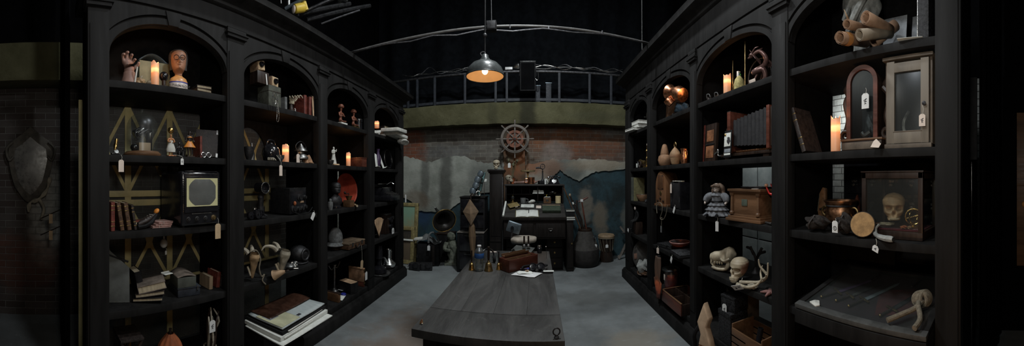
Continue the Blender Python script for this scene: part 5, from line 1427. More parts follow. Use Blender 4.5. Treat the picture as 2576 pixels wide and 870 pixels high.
lt('body','dull_brass',q,[(W*.5,0),(W*.5,.02),(W*.25,.03),(W*.2,H*.45),(W*.35,H*.5),(W*.1,H*.55)],22);sp('glass_ball','old_glass',q,(0,0,H*.75),.03);lt('finial','dull_brass',q,[(.012,0),(.014,.01),(0,.02)],12,(0,0,H*.95))
q_,W,H=C(1367,1386,490,ZM,5.40)
q=T('photo_cube','small wooden case with an oval photo and a pencil','case',q_)
bx('case','mid_wood',q,(0,0,H*.36),(W,.07,H*.72),bev=.01);lt('oval_photo','ink',q,[(.022,0),(.022,.004),(0,.005)],24,(0,-.036,H*.36),(90,0,0),sq=(.8,1.1));MB().torus(.024,.004,(0,-.037,H*.36),(90,0,0),24).build('oval_frame','dull_brass',q);tb('pencil','bright_yellow',q,[(-.02,0,H*.72),(-.005,0,H*1.02)],.005);tb('ribbon','paper',q,spline([(-.05,-.03,H*.72),(-.02,-.035,H*.78),(.02,-.035,H*.74),(.05,-.03,H*.77)],4),.006)
q_,W,H=C(1397,1411,493,ZM,5.40)
q=T('cream_candle','unlit cream pillar candle at the right of the hutch','candle',q_)
lt('wax',mat('cream_wax',(.55,.46,.26),.5,0,.1,10,.05).name,q,[(W*.5,0),(W*.5,H*.97),(W*.44,H),(0,H*.96)],26);tb('wick','ink',q,[(0,0,H*.95),(.003,0,H*1.05)],.002);lt('dish','dull_brass',q,[(W*.6,0),(W*.66,.004),(W*.55,.004)],26)
zs_=ZM+.163
q_,W,H=C(1340,1368,483,zs_,5.46)
q=T('letter_bundle','bundle of white letters tied with string on the hutch shelf','letters',q_+Vector((0,0,.004)))
for k in range(4):bx('letter','paper',q,(.003*(k%2),0,.008+.015*k),(W*(1-.03*k),.12,.012),(0,0,3*(k%3-1)))
tb('string','rope',q,[(0,-.066,0),(0,-.066,.066),(0,.066,.066),(0,.066,0)],.003);tb('bow','rope',q,spline([(-.04,-.067,.05),(-.015,-.07,.072),(0,-.068,.066),(.015,-.07,.075),(.045,-.067,.05)],4),.003)
q_,W,H=C(1378,1402,485,zs_,5.46)
q=T('black_dish','black dish with a bright lid on the hutch shelf','dish',q_)
lt('dish','black_gloss',q,[(W*.35,0),(W*.5,.02),(W*.52,.03),(W*.4,.03),(0,.02)],28);lt('lid','pewter',q,[(W*.3,.03),(W*.26,.045),(.01,.055),(0,.06)],22)
zt_=ZT
q_,W,H=C(1271,1294,441,zt_,5.45)
q=skull('skull lying tilted at the left end of the desk hutch',q_,.9,.15,'grey_bone');q.rotation_euler=(radians(-18),radians(6),.9);q.location.z+=.02
q_,W,H=C(1296,1330,455,zt_,5.42)
q=T('long_bone','long pale arm bone lying between the skull and copper mug','bone',q_)
tb('shaft','pink_plaster',q,spline([(-W*.5,0,.03),(-W*.2,-.01,.03),(W*.2,-.01,.034),(W*.5,0,.04)],5),[.018,.016,.015,.014,.014,.014,.015,.016,.018,.02,.024,.03,.034,.035,.03,.022][:16])
sp('knuckle','pink_plaster',q,(-W*.52,0,.024),(.022,.024,.022));bx('tray','dark_wood',q,(0,.0,.005),(W*1.1,.06,.01))
q_,W,H=C(1274,1304,402,zt_,5.62)
q=T('dried_plant','dried plant in an orange pot with a white tag','plant',q_)
lt('pot','rust',q,[(.035,0),(.055,.09),(.06,.10),(.05,.10),(0,.08)],22)
rnd=random.Random(4)
for k in range(9):
 a=rnd.uniform(0,6.28);r_=rnd.uniform(.04,.11);h_=H*rnd.uniform(.7,1)
 tb('stem',mat('dry_leaf',(.12,.12,.07),.8,0,.4,20,.2).name,q,spline([(0,0,.09),(r_*.4*cos(a),r_*.4*sin(a),h_*.6),(r_*cos(a),r_*sin(a),h_)],4),.004)
 MB().sph((r_*cos(a),r_*sin(a),h_),(.034,.02,.012),10,8,(20*k,15*k,40*k)).build('leaf','dry_leaf',q,smooth=60)
tag(q,(-.05,-.08,H*.86),.0,.05,.085,'tag_white')
q_,W,H=C(1310,1346,426,zt_,5.56)
q=T('balance_scale','brass balance scale with a wide cream pan','scale',q_)
lt('base','brass',q,[(.06,0),(.06,.012),(.02,.02),(.012,.05),(.018,.08),(.012,.10),(.012,H*.72),(.03,H*.74),(.02,H*.78)],24);lt('pan',mat('pale_brass',(.55,.44,.24),.35,.6,.2,10,.1).name,q,[(.02,H*.78),(W*.5,H*.84),(W*.52,H*.93),(W*.48,H*.93),(0,H*.84)],34);tb('pin','brass',q,[(0,0,H*.84),(0,0,H*1.06)],.006)
q_,W,H=C(1327,1345,446,zt_,5.37)
q=T('copper_mug','bright copper mug in front of the balance scale','mug',q_)
open_lathe([(.001,.004),(W*.46,.002),(W*.5,.01),(W*.5,H),(W*.46,H),(W*.44,.012),(.001,.012)],26).build('body','copper',q);tb('handle','copper',q,spline([(-W*.5,0,H*.8),(-W*.85,0,H*.75),(-W*.85,0,H*.3),(-W*.5,0,H*.22)],5),.007)
q_,W,H=C(1344,1354,448,zt_,5.36)
q=T('wooden_hand','small pink wooden model hand reclining beside the copper mug','model hand',q_)
tb('palm','pink_plaster',q,[(-.04,0,.02),(.01,0,.045)],[.018,.024])
for k in range(4):tb('finger','pink_plaster',q,[(.01,-.018+.012*k,.045),(.035,-.018+.012*k,.062),(.055,-.018+.012*k,.06-.004*k)],[.007,.006,.004])
q_,W,H=C(1352,1378,412,zt_,5.44)
q=T('brass_sextant','black pedestal instrument with a spoked wheel and white tag','instrument',q_)
bx('base','black_matte',q,(-.01,0,.03),(.15,.10,.06),bev=.01);lt('column','dark_iron',q,[(.03,.06),(.015,.09),(.012,H*.6),(.02,H*.62)],18)
MB().torus(.045,.006,(.0,0,H*.86),(90,0,30),28,8).box((0,0,H*.86),(.085,.006,.006)).box((0,0,H*.86),(.006,.006,.085)).build('spoked_wheel','dark_iron',q)
tb('arm','dark_iron',q,spline([(0,0,H*.6),(-.01,0,H*.74),(-.09,-.01,H*.8)],4),.008);MB().tube([(-.12,-.01,H*.79),(-.05,-.01,H*.81)],.016,12).build('eyepiece','dark_iron',q);tag(q,(.045,-.06,.085),.0,.025,.09,'tag_white');tb('white_cord','paper',q,spline([(.05,-.05,.09),(.075,-.06,.07),(.085,-.06,.04)],4),.008)
q_,W,H=C(1379,1408,443,zt_,5.42)
q=T('rotary_telephone','black rotary telephone at the right end of the hutch','telephone',q_)
MB().lathe([(W*.52,0),(W*.52,.01),(W*.45,.03),(W*.36,.085),(W*.3,.10),(0,.10)],30,(0,0,0),None,(1,.8)).build('body','black_gloss',q,smooth=60)
lt('dial','pewter',q,[(.04,0),(.04,.005),(.016,.007),(.016,.010),(0,.010)],26,(0,-.062,.055),(62,0,0));tb('handset','black_gloss',q,spline([(-W*.5,0,.10),(-W*.42,0,.125),(0,0,.14),(W*.42,0,.125),(W*.5,0,.10)],4),[.022,.022,.02,.016,.012,.011,.011,.011,.011,.011,.011,.012,.016,.02,.022,.022,.022])
for sx in(-1,1):lt('cradle','black_gloss',q,[(.012,.09),(.012,.12)],12,(sx*.035,0,0))
q_,W,H=C(1229,1267,426,0,5.2)
PX=q_.x;PH=H;PW=W
o=T('tall_cabinet','tall narrow dark pillar cabinet left of the writing desk','cabinet',Vector((PX,5.32,0)))
bx('shaft','ebony',o,(0,0,PH*.5),(PW*.86,.26,PH-.06),bev=.004);bx('cap','ebony',o,(0,0,PH-.02),(PW*1.12,.32,.04),bev=.008);bx('cap_mould','ebony',o,(0,0,PH-.05),(PW*1.0,.29,.03),bev=.006);bx('foot','ebony',o,(0,0,.06),(PW*1.05,.30,.12),bev=.006)
bx('door_panel','ebony',o,(0,-.134,PH*.62),(PW*.62,.008,PH*.55),bev=.003);bx('bright_corner_strip','iron',o,(PW*.44,-.132,PH*.55),(.014,.006,PH*.75));bx('middle_rail','ebony',o,(0,-.136,PH*.3),(PW*.8,.014,.03))
q=skull('upright skull on the cap of the tall pillar cabinet',Vector((PX+5.2*tan(th(1248))-5.2*tan(th(1248)),5.26,PH+.003)),-.05,.165)
q_,W,H=C(1257,1266,417,PH,5.3)
q=T('grey_figurine','tiny grey figurine beside the skull on the pillar cabinet','figurine',Vector((PX+PW*.42,5.3,PH+.003)))
figure(q,.12,'stone');bx('base','stone',q,(0,-.004,.003),(.05,.04,.006))
q_,W,H=C(1152,1219,497,0,5.05)
CX,CWd,CH=q_.x-.0,W,H
o=T('chest_of_drawers','black chest of drawers with a stepped front left of the pillar cabinet','chest',Vector((CX,5.28,0)))
zst=EYE-(588-451)/F*5.0
bx('upper_case','black_matte',o,(0,.05,(CH+zst)/2),(CWd*.94,.36,CH-zst),bev=.004);bx('lower_case','black_matte',o,(-.01,0,zst/2),(CWd,.50,zst-.01),bev=.004);bx('step_top','grey_wood',o,(-.01,-.005,zst-.006),(CWd*1.01,.51,.014));bx('top_board','black_wood',o,(0,.05,CH+.0),(CWd*.98,.39,.02),bev=.004)
for zc,hh,yy in((CH-.17,.28,-.135),(zst+.19,.28,-.135),(zst*.73,zst*.40,-.255),(zst*.27,zst*.40,-.255)):
 d_=bx('drawer','black_gloss',o,(0,yy,zc),(CWd*.84,.016,hh*.94),bev=.003)
 bx('drawer_edge','pewter',d_,(0,yy-.006,zc+hh*.47),(CWd*.5,.006,.006));MB().torus(.022,.004,(0,yy-.012,zc),(90,0,0),18,6,180,360).build('ring_pull','pewter',d_)
q_,W,H=C(1176,1212,428,CH+.012,5.15)
q=T('teal_case','pale teal case leaning at the back of the chest top','case',q_+Vector((-.0,.13,.025)),rot=(0,radians(14),0))
bx('panel','teal_paint',q,(0.02,0,H*.46),(W*.42,.07,H*.92),bev=.006);bx('strap','dark_leather',q,(.02,-.04,H*.5),(W*.43,.01,.02))
q=T('leg_brace','blue-grey jointed metal leg brace leaning against the teal case','brace',q_+Vector((-.04,-.02,.035)),rot=(0,radians(20),0))
for k in range(4):
 open_lathe([(.045-.004*abs(k-1.5),0),(.055,.03),(.052,.085),(.044,.10)],18).build('plate_segment','blue_steel',q,loc=(.01*(k%2),0,.105*k+.01),rot=(0,radians(-10+8*k),0),smooth=60)
 sp('rivet','silver',q,(.055,-.02,.105*k+.06),.008)
tb('side_bar','pewter',q,spline([(.06,-.01,.0),(.07,-.02,.15),(.055,-.02,.3),(.06,0,.43)],4),.009);MB().torus(.04,.009,(.10,-.03,.06),(80,0,20),22,8).build('hinge_ring','silver',q);bx('foot_plate','silver',q,(.08,-.03,.012),(.14,.07,.012),(0,-20,0))
q=T('white_label_card','white card propped between the teal case and the pillar cabinet','card',Vector((5.2*tan(th(1216)),5.3,CH+.016)),rot=(radians(-10),0,.1))
bx('card','paper',q,(0,0,.275),(.09,.004,.05));bx('stick','dark_wood',q,(0,.004,.13),(.01,.006,.26))
q_=on(1192,664,0)
kx,ky,kz=4.86*tan(th(1184)),4.86,EYE-(538-451)/F*4.9
o=T('parasol','closed brown parasol with a diamond of tan cloth leaning on the chest','parasol',Vector((kx+.05,4.86,.01)),rot=(radians(-4),radians(-3),0))
tb('shaft','dark_wood',o,[(0,0,0),(0,0,1.22)],.009);MB().lathe([(.012,.10),(.035,.30),(.06,.62),(.05,.78),(.012,.88)],18).build('folded_canopy',mat('brown_canopy',(.12,.075,.04),.75,0,.4,10,.4,stretch=(3,3,.3)).name,o,smooth=0)
km=MB();zc=kz-.0
km.add([(0,-.07,zc+.22),(-.13,-.05,zc+.02),(0,-.10,zc-.02),(.13,-.05,zc+.02),(0,-.07,zc-.20),(0,-.02,zc)],[(0,1,2),(0,2,3),(1,4,2),(2,4,3),(0,5,1),(0,3,5),(1,5,4),(3,4,5)])
km.build('cloth_diamond',mat('kite_cloth',(.17,.115,.07),.8,0,.3,10,.3).name,o,smooth=0);tb('crook_handle','dark_wood',o,spline([(0,0,1.22),(0,0,1.28),(.03,0,1.31),(.06,0,1.28)],5),.011)
hr=5.1
hc=Vector((hr*sin(th(1118)),hr*cos(th(1118)),EYE-(555-451)/F*hr))
q_=on(1108,662,0)
o=T('gramophone','old gramophone with a large dark brass-rimmed horn on the floor','gramophone',Vector((hc.x-.20,5.72,0)))
bx('cabinet','black_wood',o,(0,.0,.26),(.30,.30,.52),bev=.006);bx('lid','dark_wood',o,(0,0,.53),(.32,.32,.025),bev=.006);bx('plinth','black_wood',o,(0,0,.025),(.34,.34,.05),bev=.006)
dirv=Vector((.50,-.72,-.30)).normalized()
R2=dirv.to_track_quat('Z','Y').to_matrix().to_4x4()
hornl=hc-o.location
hp=[(.012,-.50),(.022,-.36),(.045,-.2),(.09,-.08),(.15,-.02),(.2,0)]
hb_=open_lathe(hp,44);hb_.build('horn',mat('horn_black',(.02,.018,.016),.35,.4,.3,10,.1).name,o,loc=hornl,rot=R2.to_euler(),smooth=60,solid=.003)
MB().torus(.2,.007,(0,0,0),None,48,8).build('brass_rim','brass',o,loc=hornl,rot=R2.to_euler())
en=hornl-dirv*.5
tb('tone_arm','pewter',o,spline([tuple(en),tuple(en+Vector((-.02,.04,-.02))),(-.05,.08,.66),(-.05,.05,.55)],5),.014)
q_=on(1070,662,0)
o=T('draped_trunk','dark trunk under a grey cloth hood with a white tag','trunk',q_+Vector((.08,-.02,0)),.15)
bx('trunk_body','black_matte',o,(0,0,.20),(.40,.26,.38),bev=.01)
hood=MB();hood.grid(lambda u,v:((-.21+.42*u),-.15+.30*v,.40+.14*sin(pi*min(1,u*1.25))*(.5+.5*sin(pi*v))+.012*sin(14*u+5*v)),22,14)
hood.build('grey_hood','grey_cloth',o,solid=.008,smooth=60);tb('hood_rim','grey_cloth',o,spline([(.02,-.17,.42),(.03,-.16,.56),(.10,-.12,.60),(.18,-.16,.52),(.21,-.17,.42)],5),.018)
bx('white_slab','plaster_white',o,(-.18,-.06,.47),(.16,.12,.04),(0,-8,0),bev=.008);tag(o,(.03,-.19,.40),.02,.05,.09,'tag_white')
bx('strap','dark_leather',o,(.1,-.153,.2),(.05,.008,.36))
for k,(u,lab)in enumerate(((1056,'small dark iron gadget on the floor before the draped trunk'),(1086,'small dark machine block on the floor by the gramophone'))):
 p=on(u-4*k,664,0)+Vector((.06,-.36,.002))
 q=T('iron_gadget',lab,'gadget',p,.3*k)
 bx('block','dark_iron',q,(0,0,.06),(.2,.14,.11),bev=.012);tb('crank','iron',q,spline([(-.09,0,.08),(-.11,-.02,.10),(-.12,-.06,.05)],4),.01);lt('wheel','dark_iron',q,[(.05,0),(.05,.02),(0,.024)],20,(.03,-.07,.10),(90,0,0))
q_=on(1138,664,0)
Hs=EYE-(582-451)/F*hypot(q_.x,q_.y)
o=T('stone_statue','weathered mossy stone garden statue of a crouching figure','statue',q_,.2)
sb_=MB()
def stfn(u,v):
 a=2*pi*u
 prof=[(0,.13),(.08,.14),(.15,.11),(.35,.13),(.55,.14),(.68,.10),(.76,.065),(.86,.085),(.95,.07),(1,.005)]
 for i in range(len(prof)-1):
  if prof[i][0]<=v<=prof[i+1][0]:
   t=(v-prof[i][0])/(prof[i+1][0]-prof[i][0]);r_=prof[i][1]+(prof[i+1][1]-prof[i][1])*t
 r_*=1+.12*sin(3*a+9*v)+.08*sin(5*a-13*v)+.05*sin(9*a+21*v)
 return(r_*cos(a)*.85+.03*sin(5*v),r_*sin(a)*.8-.03*(v>.75),v*Hs)
sb_.grid(stfn,36,44,True);sb_.build('figure','mossy_stone',o,smooth=50)
tb('arm','mossy_stone',o,spline([(-.10,-.04,Hs*.66),(-.13,-.10,Hs*.5),(-.03,-.13,Hs*.45)],4),[.045,.043,.04,.038,.036,.034,.03,.028,.025]);bx('plinth','mossy_stone',o,(0,0,.02),(.28,.24,.04),bev=.012)
for k,(uL,uR,vt,vb,y,lab,an)in enumerate(((1000,1055,510,570,5.55,'gilt framed painting of a green landscape leaning at the back',.0),(1000,1040,572,652,5.22,'gilt framed dark picture standing on the floor in front of the landscape',.0))):
 x0_,x1_=y*tan(th(uL)),y*tan(th(uR));hh=(EYE-(vt-451)/F*hypot(x1_,y));w_=x1_-x0_
 q=T('framed_painting',lab,'painting',Vector(((x0_+x1_)/2,y-.16 if k==0 else y,.004)),rot=(radians(-7),0,0),group='framed paintings leaning at the back left')
 for sx in(-1,1):bx('frame_side',mat('old_gilt',(.24,.20,.09),.5,.3,.4,16,.3).name,q,(sx*(w_/2-.035),0,hh/2),(.07,.05,hh),bev=.012)
 bx('frame_top','old_gilt',q,(0,0,hh-.035),(w_,.055,.07),bev=.012);bx('frame_bottom','old_gilt',q,(0,0,.035),(w_,.055,.07),bev=.012)
 mk='canvas_%d'%k
 mm,nt,b_,co=newmat(mk)
 sx_=nn(nt,'ShaderNodeSeparateXYZ');nt.links.new(co,sx_.inputs[0])
 g_=mrange(nt,math_(nt,'ADD',sx_.outputs[2],mrange(nt,noise(nt,co,5),.3,.7,-.15,.15,False)),hh*.45,hh*.85)
 nt.links.new(mixc(nt,g_,(.22,.19,.10)if k==0 else(.10,.075,.05),(.14,.24,.17)if k==0 else(.02,.018,.014)),b_.inputs['Base Color']);b_.inputs['Roughness'].default_value=.5
 bx('canvas',mk,q,(0,.0,hh/2),(w_-.12,.02,hh-.12))
 if k==1:bx('mid_rail','paper',q,(0,-.03,hh*.64),(w_*.9,.02,.03),bev=.004)
q_=on(1318,690,0)
sx0=4.25
seat=Vector((sx0*sin(th(1318)),sx0*cos(th(1318)),EYE-(600-451)/F*sx0))
o=T('drafting_chair','swivel drafting chair with a beige seat and blue-grey backrest','chair',Vector((seat.x,seat.y,0)))
MB().lathe([(.0,-.045),(.16,-.045),(.185,-.02),(.18,.012),(.15,.024),(0,.026)],8,(0,0,seat.z),(0,0,22),(1.05,.9)).build('seat','beige_pad',o,bev=.012,smooth=50)
lt('column','dark_iron',o,[(.03,.08),(.03,.35),(.022,.35),(.022,seat.z-.04),(.10,seat.z-.042)],18)
for k in range(5):
 a=2*pi*k/5+.3;tb('foot_leg','dark_iron',o,[(0,0,.1),(.26*cos(a),.26*sin(a),.03)],.018);sp('caster','black_gloss',o,(.27*cos(a),.27*sin(a),.026),.024)
bk3=Vector((sx0*sin(th(1293)),sx0*cos(th(1293)),EYE-(571-451)/F*sx0))-o.location
bx('backrest','blue_steel',o,bk3+Vector((0,-.03,0)),(.19,.035,.155),(12,18,0),bev=.016,smooth=60);tb('back_post','iron',o,spline([(-.05,.02,seat.z-.05),(-.15,-.02,seat.z-.06),(-.17,-.05,seat.z+.02),tuple(bk3+Vector((-.02,-.06,-.02)))],5),.012);lt('knob','black_gloss',o,[(.022,0),(.022,.02),(0,.022)],14,tuple(bk3+Vector((-.02,-.05,0))),(90,0,0))
q_,W,H=C(1416,1446,556,0,5.25)
o=T('side_cabinet','low dark side cabinet squeezed at the right of the desk','cabinet',Vector((.625,5.38,0)))
SC=.86
bx('carcass','ebony',o,(0,0,SC/2),(.12,.42,SC-.02),bev=.004);bx('door','ebony',o,(0,-.214,SC*.48),(.11,.014,SC*.8),bev=.003);bx('top','ebony',o,(0,0,SC-.01),(.12,.44,.02),bev=.003);MB().lathe([(.01,0),(.014,.012),(0,.018)],12,(.03,-.22,SC*.55),(90,0,0)).build('knob','dull_brass',o)
bz=SC+.002
for k,(t_,m_,pg,lab)in enumerate(((.03,'grey_cloth','white_pages','bottom grey book on the side cabinet right of the desk'),(.032,'grey_green','white_pages','second grey-green book on the side cabinet right of the desk'),(.08,'black_matte','black_matte','thick black book box in the pile right of the desk'),(.03,'grey_green','white_pages','pale covered book on top of the pile right of the desk'))):
 flat_book(lab,Vector((.64,5.27,bz)),.06-.04*k,.15,.17,t_,m_,'books piled right of the desk',pg);bz+=t_+.001
q_=on(1475,676,0)+Vector((0,.10,0))
rr_=hypot(q_.x,q_.y)
q_.x+=.02;Wb=74*rr_/F;Hb=EYE-(577-451)/F*rr_
q_.y+=.15
o=T('conical_basket','big dark two-tone conical pot holding walking canes','basket',q_)
open_lathe([(.001,.012),(Wb*.40,.002),(Wb*.46,.02),(Wb*.5,Hb*.2),(Wb*.5,Hb*.44),(Wb*.49,Hb*.46)],40).build('lower_body',mat('basket_low',(.018,.016,.015),.7,0,.4,12,.3).name,o,smooth=60);open_lathe([(Wb*.49,Hb*.46),(Wb*.24,Hb*.93),(Wb*.235,Hb*.95)],40).build('upper_body',mat('basket_top',(.042,.039,.035),.8,0,.3,16,.4).name,o,smooth=60)
open_lathe([(Wb*.22,Hb*.90),(Wb*.245,Hb*.95),(Wb*.235,Hb),(Wb*.205,Hb),(Wb*.2,Hb*.85)],36).build('rim','dark_wood',o,solid=.004)
tag(o,(Wb*.30,-Wb*.30,Hb*.78),.12,.04,.13,'tag_white',tilt=12)
MB().torus(.03,.006,(Wb*.30,-Wb*.28,Hb*.78),(70,0,20),20,6).build('ring_handle','dark_iron',o)
for k,(u0_,v0_,u1_,v1_,kind,lab,m_)in enumerate(((1437,492,1468,592,0,'dark wooden cane with a knob and white band, leaning furthest left','dark_wood'),(1456,506,1466,592,1,'gnarled bare walking stick with a forked top','dark_wood'),(1470,507,1479,592,2,'reddish crutch-handled cane with a white tag on the handle','red_wood'),(1420,470,1462,592,0,'thin long dark cane rising furthest from the pot','brown_leather'))):
 base=Vector((q_.x+(u1_-1473)*rr_/F*.9,q_.y+[-.02,.03,.06,.0][k],Hb*.93))
 r_=rr_;top=Vector((r_*sin(th(u0_)),r_*cos(th(u0_))+.1,EYE-(v0_-451)/F*r_))
 top.y=base.y+.1;d=(top-base);bot=base-d.normalized()*.3
 c=T('walking_cane',lab,'cane',base,0,'walking canes in the conical pot')
 loc=lambda p:Vector(p)-base
 pts=[loc(bot),Vector((0,0,0)),loc(top)]
 if kind==1:pts=spline([loc(bot),Vector((0,0,0)),d*.35+Vector((.02,0,0)),d*.7+Vector((-.02,0,0)),d],4)
 tb('shaft',m_,c,pts,.013 if kind!=1 else .018)
 if kind==0:sp('knob','pale_wood' if k==0 else m_,c,d,(.022,.022,.03));tb('band','paper' if k==0 else 'dull_brass',c,[d*.74,d*.80],.0165)
 if kind==1:tb('fork',m_,c,spline([d*.8,d+Vector((-.05,0,-.06)),d+Vector((-.07,0,.0))],4),.012)
 if kind==2:tb('crutch_handle',m_,c,spline([d+Vector((-.06,0,-.03)),d+Vector((.0,0,.0)),d+Vector((.12,0,.06))],4),[.016,.017,.018,.018,.019,.019,.018,.017,.016]);bx('white_tag','tag_white',c,d+Vector((.0,-.02,0)),(.05,.004,.05))
q_=on(1529,660,0);rr_=hypot(q_.x,q_.y)
Wd=42*rr_/F;Hd=EYE-(592-451)/F*rr_
o=T('hand_drum','small hide-topped hand drum with rope lacing by the back wall','drum',q_+Vector((0,.12,0)))
lt('shell','dark_wood',o,[(Wd*.42,0),(Wd*.44,.02),(Wd*.36,Hd*.35),(Wd*.38,Hd*.6),(Wd*.5,Hd*.93)],36);lt('hide_head',mat('hide',(.24,.17,.10),.7,0,.3,10,.2).name,o,[(Wd*.51,Hd*.9),(Wd*.52,Hd*.95),(Wd*.47,Hd),(0,Hd*.99)],36);MB().torus(Wd*.5,.008,(0,0,Hd*.88),None,36,6).build('rope_ring','rope',o)
for k in range(14):
 a=2*pi*k/14;a2=a+.22;tb('lacing','rope',o,[(Wd*.5*cos(a),Wd*.5*sin(a),Hd*.87),(Wd*.39*cos(a2),Wd*.39*sin(a2),Hd*.4)],.005,5)
tag(o,(-.03,-Wd*.55,Hd*.75),.03,.05,.06,'tag_white')
o=T('wooden_trestle','crossed grey timber trestle between the drum and right bookcase','trestle',Vector((1.86,5.75,0)))
for a_,b_ in(((-.22,0,.02),(.30,.1,.95)),((.28,.02,.02),(-.16,.12,.62)),((-.22,.05,.03),(.18,.08,.34))):tb('beam','grey_wood',o,[a_,b_],.026,4)
tb('brace_rod','iron',o,[(-.15,.06,.5),(.3,.08,.52)],.01)
def px(side,u,v,w):
 d=(DL if side=='L' else DR)+w
 r=d/sin(ang(side,u))
 return world(side,s_of(side,u,w),w,EYE+(V0-v)/F*r)
scr=[((2116,113),(2176,106),.034,'parchment roll lying lowest and furthest left with an orange band','rust'),((2133,62),(2182,74),.026,'small parchment roll with a torn corner, upper left of the heap',None),((2166,92),(2236,84),.032,'grey-brown parchment roll in the middle of the heap',None),((2180,46),(2236,76),.036,'wide dark parchment roll on top of the heap',None),((2200,105),(2250,66),.036,'parchment roll at the right behind the rest of the heap',None)]
for k,(a,b,r_,lab,band)in enumerate(scr):
 wa,wb_=(-.09,.16)if k<4 else(.02,.20)
 pa_,pb_=px('R',*a,wa+.02*k),px('R',*b,wb_)
 minz=ZR[4]+.004+r_
 pa_.z=max(pa_.z,minz+(.0 if k==0 else .01));pb_.z=max(pb_.z,minz)
 c=(pa_+pb_)/2
 o=T('parchment_scroll',lab,'scroll',c,0,'parchment scrolls on the top right shelf')
 d=(pb_-pa_);L=d.length;q=d.normalized().to_track_quat('Z','Y').to_euler()
 sr=MB();N=40
 pts=[(r_*(1-.35*t/N)*cos(2*pi*2.2*t/N),r_*(1-.35*t/N)*sin(2*pi*2.2*t/N))for t in range(N+1)]
 vs=[(x,y,z)for z in(-L*.55,-L*.2,L*.2,L*.55)for x,y in pts]
 n_=N+1
 sr.add(vs,[(j*n_+i,j*n_+i+1,(j+1)*n_+i+1,(j+1)*n_+i)for j in range(3)for i in range(N)])
 sr.build('rolled_sheet',mat('scroll_skin',(.26,.16,.10),.7,0,.35,7,.3).name if k!=2 else mat('grey_parchment',(.24,.20,.15),.75,0,.3,7,.3).name,o,rot=q,solid=.0015,smooth=60)
 if k==1:MB().add([(0,r_,0),(0,r_+.045,-.02),(0,r_*.4,.05)],[(0,1,2)]).build('torn_corner','parchment',o,loc=Vector(d)*-.5,rot=q,solid=.0015)
 if band:open_lathe([(r_*1.03,-L*.40),(r_*1.03,-L*.22)],30).build('orange_band','orange_and_candlelit',o,rot=q)
p,rz,W,H=S('R',2143,2192,12,4,.24)
H=.52
o=T('stone_torso','weathered grey stone torso rising above the parchment scrolls','statue',p,rz)
def torso(u,v):
 a=2*pi*u
 prof=[(0,.045),(.1,.05),(.3,.055),(.45,.085),(.7,.12),(.85,.13),(.95,.08),(1,.004)]
 for i in range(len(prof)-1):
  if prof[i][0]<=v<=prof[i+1][0]:
   t=(v-prof[i][0])/(prof[i+1][0]-prof[i][0]);r=prof[i][1]+(prof[i+1][1]-prof[i][1])*t
 r*=1+.09*sin(4*a+11*v)+.07*sin(7*a-19*v)
 return(r*cos(a),r*sin(a)*.8,v*H)
tm=MB();tm.grid(torso,40,44,True);tm.build('torso','stone',o,smooth=50)
tb('draped_fold','stone',o,spline([(-.06,-.07,H*.35),(.0,-.10,H*.5),(.07,-.09,H*.72)],5),.022);tb('fold','stone',o,spline([(-.09,-.06,H*.55),(-.02,-.10,H*.68),(.05,-.10,H*.85)],5),.018)
for k,(uL,uR,vt,w_,lab,m_)in enumerate(((2218,2278,36,.26,'grey photographic print leaning behind the scrolls','photo_grey'),(2290,2318,33,.30,'darker photographic print right of the black divider','photo_grey'))):
 p,rz,W,H=S('R',uL,uR,vt,4,w_,D=.01)
 o=T('photo_print',lab,'print',p,rot=(radians(-7),0,rz),group='prints at the back of the top right shelf')
 bx('print',m_,o,(0,0,H/2),(W,.003,H));bx('white_border','white_pages',o,(0,-.002,.004),(W,.002,.008))
p,rz,W,H=S('R',2270,2318,90,4,.06)
o=T('paper_sheet','white paper sheet lying near the right end of top shelf','paper',p,rz);bx('sheet','paper',o,(0,0,.001),(.13,.14,.002),(0,0,10));bx('fold','white_pages',o,(.01,.0,.003),(.12,.002,.001),(0,0,10))
p,rz,W,H=S('R',2318,2346,20,4,.15)
o=T('glitter_case','tall black glittering case at the right end of top shelf','case',p,rz)
bx('case','glitter',o,(0,0,.17),(W*1.0,.14,.34),bev=.004);bx('edge','silver',o,(-W*.5,-.07,.17),(.004,.004,.33));bx('lid_line','black_gloss',o,(0,-.0,.26),(W*1.01,.142,.004))
p,rz,W,H=S('R',2026,2052,266,3,.10)
o=book('tall worn brown book leaning at the left of second shelf',p+Vector((.02,0,.010)),(0,radians(-20),rz),.034,.17,H*.98,'dark_leather',None,'pages',band='dull_brass')
candle('tall lit cream pillar candle, nearest on the right bookcase','R',2090,2114,292,3,.04)
p,rz,W,H=S('R',2112,2236,176,3,.17)
p,rz,W,H=S('R',2124,2246,178,3,.15,D=.16)
o=T('mantel_clock','round-arched wooden mantel clock case with glass front and hanging tag','clock',p,rz)
W=min(W,.275);aw=W*.40;ah=H*.80
bx('base','dark_wood',o,(0,0,H*.06),(W*1.08,.19,H*.12),bev=.005);bx('base_front',mat('dusty_wood',(.10,.077,.056),.6,0,.3,10,.2).name,o,(0,-.0965,H*.055),(W*1.04,.004,H*.085));bx('base_top','mid_wood',o,(0,0,H*.128),(W*1.12,.20,.012),bev=.003)
def archpoly(hw_,z0_,top,n=20):
 return[(-hw_,z0_)]+[(-hw_*cos(pi*j/n),top-hw_+hw_*sin(pi*j/n))for j in range(n+1)]+[(hw_,z0_)]
def archring(hw_,iw,z0_,top,n=24):
 a_=[(-hw_,z0_)]+[(-hw_*cos(pi*j/n),top-hw_+hw_*sin(pi*j/n))for j in range(n+1)]+[(hw_,z0_)]
 b_=[(iw,z0_)]+[(iw*cos(pi*j/n),top-hw_+iw*sin(pi*j/n))for j in range(n+1)]+[(-iw,z0_)]
 return a_+b_
MB().prism(archring(aw,aw-.018,H*.14,H),-.075,.07).build('arched_case','dark_wood',o,smooth=40)
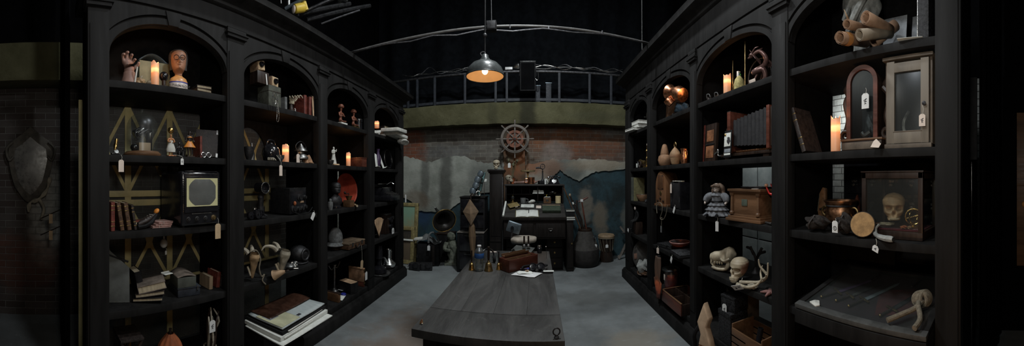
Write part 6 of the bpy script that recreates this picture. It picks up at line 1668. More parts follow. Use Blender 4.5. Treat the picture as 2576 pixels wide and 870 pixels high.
MB().prism(archring(aw+.004,aw-.022,H*.14,H+.004),-.088,-.076).build('arch_moulding','red_wood',o,smooth=40)
MB().prism(archpoly(aw-.02,H*.14,H-.02),.055,.065).build('back_board','black_matte',o)
MB().prism(archpoly(aw-.024,H*.145,H-.026),-.079,-.077).build('glass_pane','glass',o,smooth=0)
for sx in(-1,1):
 tb('scroll_bracket','dark_wood',o,spline([(sx*(aw+.008),-.02,H*.75),(sx*(aw+.05),-.02,H*.62),(sx*(aw+.03),-.02,H*.4),(sx*(aw+.06),-.02,H*.2)],6),.018);MB().torus(.026,.012,(sx*(aw+.04),-.04,H*.2),(90,0,0),20,8).build('volute','dark_wood',o)
 MB().lathe([(.03,0),(.045,.03),(.03,.06),(.012,.09),(0,.095)],14,(sx*(aw+.035),0,H*.73),None,(1,.6)).build('carved_finial','dark_wood',o)
tb('crest','dark_wood',o,spline([(-.02,-.04,H*.22),(0,-.05,H*.18),(.03,-.04,H*.22)],5),.014);rock((.03,.02,.07),33,amp=.3).build('shadowed_figure','dark_iron',o,loc=(0,.0,H*.16),smooth=60)
tag(o,(aw*.35,-.10,H*.72),.03,.045,.085,'tag_white',True)
p,rz,W,H=S('R',2236,2346,150,3,.15,D=.22)
W=.262
p=world('R',s_of('R',2345,.06)+W/2-.0,.15,ZR[3]+.002)
H=.485
o=T('glazed_cabinet','pale wooden wall cabinet with a glass door and two tags','cabinet',p,rz)
CWd=W
for sx in(-1,1):bx('side_panel','dusty_wood',o,(sx*(CWd/2-.007),.01,H/2),(.014,.19,H),bev=.002)
bx('top_panel','dusty_wood',o,(0,.0,H-.009),(CWd+.02,.22,.018),bev=.004);bx('bottom_panel','dusty_wood',o,(0,.0,.012),(CWd,.21,.024),bev=.003);bx('back_panel','black_matte',o,(0,.10,H/2),(CWd-.03,.008,H-.04))
dr=MB()
for sx in(-1,1):dr.box((sx*(CWd/2-.036),-.095,H/2),(.044,.018,H-.05))
dr.box((0,-.0952,H-.06),(CWd-.11,.0176,.05));dr.box((0,-.0952,.056),(CWd-.11,.0176,.06))
d_=dr.build('door_frame',mat('faded_wood',(.15,.128,.10),.6,0,.25,9,.2,stretch=(1,1,.15)).name,o,bev=.002)
bx('glass_pane','old_glass',d_,(0,-.093,H/2),(CWd-.11,.002,H-.17));bx('inner_bead','dusty_wood',d_,(0,-.104,.088),(CWd-.10,.004,.006));lt('door_knob','dark_iron',d_,[(.006,0),(.011,.012),(0,.018)],14,(CWd/2-.036,-.104,H*.46),(90,0,0))
tag(o,(CWd/2-.045,-.112,H*.44),.045,.034,.062,'tag_cream',True)
sp('terracotta_knob','terracotta',o,(.05,.05,H*.60),(.026,.02,.022));tb('black_ornament','black_gloss',o,spline([(-.05,.03,.03),(-.07,.02,.15),(-.04,.03,.22)],5),.02);crumple(.12,.10,.05,4).build('grey_rag','grey_cloth',o,loc=(.04,.0,.026),smooth=60)
p,rz,W,H=S('R',2196,2223,345,3,.015)
o=T('ore_sample','small black ore lump before the clock with a bright orange paper label','rock',p+Vector((0,0,.0)),rz)
rock((.022,.016,.014),14).build('lump','black_matte',o,loc=(-.012,.012,.0),smooth=40)
MB().prism([(-.026,-.012),(.022,-.018),(.032,.004),(.0,.034),(-.014,.022)],-.001,.001).build('paper_label','tag_cream',o,loc=(.0,-.035,.004),rot=(radians(-20),0,0))
p,rz,W,H=S('R',2038,2075,474,2,.36)
o=T('leather_scabbard','worn tan leather boot-shaped scabbard leaning at the left','scabbard',p,rot=(radians(-5),radians(6),rz+.2))
MB().prism([(-W*.2,0),(W*.5,0),(W*.55,H*.28),(W*.12,H*.45),(-W*.05,H*.98),(-W*.3,H),(-W*.48,H*.8),(-W*.42,H*.3)],-.02,.02).build('hide','tan_dark' if False else mat('tan_dark',(.20,.10,.045),.6,0,.4,18,.5).name,o,bev=.01,smooth=50);tb('seam','rope',o,[(-W*.4,-.022,H*.3),(-W*.42,-.022,H*.8)],.003);bx('strap','dark_leather',o,(0,0,H*.4),(W*.62,.05,.016),(0,-20,0))
p,rz,W,H=S('R',2072,2160,504,2,.24)
o=T('copper_cauldron','hammered copper cauldron with a dark flared rim','pot',p,rz)
open_lathe([(.001,.003),(W*.28,.002),(W*.40,H*.18),(W*.455,H*.45),(W*.45,H*.68),(W*.41,H*.80),(W*.42,H*.84),(W*.5,H*.97),(W*.5,H),(W*.46,H),(W*.39,H*.83),(W*.42,H*.5),(W*.3,H*.1),(.001,H*.06)],48).build('bowl',mat('old_copper',(.34,.18,.10),.38,1,.35,12,.25).name,o,smooth=60)
MB().torus(W*.42,.006,(0,0,H*.82),None,44,8).build('neck_band','dark_iron',o)
for sx in(-1,1):MB().torus(.03,.008,(sx*W*.47,-.02,H*.6),(90,0,0),22,8).build('ring_handle','dull_brass',o)
for k,(uL,uR,vt,sd,w_,lab)in enumerate(((2026,2088,546,3,.08,'black furry lump at the left front of the third shelf'),(2100,2152,546,6,.065,'black furry lump with a hanging emblem tag before the cauldron'))):
 p,rz,W,H=S('R',uL,uR,vt,2,w_)
 q=T('fur_bundle',lab,'fur',p,rz)
 rock((W*.5,W*.42,H*.5),sd,36,26,.3).build('pelt','fur',q,smooth=60);tb('binding_strap','dark_leather',q,spline([(-W*.1,-W*.44,.01),(-.01,-W*.47,H*.5),(0,-W*.2,H*1.0)],4),.006)
 if k:
  t_=tag(q,(-W*.22,-W*.52,H*.84),.012,.038,.068,'tag_white')
  MB().torus(.011,.0016,(0,-.0016,-.042),(90,0,0),22,6).box((0,-.0016,-.042),(.004,.001,.012)).build('emblem','ink',t_)
p,rz,W,H=S('R',2147,2193,534,2,.025)
o=T('log_slice','round tan log slice standing on edge','log',p,rot=(radians(-8),0,rz+.35))
lt('wood_disc','wood_slice',o,[(H*.46,0),(H*.48,.02),(H*.46,.035),(0,.036)],30,(0,.018,H*.48),(90,0,0));lt('bark','dark_wood',o,[(H*.485,-.012),(H*.50,.01),(H*.485,.03)],30,(0,.018,H*.48),(90,0,0))
p,rz,W,H=S('R',2186,2240,585,2,-.005)
o=T('antler_handle','grey gnarled antler handle with a white tag hanging over the edge','antler',p+Vector((.02,.0,.017)),rz-.35)
tb('shaft','stone',o,spline([(-.075,.02,.012),(-.03,.0,.004),(.03,-.008,0),(.085,.0,.0)],5),[.010,.012,.013,.013,.012,.012,.013,.014,.015,.015,.016,.016,.017,.017,.016,.013]);MB().lathe([(.011,0),(.012,.006),(0,.008)],16,(.083,0,0),(0,90,0)).build('pale_end','pewter',o);tb('prong','stone',o,spline([(-.05,.01,.008),(-.06,.02,.04),(-.045,.03,.06)],4),.007)
tag(o,(-.01,-.03,-.005),.035,.046,.034,'tag_white',True,14)
W=.36;H=.36
p=world('R',s_of('R',2318,.05)+W/2+.0,.215,ZR[2]+.002)
o=T('glass_showcase','dark framed glass showcase holding a skull','showcase',p,RZR)
Dc=.29
bx('base','dark_wood',o,(0,0,.022),(W,Dc,.044),bev=.004);bx('felt_floor','velvet_red',o,(0,0,.0455),(W-.04,Dc-.04,.003))
for sx in(-1,1):
 for sy in(-1,1):bx('corner_post','dark_wood',o,(sx*(W/2-.013),sy*(Dc/2-.013),H/2+.02),(.026 if sx>0 or sy<0 else .016,.026,H-.04),bev=.002)
for sy in(-1,1):bx('top_rail','dark_wood',o,(0,sy*(Dc/2-.013),H-.016),(W,.026,.034),bev=.002)
for sx in(-1,1):bx('top_end_rail','dark_wood',o,(sx*(W/2-.013),0,H-.016),(.026,Dc-.04,.034))
bx('roof','dark_wood',o,(0,0,H+.004),(W+.01,Dc+.01,.008));bx('front_glass','old_glass',o,(0,-Dc/2+.008,H/2+.015),(W-.05,.002,H-.085));bx('side_glass','glass',o,(W/2-.008,0,H/2+.015),(.002,Dc-.05,H-.085));bx('left_glass','glass',o,(-W/2+.008,0,H/2+.015),(.002,Dc-.05,H-.085))
Rr_=Matrix.Rotation(RZR,3,'Z')
sk=skull('large tan skull without a jaw inside the glass showcase',p+Rr_@Vector((-.045,.0,.072)),RZR+.42,.185,mat('tan_bone',(.44,.29,.17),.55,0,.3,10,.35).name,jaw=False)
for c_ in sk.children:c_.location.z-=.012
tb('stand_wire','dark_iron',sk,spline([(0,.02,.03),(.0,.0,.006),(.03,.0,.0)],4),.004)
q=T('bone_plaque','small pale bone plaque lying under the skull','bone',p+Rr_@Vector((-.07,-.06,.056)),RZR+.5);rock((.05,.018,.01),31).build('bone','bone',q,smooth=60);tb('rod','red_wood',q,[(-.08,.03,.008),(.05,.045,.008)],.006)
q=T('gyroscope','brass gyroscope ring standing in the showcase corner','gyroscope',p+Rr_@Vector((.085,-.02,.049)),RZR)
MB().torus(.045,.005,(0,0,.062),(90,0,20),34,8).build('outer_ring','brass',q);MB().torus(.036,.004,(0,0,.062),(90,0,70),30,8).build('inner_ring','brass',q);tb('axle','brass',q,[(-.042,-.01,.05),(.042,.01,.075)],.004);lt('stand','brass',q,[(.03,0),(.032,.006),(.012,.012),(.012,.02)],18);bx('upright','brass',q,(.033,0,.065),(.008,.006,.07))
q=T('crumbled_minerals','small rusty mineral pieces beside the gyroscope','mineral',p+Rr_@Vector((.05,-.08,.049)),RZR);rock((.022,.015,.009),17).build('piece','rust',q,smooth=40);rock((.014,.012,.008),18).build('piece','terracotta',q,loc=(.03,.01,0),smooth=40)
p,rz,W,H=S('R',2166,2184,490,2,.37)
o=T('red_sheath','dark red pointed sheath standing left behind the showcase','sheath',p+Vector((0,.06,0)),rz);MB().prism([(-.02,0),(.02,0),(.022,H*.7),(.004,H),(-.012,H*.8)],-.012,.012).build('sheath','red_wood',o,bev=.004);lt('foot','dark_wood',o,[(.03,0),(.03,.01),(.0,.012)],16)
p=world('R',.765,.16,ZR[1]+.002)
o=T('display_case','sloping glass-topped display case filling the fourth shelf','display case',p,RZR)
W=.76;Dp=.50;y0_,y1_=-.30,.30;za,zb=.095,.19
cs=MB()
n0=[(y0_,0),(y0_,za-.02),(y1_,zb-.02),(y1_,0)]
cs.add([(-W/2,y,z)for y,z in n0]+[(W/2,y,z)for y,z in n0],[(0,1,2,3),(7,6,5,4),(0,4,5,1),(1,5,6,2),(2,6,7,3),(3,7,4,0)])
cs.build('case_body','black_wood',o,bev=.002)
sl=atan2(zb-za,y1_-y0_);Ls=hypot(zb-za,y1_-y0_);mid_=((y0_+y1_)/2,(za+zb)/2)
sM=TM(0,mid_[0],mid_[1])@RM(math.degrees(sl),0,0)
def slab(name,m_,x,y,z,sx_,sy_,sz_,rz_=0,par=o,**k):
 b=MB();b.add(MB().box((0,0,0),(sx_,sy_,sz_),(0,0,rz_)).v,MB().box((0,0,0),(1,1,1)).f,sM@TM(x,y,z));return b.build(name,m_,par,**k)
slab('velvet_lining',mat('velvet_dark',(.018,.010,.014),.9,0,.5,8,.2).name,0,0,-.017,W-.06,Ls-.07,.004)
slab('front_frame',mat('grey_frame',(.06,.062,.06),.5,0,.3,10,.2).name,0,-Ls/2+.022,0,W,.044,.026,bev=.003);slab('rear_frame','black_wood',0,Ls/2-.02,0,W,.04,.026,bev=.003)
for sx in(-1,1):slab('side_frame','black_wood',sx*(W/2-.018),0,0,.036,Ls-.09,.026,bev=.003)
slab('glass_top','old_glass',0,0,.006,W-.06,Ls-.08,.003)
slab('red_cloth_patch','velvet_red',.12,-.02,-.0145,.22,.26,.002,20)
for x in(-.10,.17):slab('hinge_strip','pewter',x,.17,.010,.012,.10,.004,-12)
for k,(x,y,a_,m_,lab,L)in enumerate(((-.235,.02,-30,'purple','dark violet blade lying furthest left under the glass',.42),(-.15,.0,-28,'pewter','thin pewter dagger lying second under the glass',.36),(-.05,.0,-26,'blue_steel','blue-grey short sword lying third under the glass',.40),(.13,-.05,-24,'iron','iron dagger with a cross guard lying on the red cloth',.32))):
 c=sM@Vector((x,y,-.0068));q=T('dagger',lab,'dagger',p+Rr_@c,0,'daggers in the display case')
 q.rotation_euler=(Matrix.Rotation(RZR,3,'Z')@Matrix.Rotation(sl,3,'X')@Matrix.Rotation(radians(a_),3,'Z')).to_euler()
 MB().add([(0,L*.5,0),(-.014,L*.4,0),(-.016,-L*.18,0),(.016,-L*.18,0),(.014,L*.4,0),(0,L*.38,.004),(0,-L*.18,.004)],[(0,1,5),(1,2,6,5),(5,6,3,4),(0,5,4),(0,4,3,2,1),(2,3,6)]).build('blade',m_,q,smooth=0)
 bx('cross_guard','dull_brass',q,(0,-L*.2,.002),(.09,.014,.007));tb('grip','dark_leather',q,[(0,-L*.21,.002),(0,-L*.44,.002)],.0075,10);sp('pommel','dull_brass',q,(0,-L*.46,.002),.009)
c=sM@Vector((-.30,-.245,.0175))
q=T('white_stone','flat white stone on the near left corner of the display case','stone',p+Rr_@c,0);q.rotation_euler=(Matrix.Rotation(RZR,3,'Z')@Matrix.Rotation(sl,3,'X')).to_euler()
MB().prism([(-.038,-.008),(-.02,.024),(.008,.028),(.04,-.012),(.022,-.032)],0,.010,rot=RM(-90,0,0)).build('chip','plaster_white',q,bev=.004,smooth=50);bx('pencil_mark','pewter',q,(.0,.004,.0105),(.015,.002,.0006),(0,0,20))
c=sM@Vector((.25,-.12,.024));cc=p+Rr_@c
q=T('rope_knot','thick grey rope tied in a knot with two hanging ends on the glass','rope',cc,RZR)
q.rotation_euler=(Matrix.Rotation(RZR,3,'Z')@Matrix.Rotation(sl,3,'X')).to_euler()
q.location=cc+Vector((0,0,.012))
tb('left_strand','rope',q,spline([(-.10,-.15,.0),(-.05,-.09,.004),(.0,-.03,.01),(.02,.03,.016)],6),.0135,10);tb('right_strand','rope',q,spline([(.045,-.17,.0),(.05,-.10,.004),(.015,-.02,.02),(.0,.04,.016)],6),.0135,10)
for k in range(5):MB().torus(.034,.0125,(.018+.006*(k-2),.035+.004*k,.022),(70,12*(k-2),20+8*k),22,8).build('knot_turn','rope',q)
p,rz,W,H=S('R',2130,2330,848,0,.20)
o=T('white_carton','pale carton on the bottom shelf below the display case','carton',world('R',.80,.10,ZR[0]+.002),RZR);bx('carton','grey_cloth',o,(0,0,.10),(.36,.28,.20),bev=.003);bx('flap','grey_cloth',o,(0,-.06,.206),(.36,.14,.004),(-4,0,0));bx('tape','tag_tan',o,(0,-.1405,.10),(.05,.002,.2))
candle('lit cream pillar candle on the top shelf of the second right bay','R',1820,1839,187,4,.07)
p,rz,W,H=S('R',1843,1876,184,4,.12)
o=T('straw_flask','straw-covered flask with a corked neck and white label','bottle',p,rz)
lt('straw_body','straw',o,scale_prof([(.7,0),(.95,.12),(1,.45),(.8,.7),(.4,.86),(.32,.9)],W*.85,H*.85),28,smooth=60);lt('neck','green_glass',o,[(W*.14,H*.76),(W*.11,H*.98),(W*.14,H),(W*.1,H)],18);lt('cork','parchment',o,[(W*.10,H*.97),(W*.11,H*1.06),(0,H*1.06)],14);bx('white_label','tag_white',o,(.0,-W*.15,H*.9),(.022,.004,.055),(6,8,0))
p,rz,W,H=S('R',1872,1877,102,4,.08)
tagp(lt('brass_rod','dull_brass',None,[(.010,0),(.010,.006),(.0055,.01),(.005,H-.01),(.0,H)],14,p),'thin upright brass rod standing right of the straw flask','rod')
p,rz,W,H=S('R',1841,1846,150,4,.17)
tagp(lt('dark_rod','dull_brass',None,[(.010,0),(.010,.006),(.0045,.01),(.004,H-.01),(.0,H)],14,p),'fainter thin upright rod between candle and straw flask','rod')
p,rz,W,H=S('R',1890,1938,140,4,.12)
o=T('dragon_sculpture','dark red-brown coiled dragon sculpture beside the pillar of the second bay','sculpture',p,rz)
mdr=mat('dragon_bronze',(.15,.085,.075),.35,.5,.4,14,.2).name
body=spline([(.02,.0,.01),(.05,.0,.06),(.045,-.02,.11),(-.04,-.03,.105),(-.06,0,.13),(.02,.02,.16),(.055,.0,.20),(.02,-.03,.25),(-.03,-.05,.235)],6)
n_=len(body);tb('body',mdr,o,body,[.008+.014*sin(pi*min(1,.15+i/n_*.8))for i in range(n_)],12,smooth=60)
sp('head',mdr,o,(-.045,-.055,.232),(.024,.018,.016));tb('jaw',mdr,o,[(-.04,-.055,.222),(-.075,-.065,.214)],[.012,.005])
for sx in(-1,1):
 tb('horn',mdr,o,spline([(-.03,-.05+.012*sx,.245),(0,-.04+.02*sx,.27),(.03,-.03+.02*sx,.275)],4),[.006-.0005*i for i in range(9)]);MB().add([(.02,.02*sx,.18),(-.05,.07*sx,.27),(.0,.09*sx,.22),(.05,.10*sx,.17),(.04,.04*sx,.14)],[(0,1,2),(0,2,3),(0,3,4)]).build('wing',mdr,o,solid=.003,smooth=0)
 tb('foreleg',mdr,o,spline([(.0,.015*sx,.11),(-.03,.03*sx,.06),(-.05,.03*sx,.012)],4),.008)
bx('white_card','tag_cream',o,(.0,-.085,.018),(.07,.004,.030),(15,0,0))
p,rz,W,H=S('R',1884,1938,115,4,.25)
MBd=MB();MBd.torus(.14,.007,(0,0,.14),(90,0,0),40,8)
o=T('wire_hoop','large thin hoop standing in the dark behind the dragon','hoop',p,rz);MBd.build('hoop','dark_iron',o);bx('hoop_foot','dark_wood',o,(0,0,.006),(.12,.05,.012))
for k,(u,v,lab,sd)in enumerate(((1788,236,'crumpled dark leather scrap left of the candle',3),(1808,232,'rust-brown leather scrap against the candle',8))):
 p,rz,W,H=S('R',u-11,u+11,v-8,4,.07+.03*k);q=T('leather_scrap',lab,'leather',p,rz);crumple(.09,.07,.045,sd).build('scrap','dark_leather' if k==0 else 'brown_leather',q,smooth=60);tb('lace','grey_cloth',q,spline([(-.03,-.02,.03),(-.02,-.03,.06),(.02,-.03,.055),(.035,-.03,.03)],4),.004)
p,rz,W,H=S('R',1766,1808,313,3,.09,D=.05)
o=T('red_photo_case','opened dark red photo case with two amber pictures','photo case',p,rot=(radians(-3),0,rz))
bx('case','dark_wood',o,(0,0,H/2),(W,.03,H),bev=.004);bx('left_edge','red_leather',o,(-W/2+.01,-.004,H/2),(.022,.036,H*1.01),bev=.003)
bx('upper_picture',mat('amber_photo',(.20,.085,.04),.5,0,.5,16,.1).name,o,(.01,-.017,H*.68),(W*.55,.003,H*.30));bx('lower_picture','amber_photo',o,(.01,-.017,H*.25),(W*.62,.003,H*.32));bx('divider','black_matte',o,(.01,-.018,H*.45),(W*.7,.006,.012))
pC=world('R',s_of('R',1862,.15),.15,ZR[3]+.002)
o=T('view_camera','large antique wooden view camera with pleated bellows on brass rails','camera',pC,RZR)
bh=.30
bx('bed','dark_wood',o,(.19,0,.035),(.64,.22,.022),bev=.003);bx('bed_foot','dark_wood',o,(-.05,0,.012),(.06,.2,.022));bx('bed_foot','dark_wood',o,(.42,0,.012),(.06,.2,.022))
for sy in(-1,1):tb('brass_rail',mat('red_brass',(.50,.24,.12),.3,1,.2,20,.1).name,o,[(-.10,sy*.095,.056),(.49,sy*.095,.056)],.008,12)
bx('front_standard','red_wood',o,(.0,0,.215),(.045,.24,.34),bev=.004);bx('standard_cap','silver',o,(.0,0,.388),(.046,.24,.006));bx('lens_board','dark_wood',o,(-.045,.0,.16),(.05,.19,.20),bev=.004)
lt('lens_barrel','black_gloss',o,[(.05,0),(.055,.02),(.052,.07),(.06,.085),(.05,.085),(.04,.06),(0,.05)],30,(-.07,0,.17),(0,-90,0))
bl_=MB();nP=19
for k in range(nP):
 x=.025+.43*k/(nP-1);f=.5+.5*(k%2);sz=.085+.03*k/(nP-1)+.014*f
 bl_.add([(x,-sz,.205-sz),(x,sz,.205-sz),(x,sz,.205+sz*1.1),(x,-sz,.205+sz*1.1)],[])
bl_.f=[(4*k+i,4*k+(i+1)%4,4*k+4+(i+1)%4,4*k+4+i)for k in range(nP-1)for i in range(4)];bl_.mi=[0]*len(bl_.f)
bl_.build('bellows','bellows',o,smooth=0)
bx('rear_standard','red_wood',o,(.475,0,.205),(.03,.27,.30),bev=.004);bx('ground_glass_frame','dark_wood',o,(.50,0,.205),(.02,.25,.27))
sp('focus_knob','brass',o,(-.03,-.128,.20),.012);bx('knob_plate','pewter',o,(-.005,-.122,.16),(.02,.006,.12),bev=.003)
tb('crank','silver',o,spline([(-.10,-.10,.04),(-.16,-.11,.04),(-.165,-.11,.075),(-.19,-.11,.07),(-.225,-.11,.055)],4),.006);sp('crank_knob','silver',o,(-.165,-.11,.085),.012)
q=T('stereo_card','bright black and white photo card leaning on the view camera front','photo card',world('R',s_of('R',1834,.03),.012,ZR[3]+.026),rot=(radians(-4),0,RZR));
bx('card','black_matte',q,(0,0,.10),(.10,.006,.22));bx('picture','paper',q,(-.005,-.004,.135),(.085,.002,.11));rock((.022,.002,.03),7).build('dark_subject','ink',q,loc=(.012,-.005,.095),smooth=60);bx('caption_strip','photo_grey',q,(0,-.004,.045),(.085,.002,.03));bx('lower_strip','paper',q,(0,-.004,.016),(.085,.002,.016))
p,rz,W,H=S('R',1900,1943,278,3,.44)
o=T('rounded_sheet','rounded grey board standing behind the camera bellows','board',p+Vector((0,-.05,0)),rot=(radians(-3),0,rz));MB().prism([(-.15,0),(.15,0)]+[(.15*cos(pi*j/16),.30+.15*sin(pi*j/16))for j in range(17)],-.004,.004).build('board',mat('board_grey',(.12,.125,.12),.8,0,.2,8,.1).name,o);bx('board_foot','dark_wood',o,(0,0,.008),(.2,.06,.016))
p,rz,W,H=S('R',1776,1832,458,2,.06)
o=T('porcelain_doll','old porcelain doll with grey ruffled dress sitting on the shelf edge','doll',p+Vector((-.0,0,0)),rz+.55)
Hd_=H
ring_head(HEAD_ROWS,HEAD_BUMPS,Hd_*.28,40,44).build('head','porcelain',o,loc=(-.005,0,Hd_*.68),rot=(0,0,radians(-6)),smooth=60)
for k in range(16):
 a=2*pi*k/16
 if -2.3<((a+pi/2+pi)%(2*pi))-pi<-.9 or abs(((a+pi/2)+pi)%(2*pi)-pi)<1.25:continue
 tb('curl','hair_brown',o,spline([(-.005+.02*cos(a),.005+.02*sin(a),Hd_*.93),(-.005+.052*cos(a),.05*sin(a),Hd_*.84),(-.005+.06*cos(a+.15),.058*sin(a+.15),Hd_*.72),(-.005+.062*cos(a-.1),.06*sin(a-.1),Hd_*.62)],4),[.014,.017,.019,.02,.02,.019,.019,.018,.018,.017,.016,.014,.010],8,smooth=60)
sp('hair_cap','hair_brown',o,(-.005,.012,Hd_*.885),(.046,.046,Hd_*.075))
tb('fringe','hair_brown',o,spline([(-.04,-.03,Hd_*.87),(-.005,-.045,Hd_*.89),(.03,-.03,Hd_*.87)],4),.011)
grey_lace=mat('grey_lace',(.13,.137,.15),.85,0,.35,30,.5).name
def frill(r0,r1,z0_,z1_,amp,n_):
 b=MB();b.grid(lambda u,v:((r0+(r1-r0)*v)*(1+amp*v*sin(n_*2*pi*u))*cos(2*pi*u),(r0+(r1-r0)*v)*.8*(1+amp*v*sin(n_*2*pi*u))*sin(2*pi*u),z0_+(z1_-z0_)*v),96,6,True);return b
frill(.03,.06,Hd_*.68,Hd_*.60,.10,9).build('collar_ruffle',grey_lace,o,smooth=60,solid=.003)
lt('bodice',grey_lace,o,[(.055,Hd_*.30),(.05,Hd_*.45),(.048,Hd_*.6),(.02,Hd_*.69)],24,sq=(1,.75));MB().torus(.052,.007,(0,-.002,Hd_*.44),(0,0,0),24,6).build('waist_sash','black_matte',o)
for k,(za_,zb_,r1)in enumerate(((.42,.30,.085),(.32,.17,.105),(.2,.01,.125))):frill(.05+.012*k,r1,Hd_*za_,Hd_*zb_+.004,.08,11+2*k).build('skirt_tier',grey_lace,o,smooth=60,solid=.003)
for sx in(-1,1):
 tb('sleeve',grey_lace,o,spline([(sx*.04,0,Hd_*.62),(sx*.085,-.01,Hd_*.55),(sx*.10,-.03,Hd_*.42)],4),[.022,.028,.032,.034,.034,.033,.03,.026,.02],10,smooth=60);tb('hand','porcelain',o,[(sx*.10,-.032,Hd_*.42),(sx*.095,-.05,Hd_*.37)],[.011,.008]);tb('shoe','black_gloss',o,[(sx*.045,-.105,.018),(sx*.05,-.135,.014)],[.016,.012])
 sp('eye','ink',o,(-.005+sx*.0155,-.048,Hd_*.68+Hd_*.26*.53),.0045)
tag(o,(.055,-.12,Hd_*.05),.04,.028,.085,'tag_white')
p,rz,W,H=S('R',1822,1922,487,2,.21,D=.34)
W=.30;Dp=.32
p=world('R',s_of('R',1908,.02)+.19,.195,ZR[2]+.002)
o=T('phonograph','oak phonograph cabinet with stepped base and a black record on top','phonograph',p,RZR+.12)
for k,(e,z0_,z1_)in enumerate(((.035,.0,.022),(.022,.022,.04),(.008,.04,.052))):bx('base_step','mid_wood',o,(0,0,(z0_+z1_)/2),(W+2*e,Dp+2*e,z1_-z0_),bev=.004)
bx('case','mid_wood',o,(0,0,.135),(W,Dp,.166),bev=.003);bx('top_moulding','mid_wood',o,(0,0,.222),(W+.03,Dp+.03,.012),bev=.004);bx('lid_board','mid_wood',o,(0,0,.238),(W+.05,Dp+.05,.02),bev=.005)
for sx in(-1,1):
 lt('corner_column','mid_wood',o,[(.02,.052),(.02,.068),(.013,.075),(.011,.19),(.018,.20),(.02,.215)],18,(sx*(W/2-.012),-Dp/2-.006,0))
bx('maker_plate',mat('plate_green',(.09,.11,.085),.5,.3,.3,20,.1).name,o,(-.005,-Dp/2-.003,.145),(.058,.004,.05),bev=.001)
lt('turntable','dark_iron',o,[(.13,.248),(.135,.252),(.135,.262),(0,.262)],40);lt('record','black_gloss',o,[(.148,.262),(.148,.266),(.05,.2665),(0,.2665)],48);lt('record_label','rust',o,[(.045,.2668),(0,.267)],28);bx('paper_slip','tag_cream',o,(.08,-.135,.2505),(.05,.03,.003),(0,0,20))
p,rz,W,H=S('R',1926,1946,462,2,.115)
p=world('R',1.58,.115,ZR[2]+.002)
o=T('red_devil_figure','bright red devil figure half hidden by the near pillar','figure',p,rz)
figure(o,H*.93,'red_paint',dict(lel=(-.2,-.04,.80),lha=(-.28,-.08,.98),rel=(.2,-.04,.64),rha=(.24,-.1,.52)));sp('cuffed_hand','flesh',o,(-.28*H*.93,-.08*H*.93,H*.95),.014)
MB().lathe([(.05,0),(.05,.01),(0,.012)],20).build('stand','black_gloss',o)
for sx in(-1,1):tb('horn','red_paint',o,spline([(sx*.02,-.01,H*.90),(sx*.035,-.01,H*.95),(sx*.03,-.02,H*1.0)],4),[.007-.0006*i for i in range(9)])
tb('tail','red_paint',o,spline([(0,.04,H*.45),(.06,.06,H*.3),(.09,.04,H*.42)],5),.006);tb('silver_leg_iron','pewter',o,[(-.05,-.05,.012),(.03,-.07,.012)],.008)
p,rz,W,H=S('R',1794,1846,628,1,.13)
o=T('animal_skull','large fanged animal skull with open jaws','skull',p,rz)
b=MB()
def ask(u,v):
 prof=[(0,.028,.030),(.12,.042,.045),(.3,.042,.044),(.45,.046,.05),(.6,.07,.066),(.75,.085,.075),(.9,.07,.06),(1,.01,.01)]
 i=min(len(prof)-2,int(v*(len(prof)-1)));t=v*(len(prof)-1)-i
 a=[prof[i][k]*(1-t)+prof[i+1][k]*t for k in range(3)]
 q=2*pi*u;y=a[1]*cos(q);z=a[2]*sin(q)
 g=exp(-((v-.58)/.09)**2)*exp(-((abs(y)-.055)/.03)**2)*exp(-((z-.015)/.03)**2)
 y*=1-.55*g
 return(-.12+.24*v,y,.115+z+.035*v)
b.grid(ask,40,40,True);b.build('cranium','bone',o,smooth=60)
jw=MB()
for sx in(-1,1):jw.tube(spline([(-.10,sx*.012,.028),(-.04,sx*.035,.02),(.04,sx*.055,.035),(.07,sx*.06,.10)],5),[.014]*10+[.016,.018,.02,.018,.014,.010],10)
jw.build('lower_jaw','bone',o,smooth=60)
for sx in(-1,1):
 tb('upper_fang','teeth',o,spline([(-.105,sx*.022,.095),(-.108,sx*.024,.065),(-.095,sx*.022,.045)],4),[.009-.0008*i for i in range(9)]);tb('lower_fang','teeth',o,spline([(-.088,sx*.018,.034),(-.093,sx*.02,.06),(-.086,sx*.02,.08)],4),[.008-.0007*i for i in range(9)]);tb('cheek_arch','bone',o,spline([(-.01,sx*.045,.115),(.03,sx*.09,.11),(.08,sx*.085,.13)],5),.010)
 for k in range(4):MB().lathe([(.009,0),(.008,.014),(0,.026)],8,(-.07+.022*k,sx*.032,.085),(180,0,0)).build('molar','teeth',o)
sp('rest_pad','dark_wood',o,(.05,0,.012),(.05,.05,.012))
o.rotation_euler=(0,0,rz+.65)
p,rz,W,H=S('R',1830,1888,648,1,.07)
mm,nt,b_,co=newmat('stained_bone')
c_=mixc(nt,mrange(nt,noise(nt,co,9,6,.65),.3,.7),(.30,.25,.17),(.45,.38,.27))
nt.links.new(mixc(nt,math_(nt,'MULTIPLY',blob(nt,co,(.06,.03,.105),(.05,.07,.05),.5,.3,20),.85),c_,(.16,.055,.03)),b_.inputs['Base Color']);b_.inputs['Roughness'].default_value=.55
skull('human skull with a rust-stained temple on the fourth shelf',p,rz+.15,H*1.02,'stained_bone')
tag_o=T('price_tag','white printed paper tag lying at the shelf edge before the skull','tag',px('R',1855,723,-.05)+Vector((0,0,.0)),rot=(radians(40),radians(-18),RZR+.3))
bx('tag','tag_white',tag_o,(0,0,0),(.085,.003,.055));bx('printed_code','ink',tag_o,(-.012,-.002,-.004),(.014,.001,.018));bx('printed_lines','pewter',tag_o,(.018,-.002,.004),(.022,.001,.012));tb('string','string',tag_o,spline([(.04,0,.025),(.06,.02,.04),(.055,.05,.035)],4),.0015)
p,rz,W,H=S('R',1868,1940,668,1,.08)
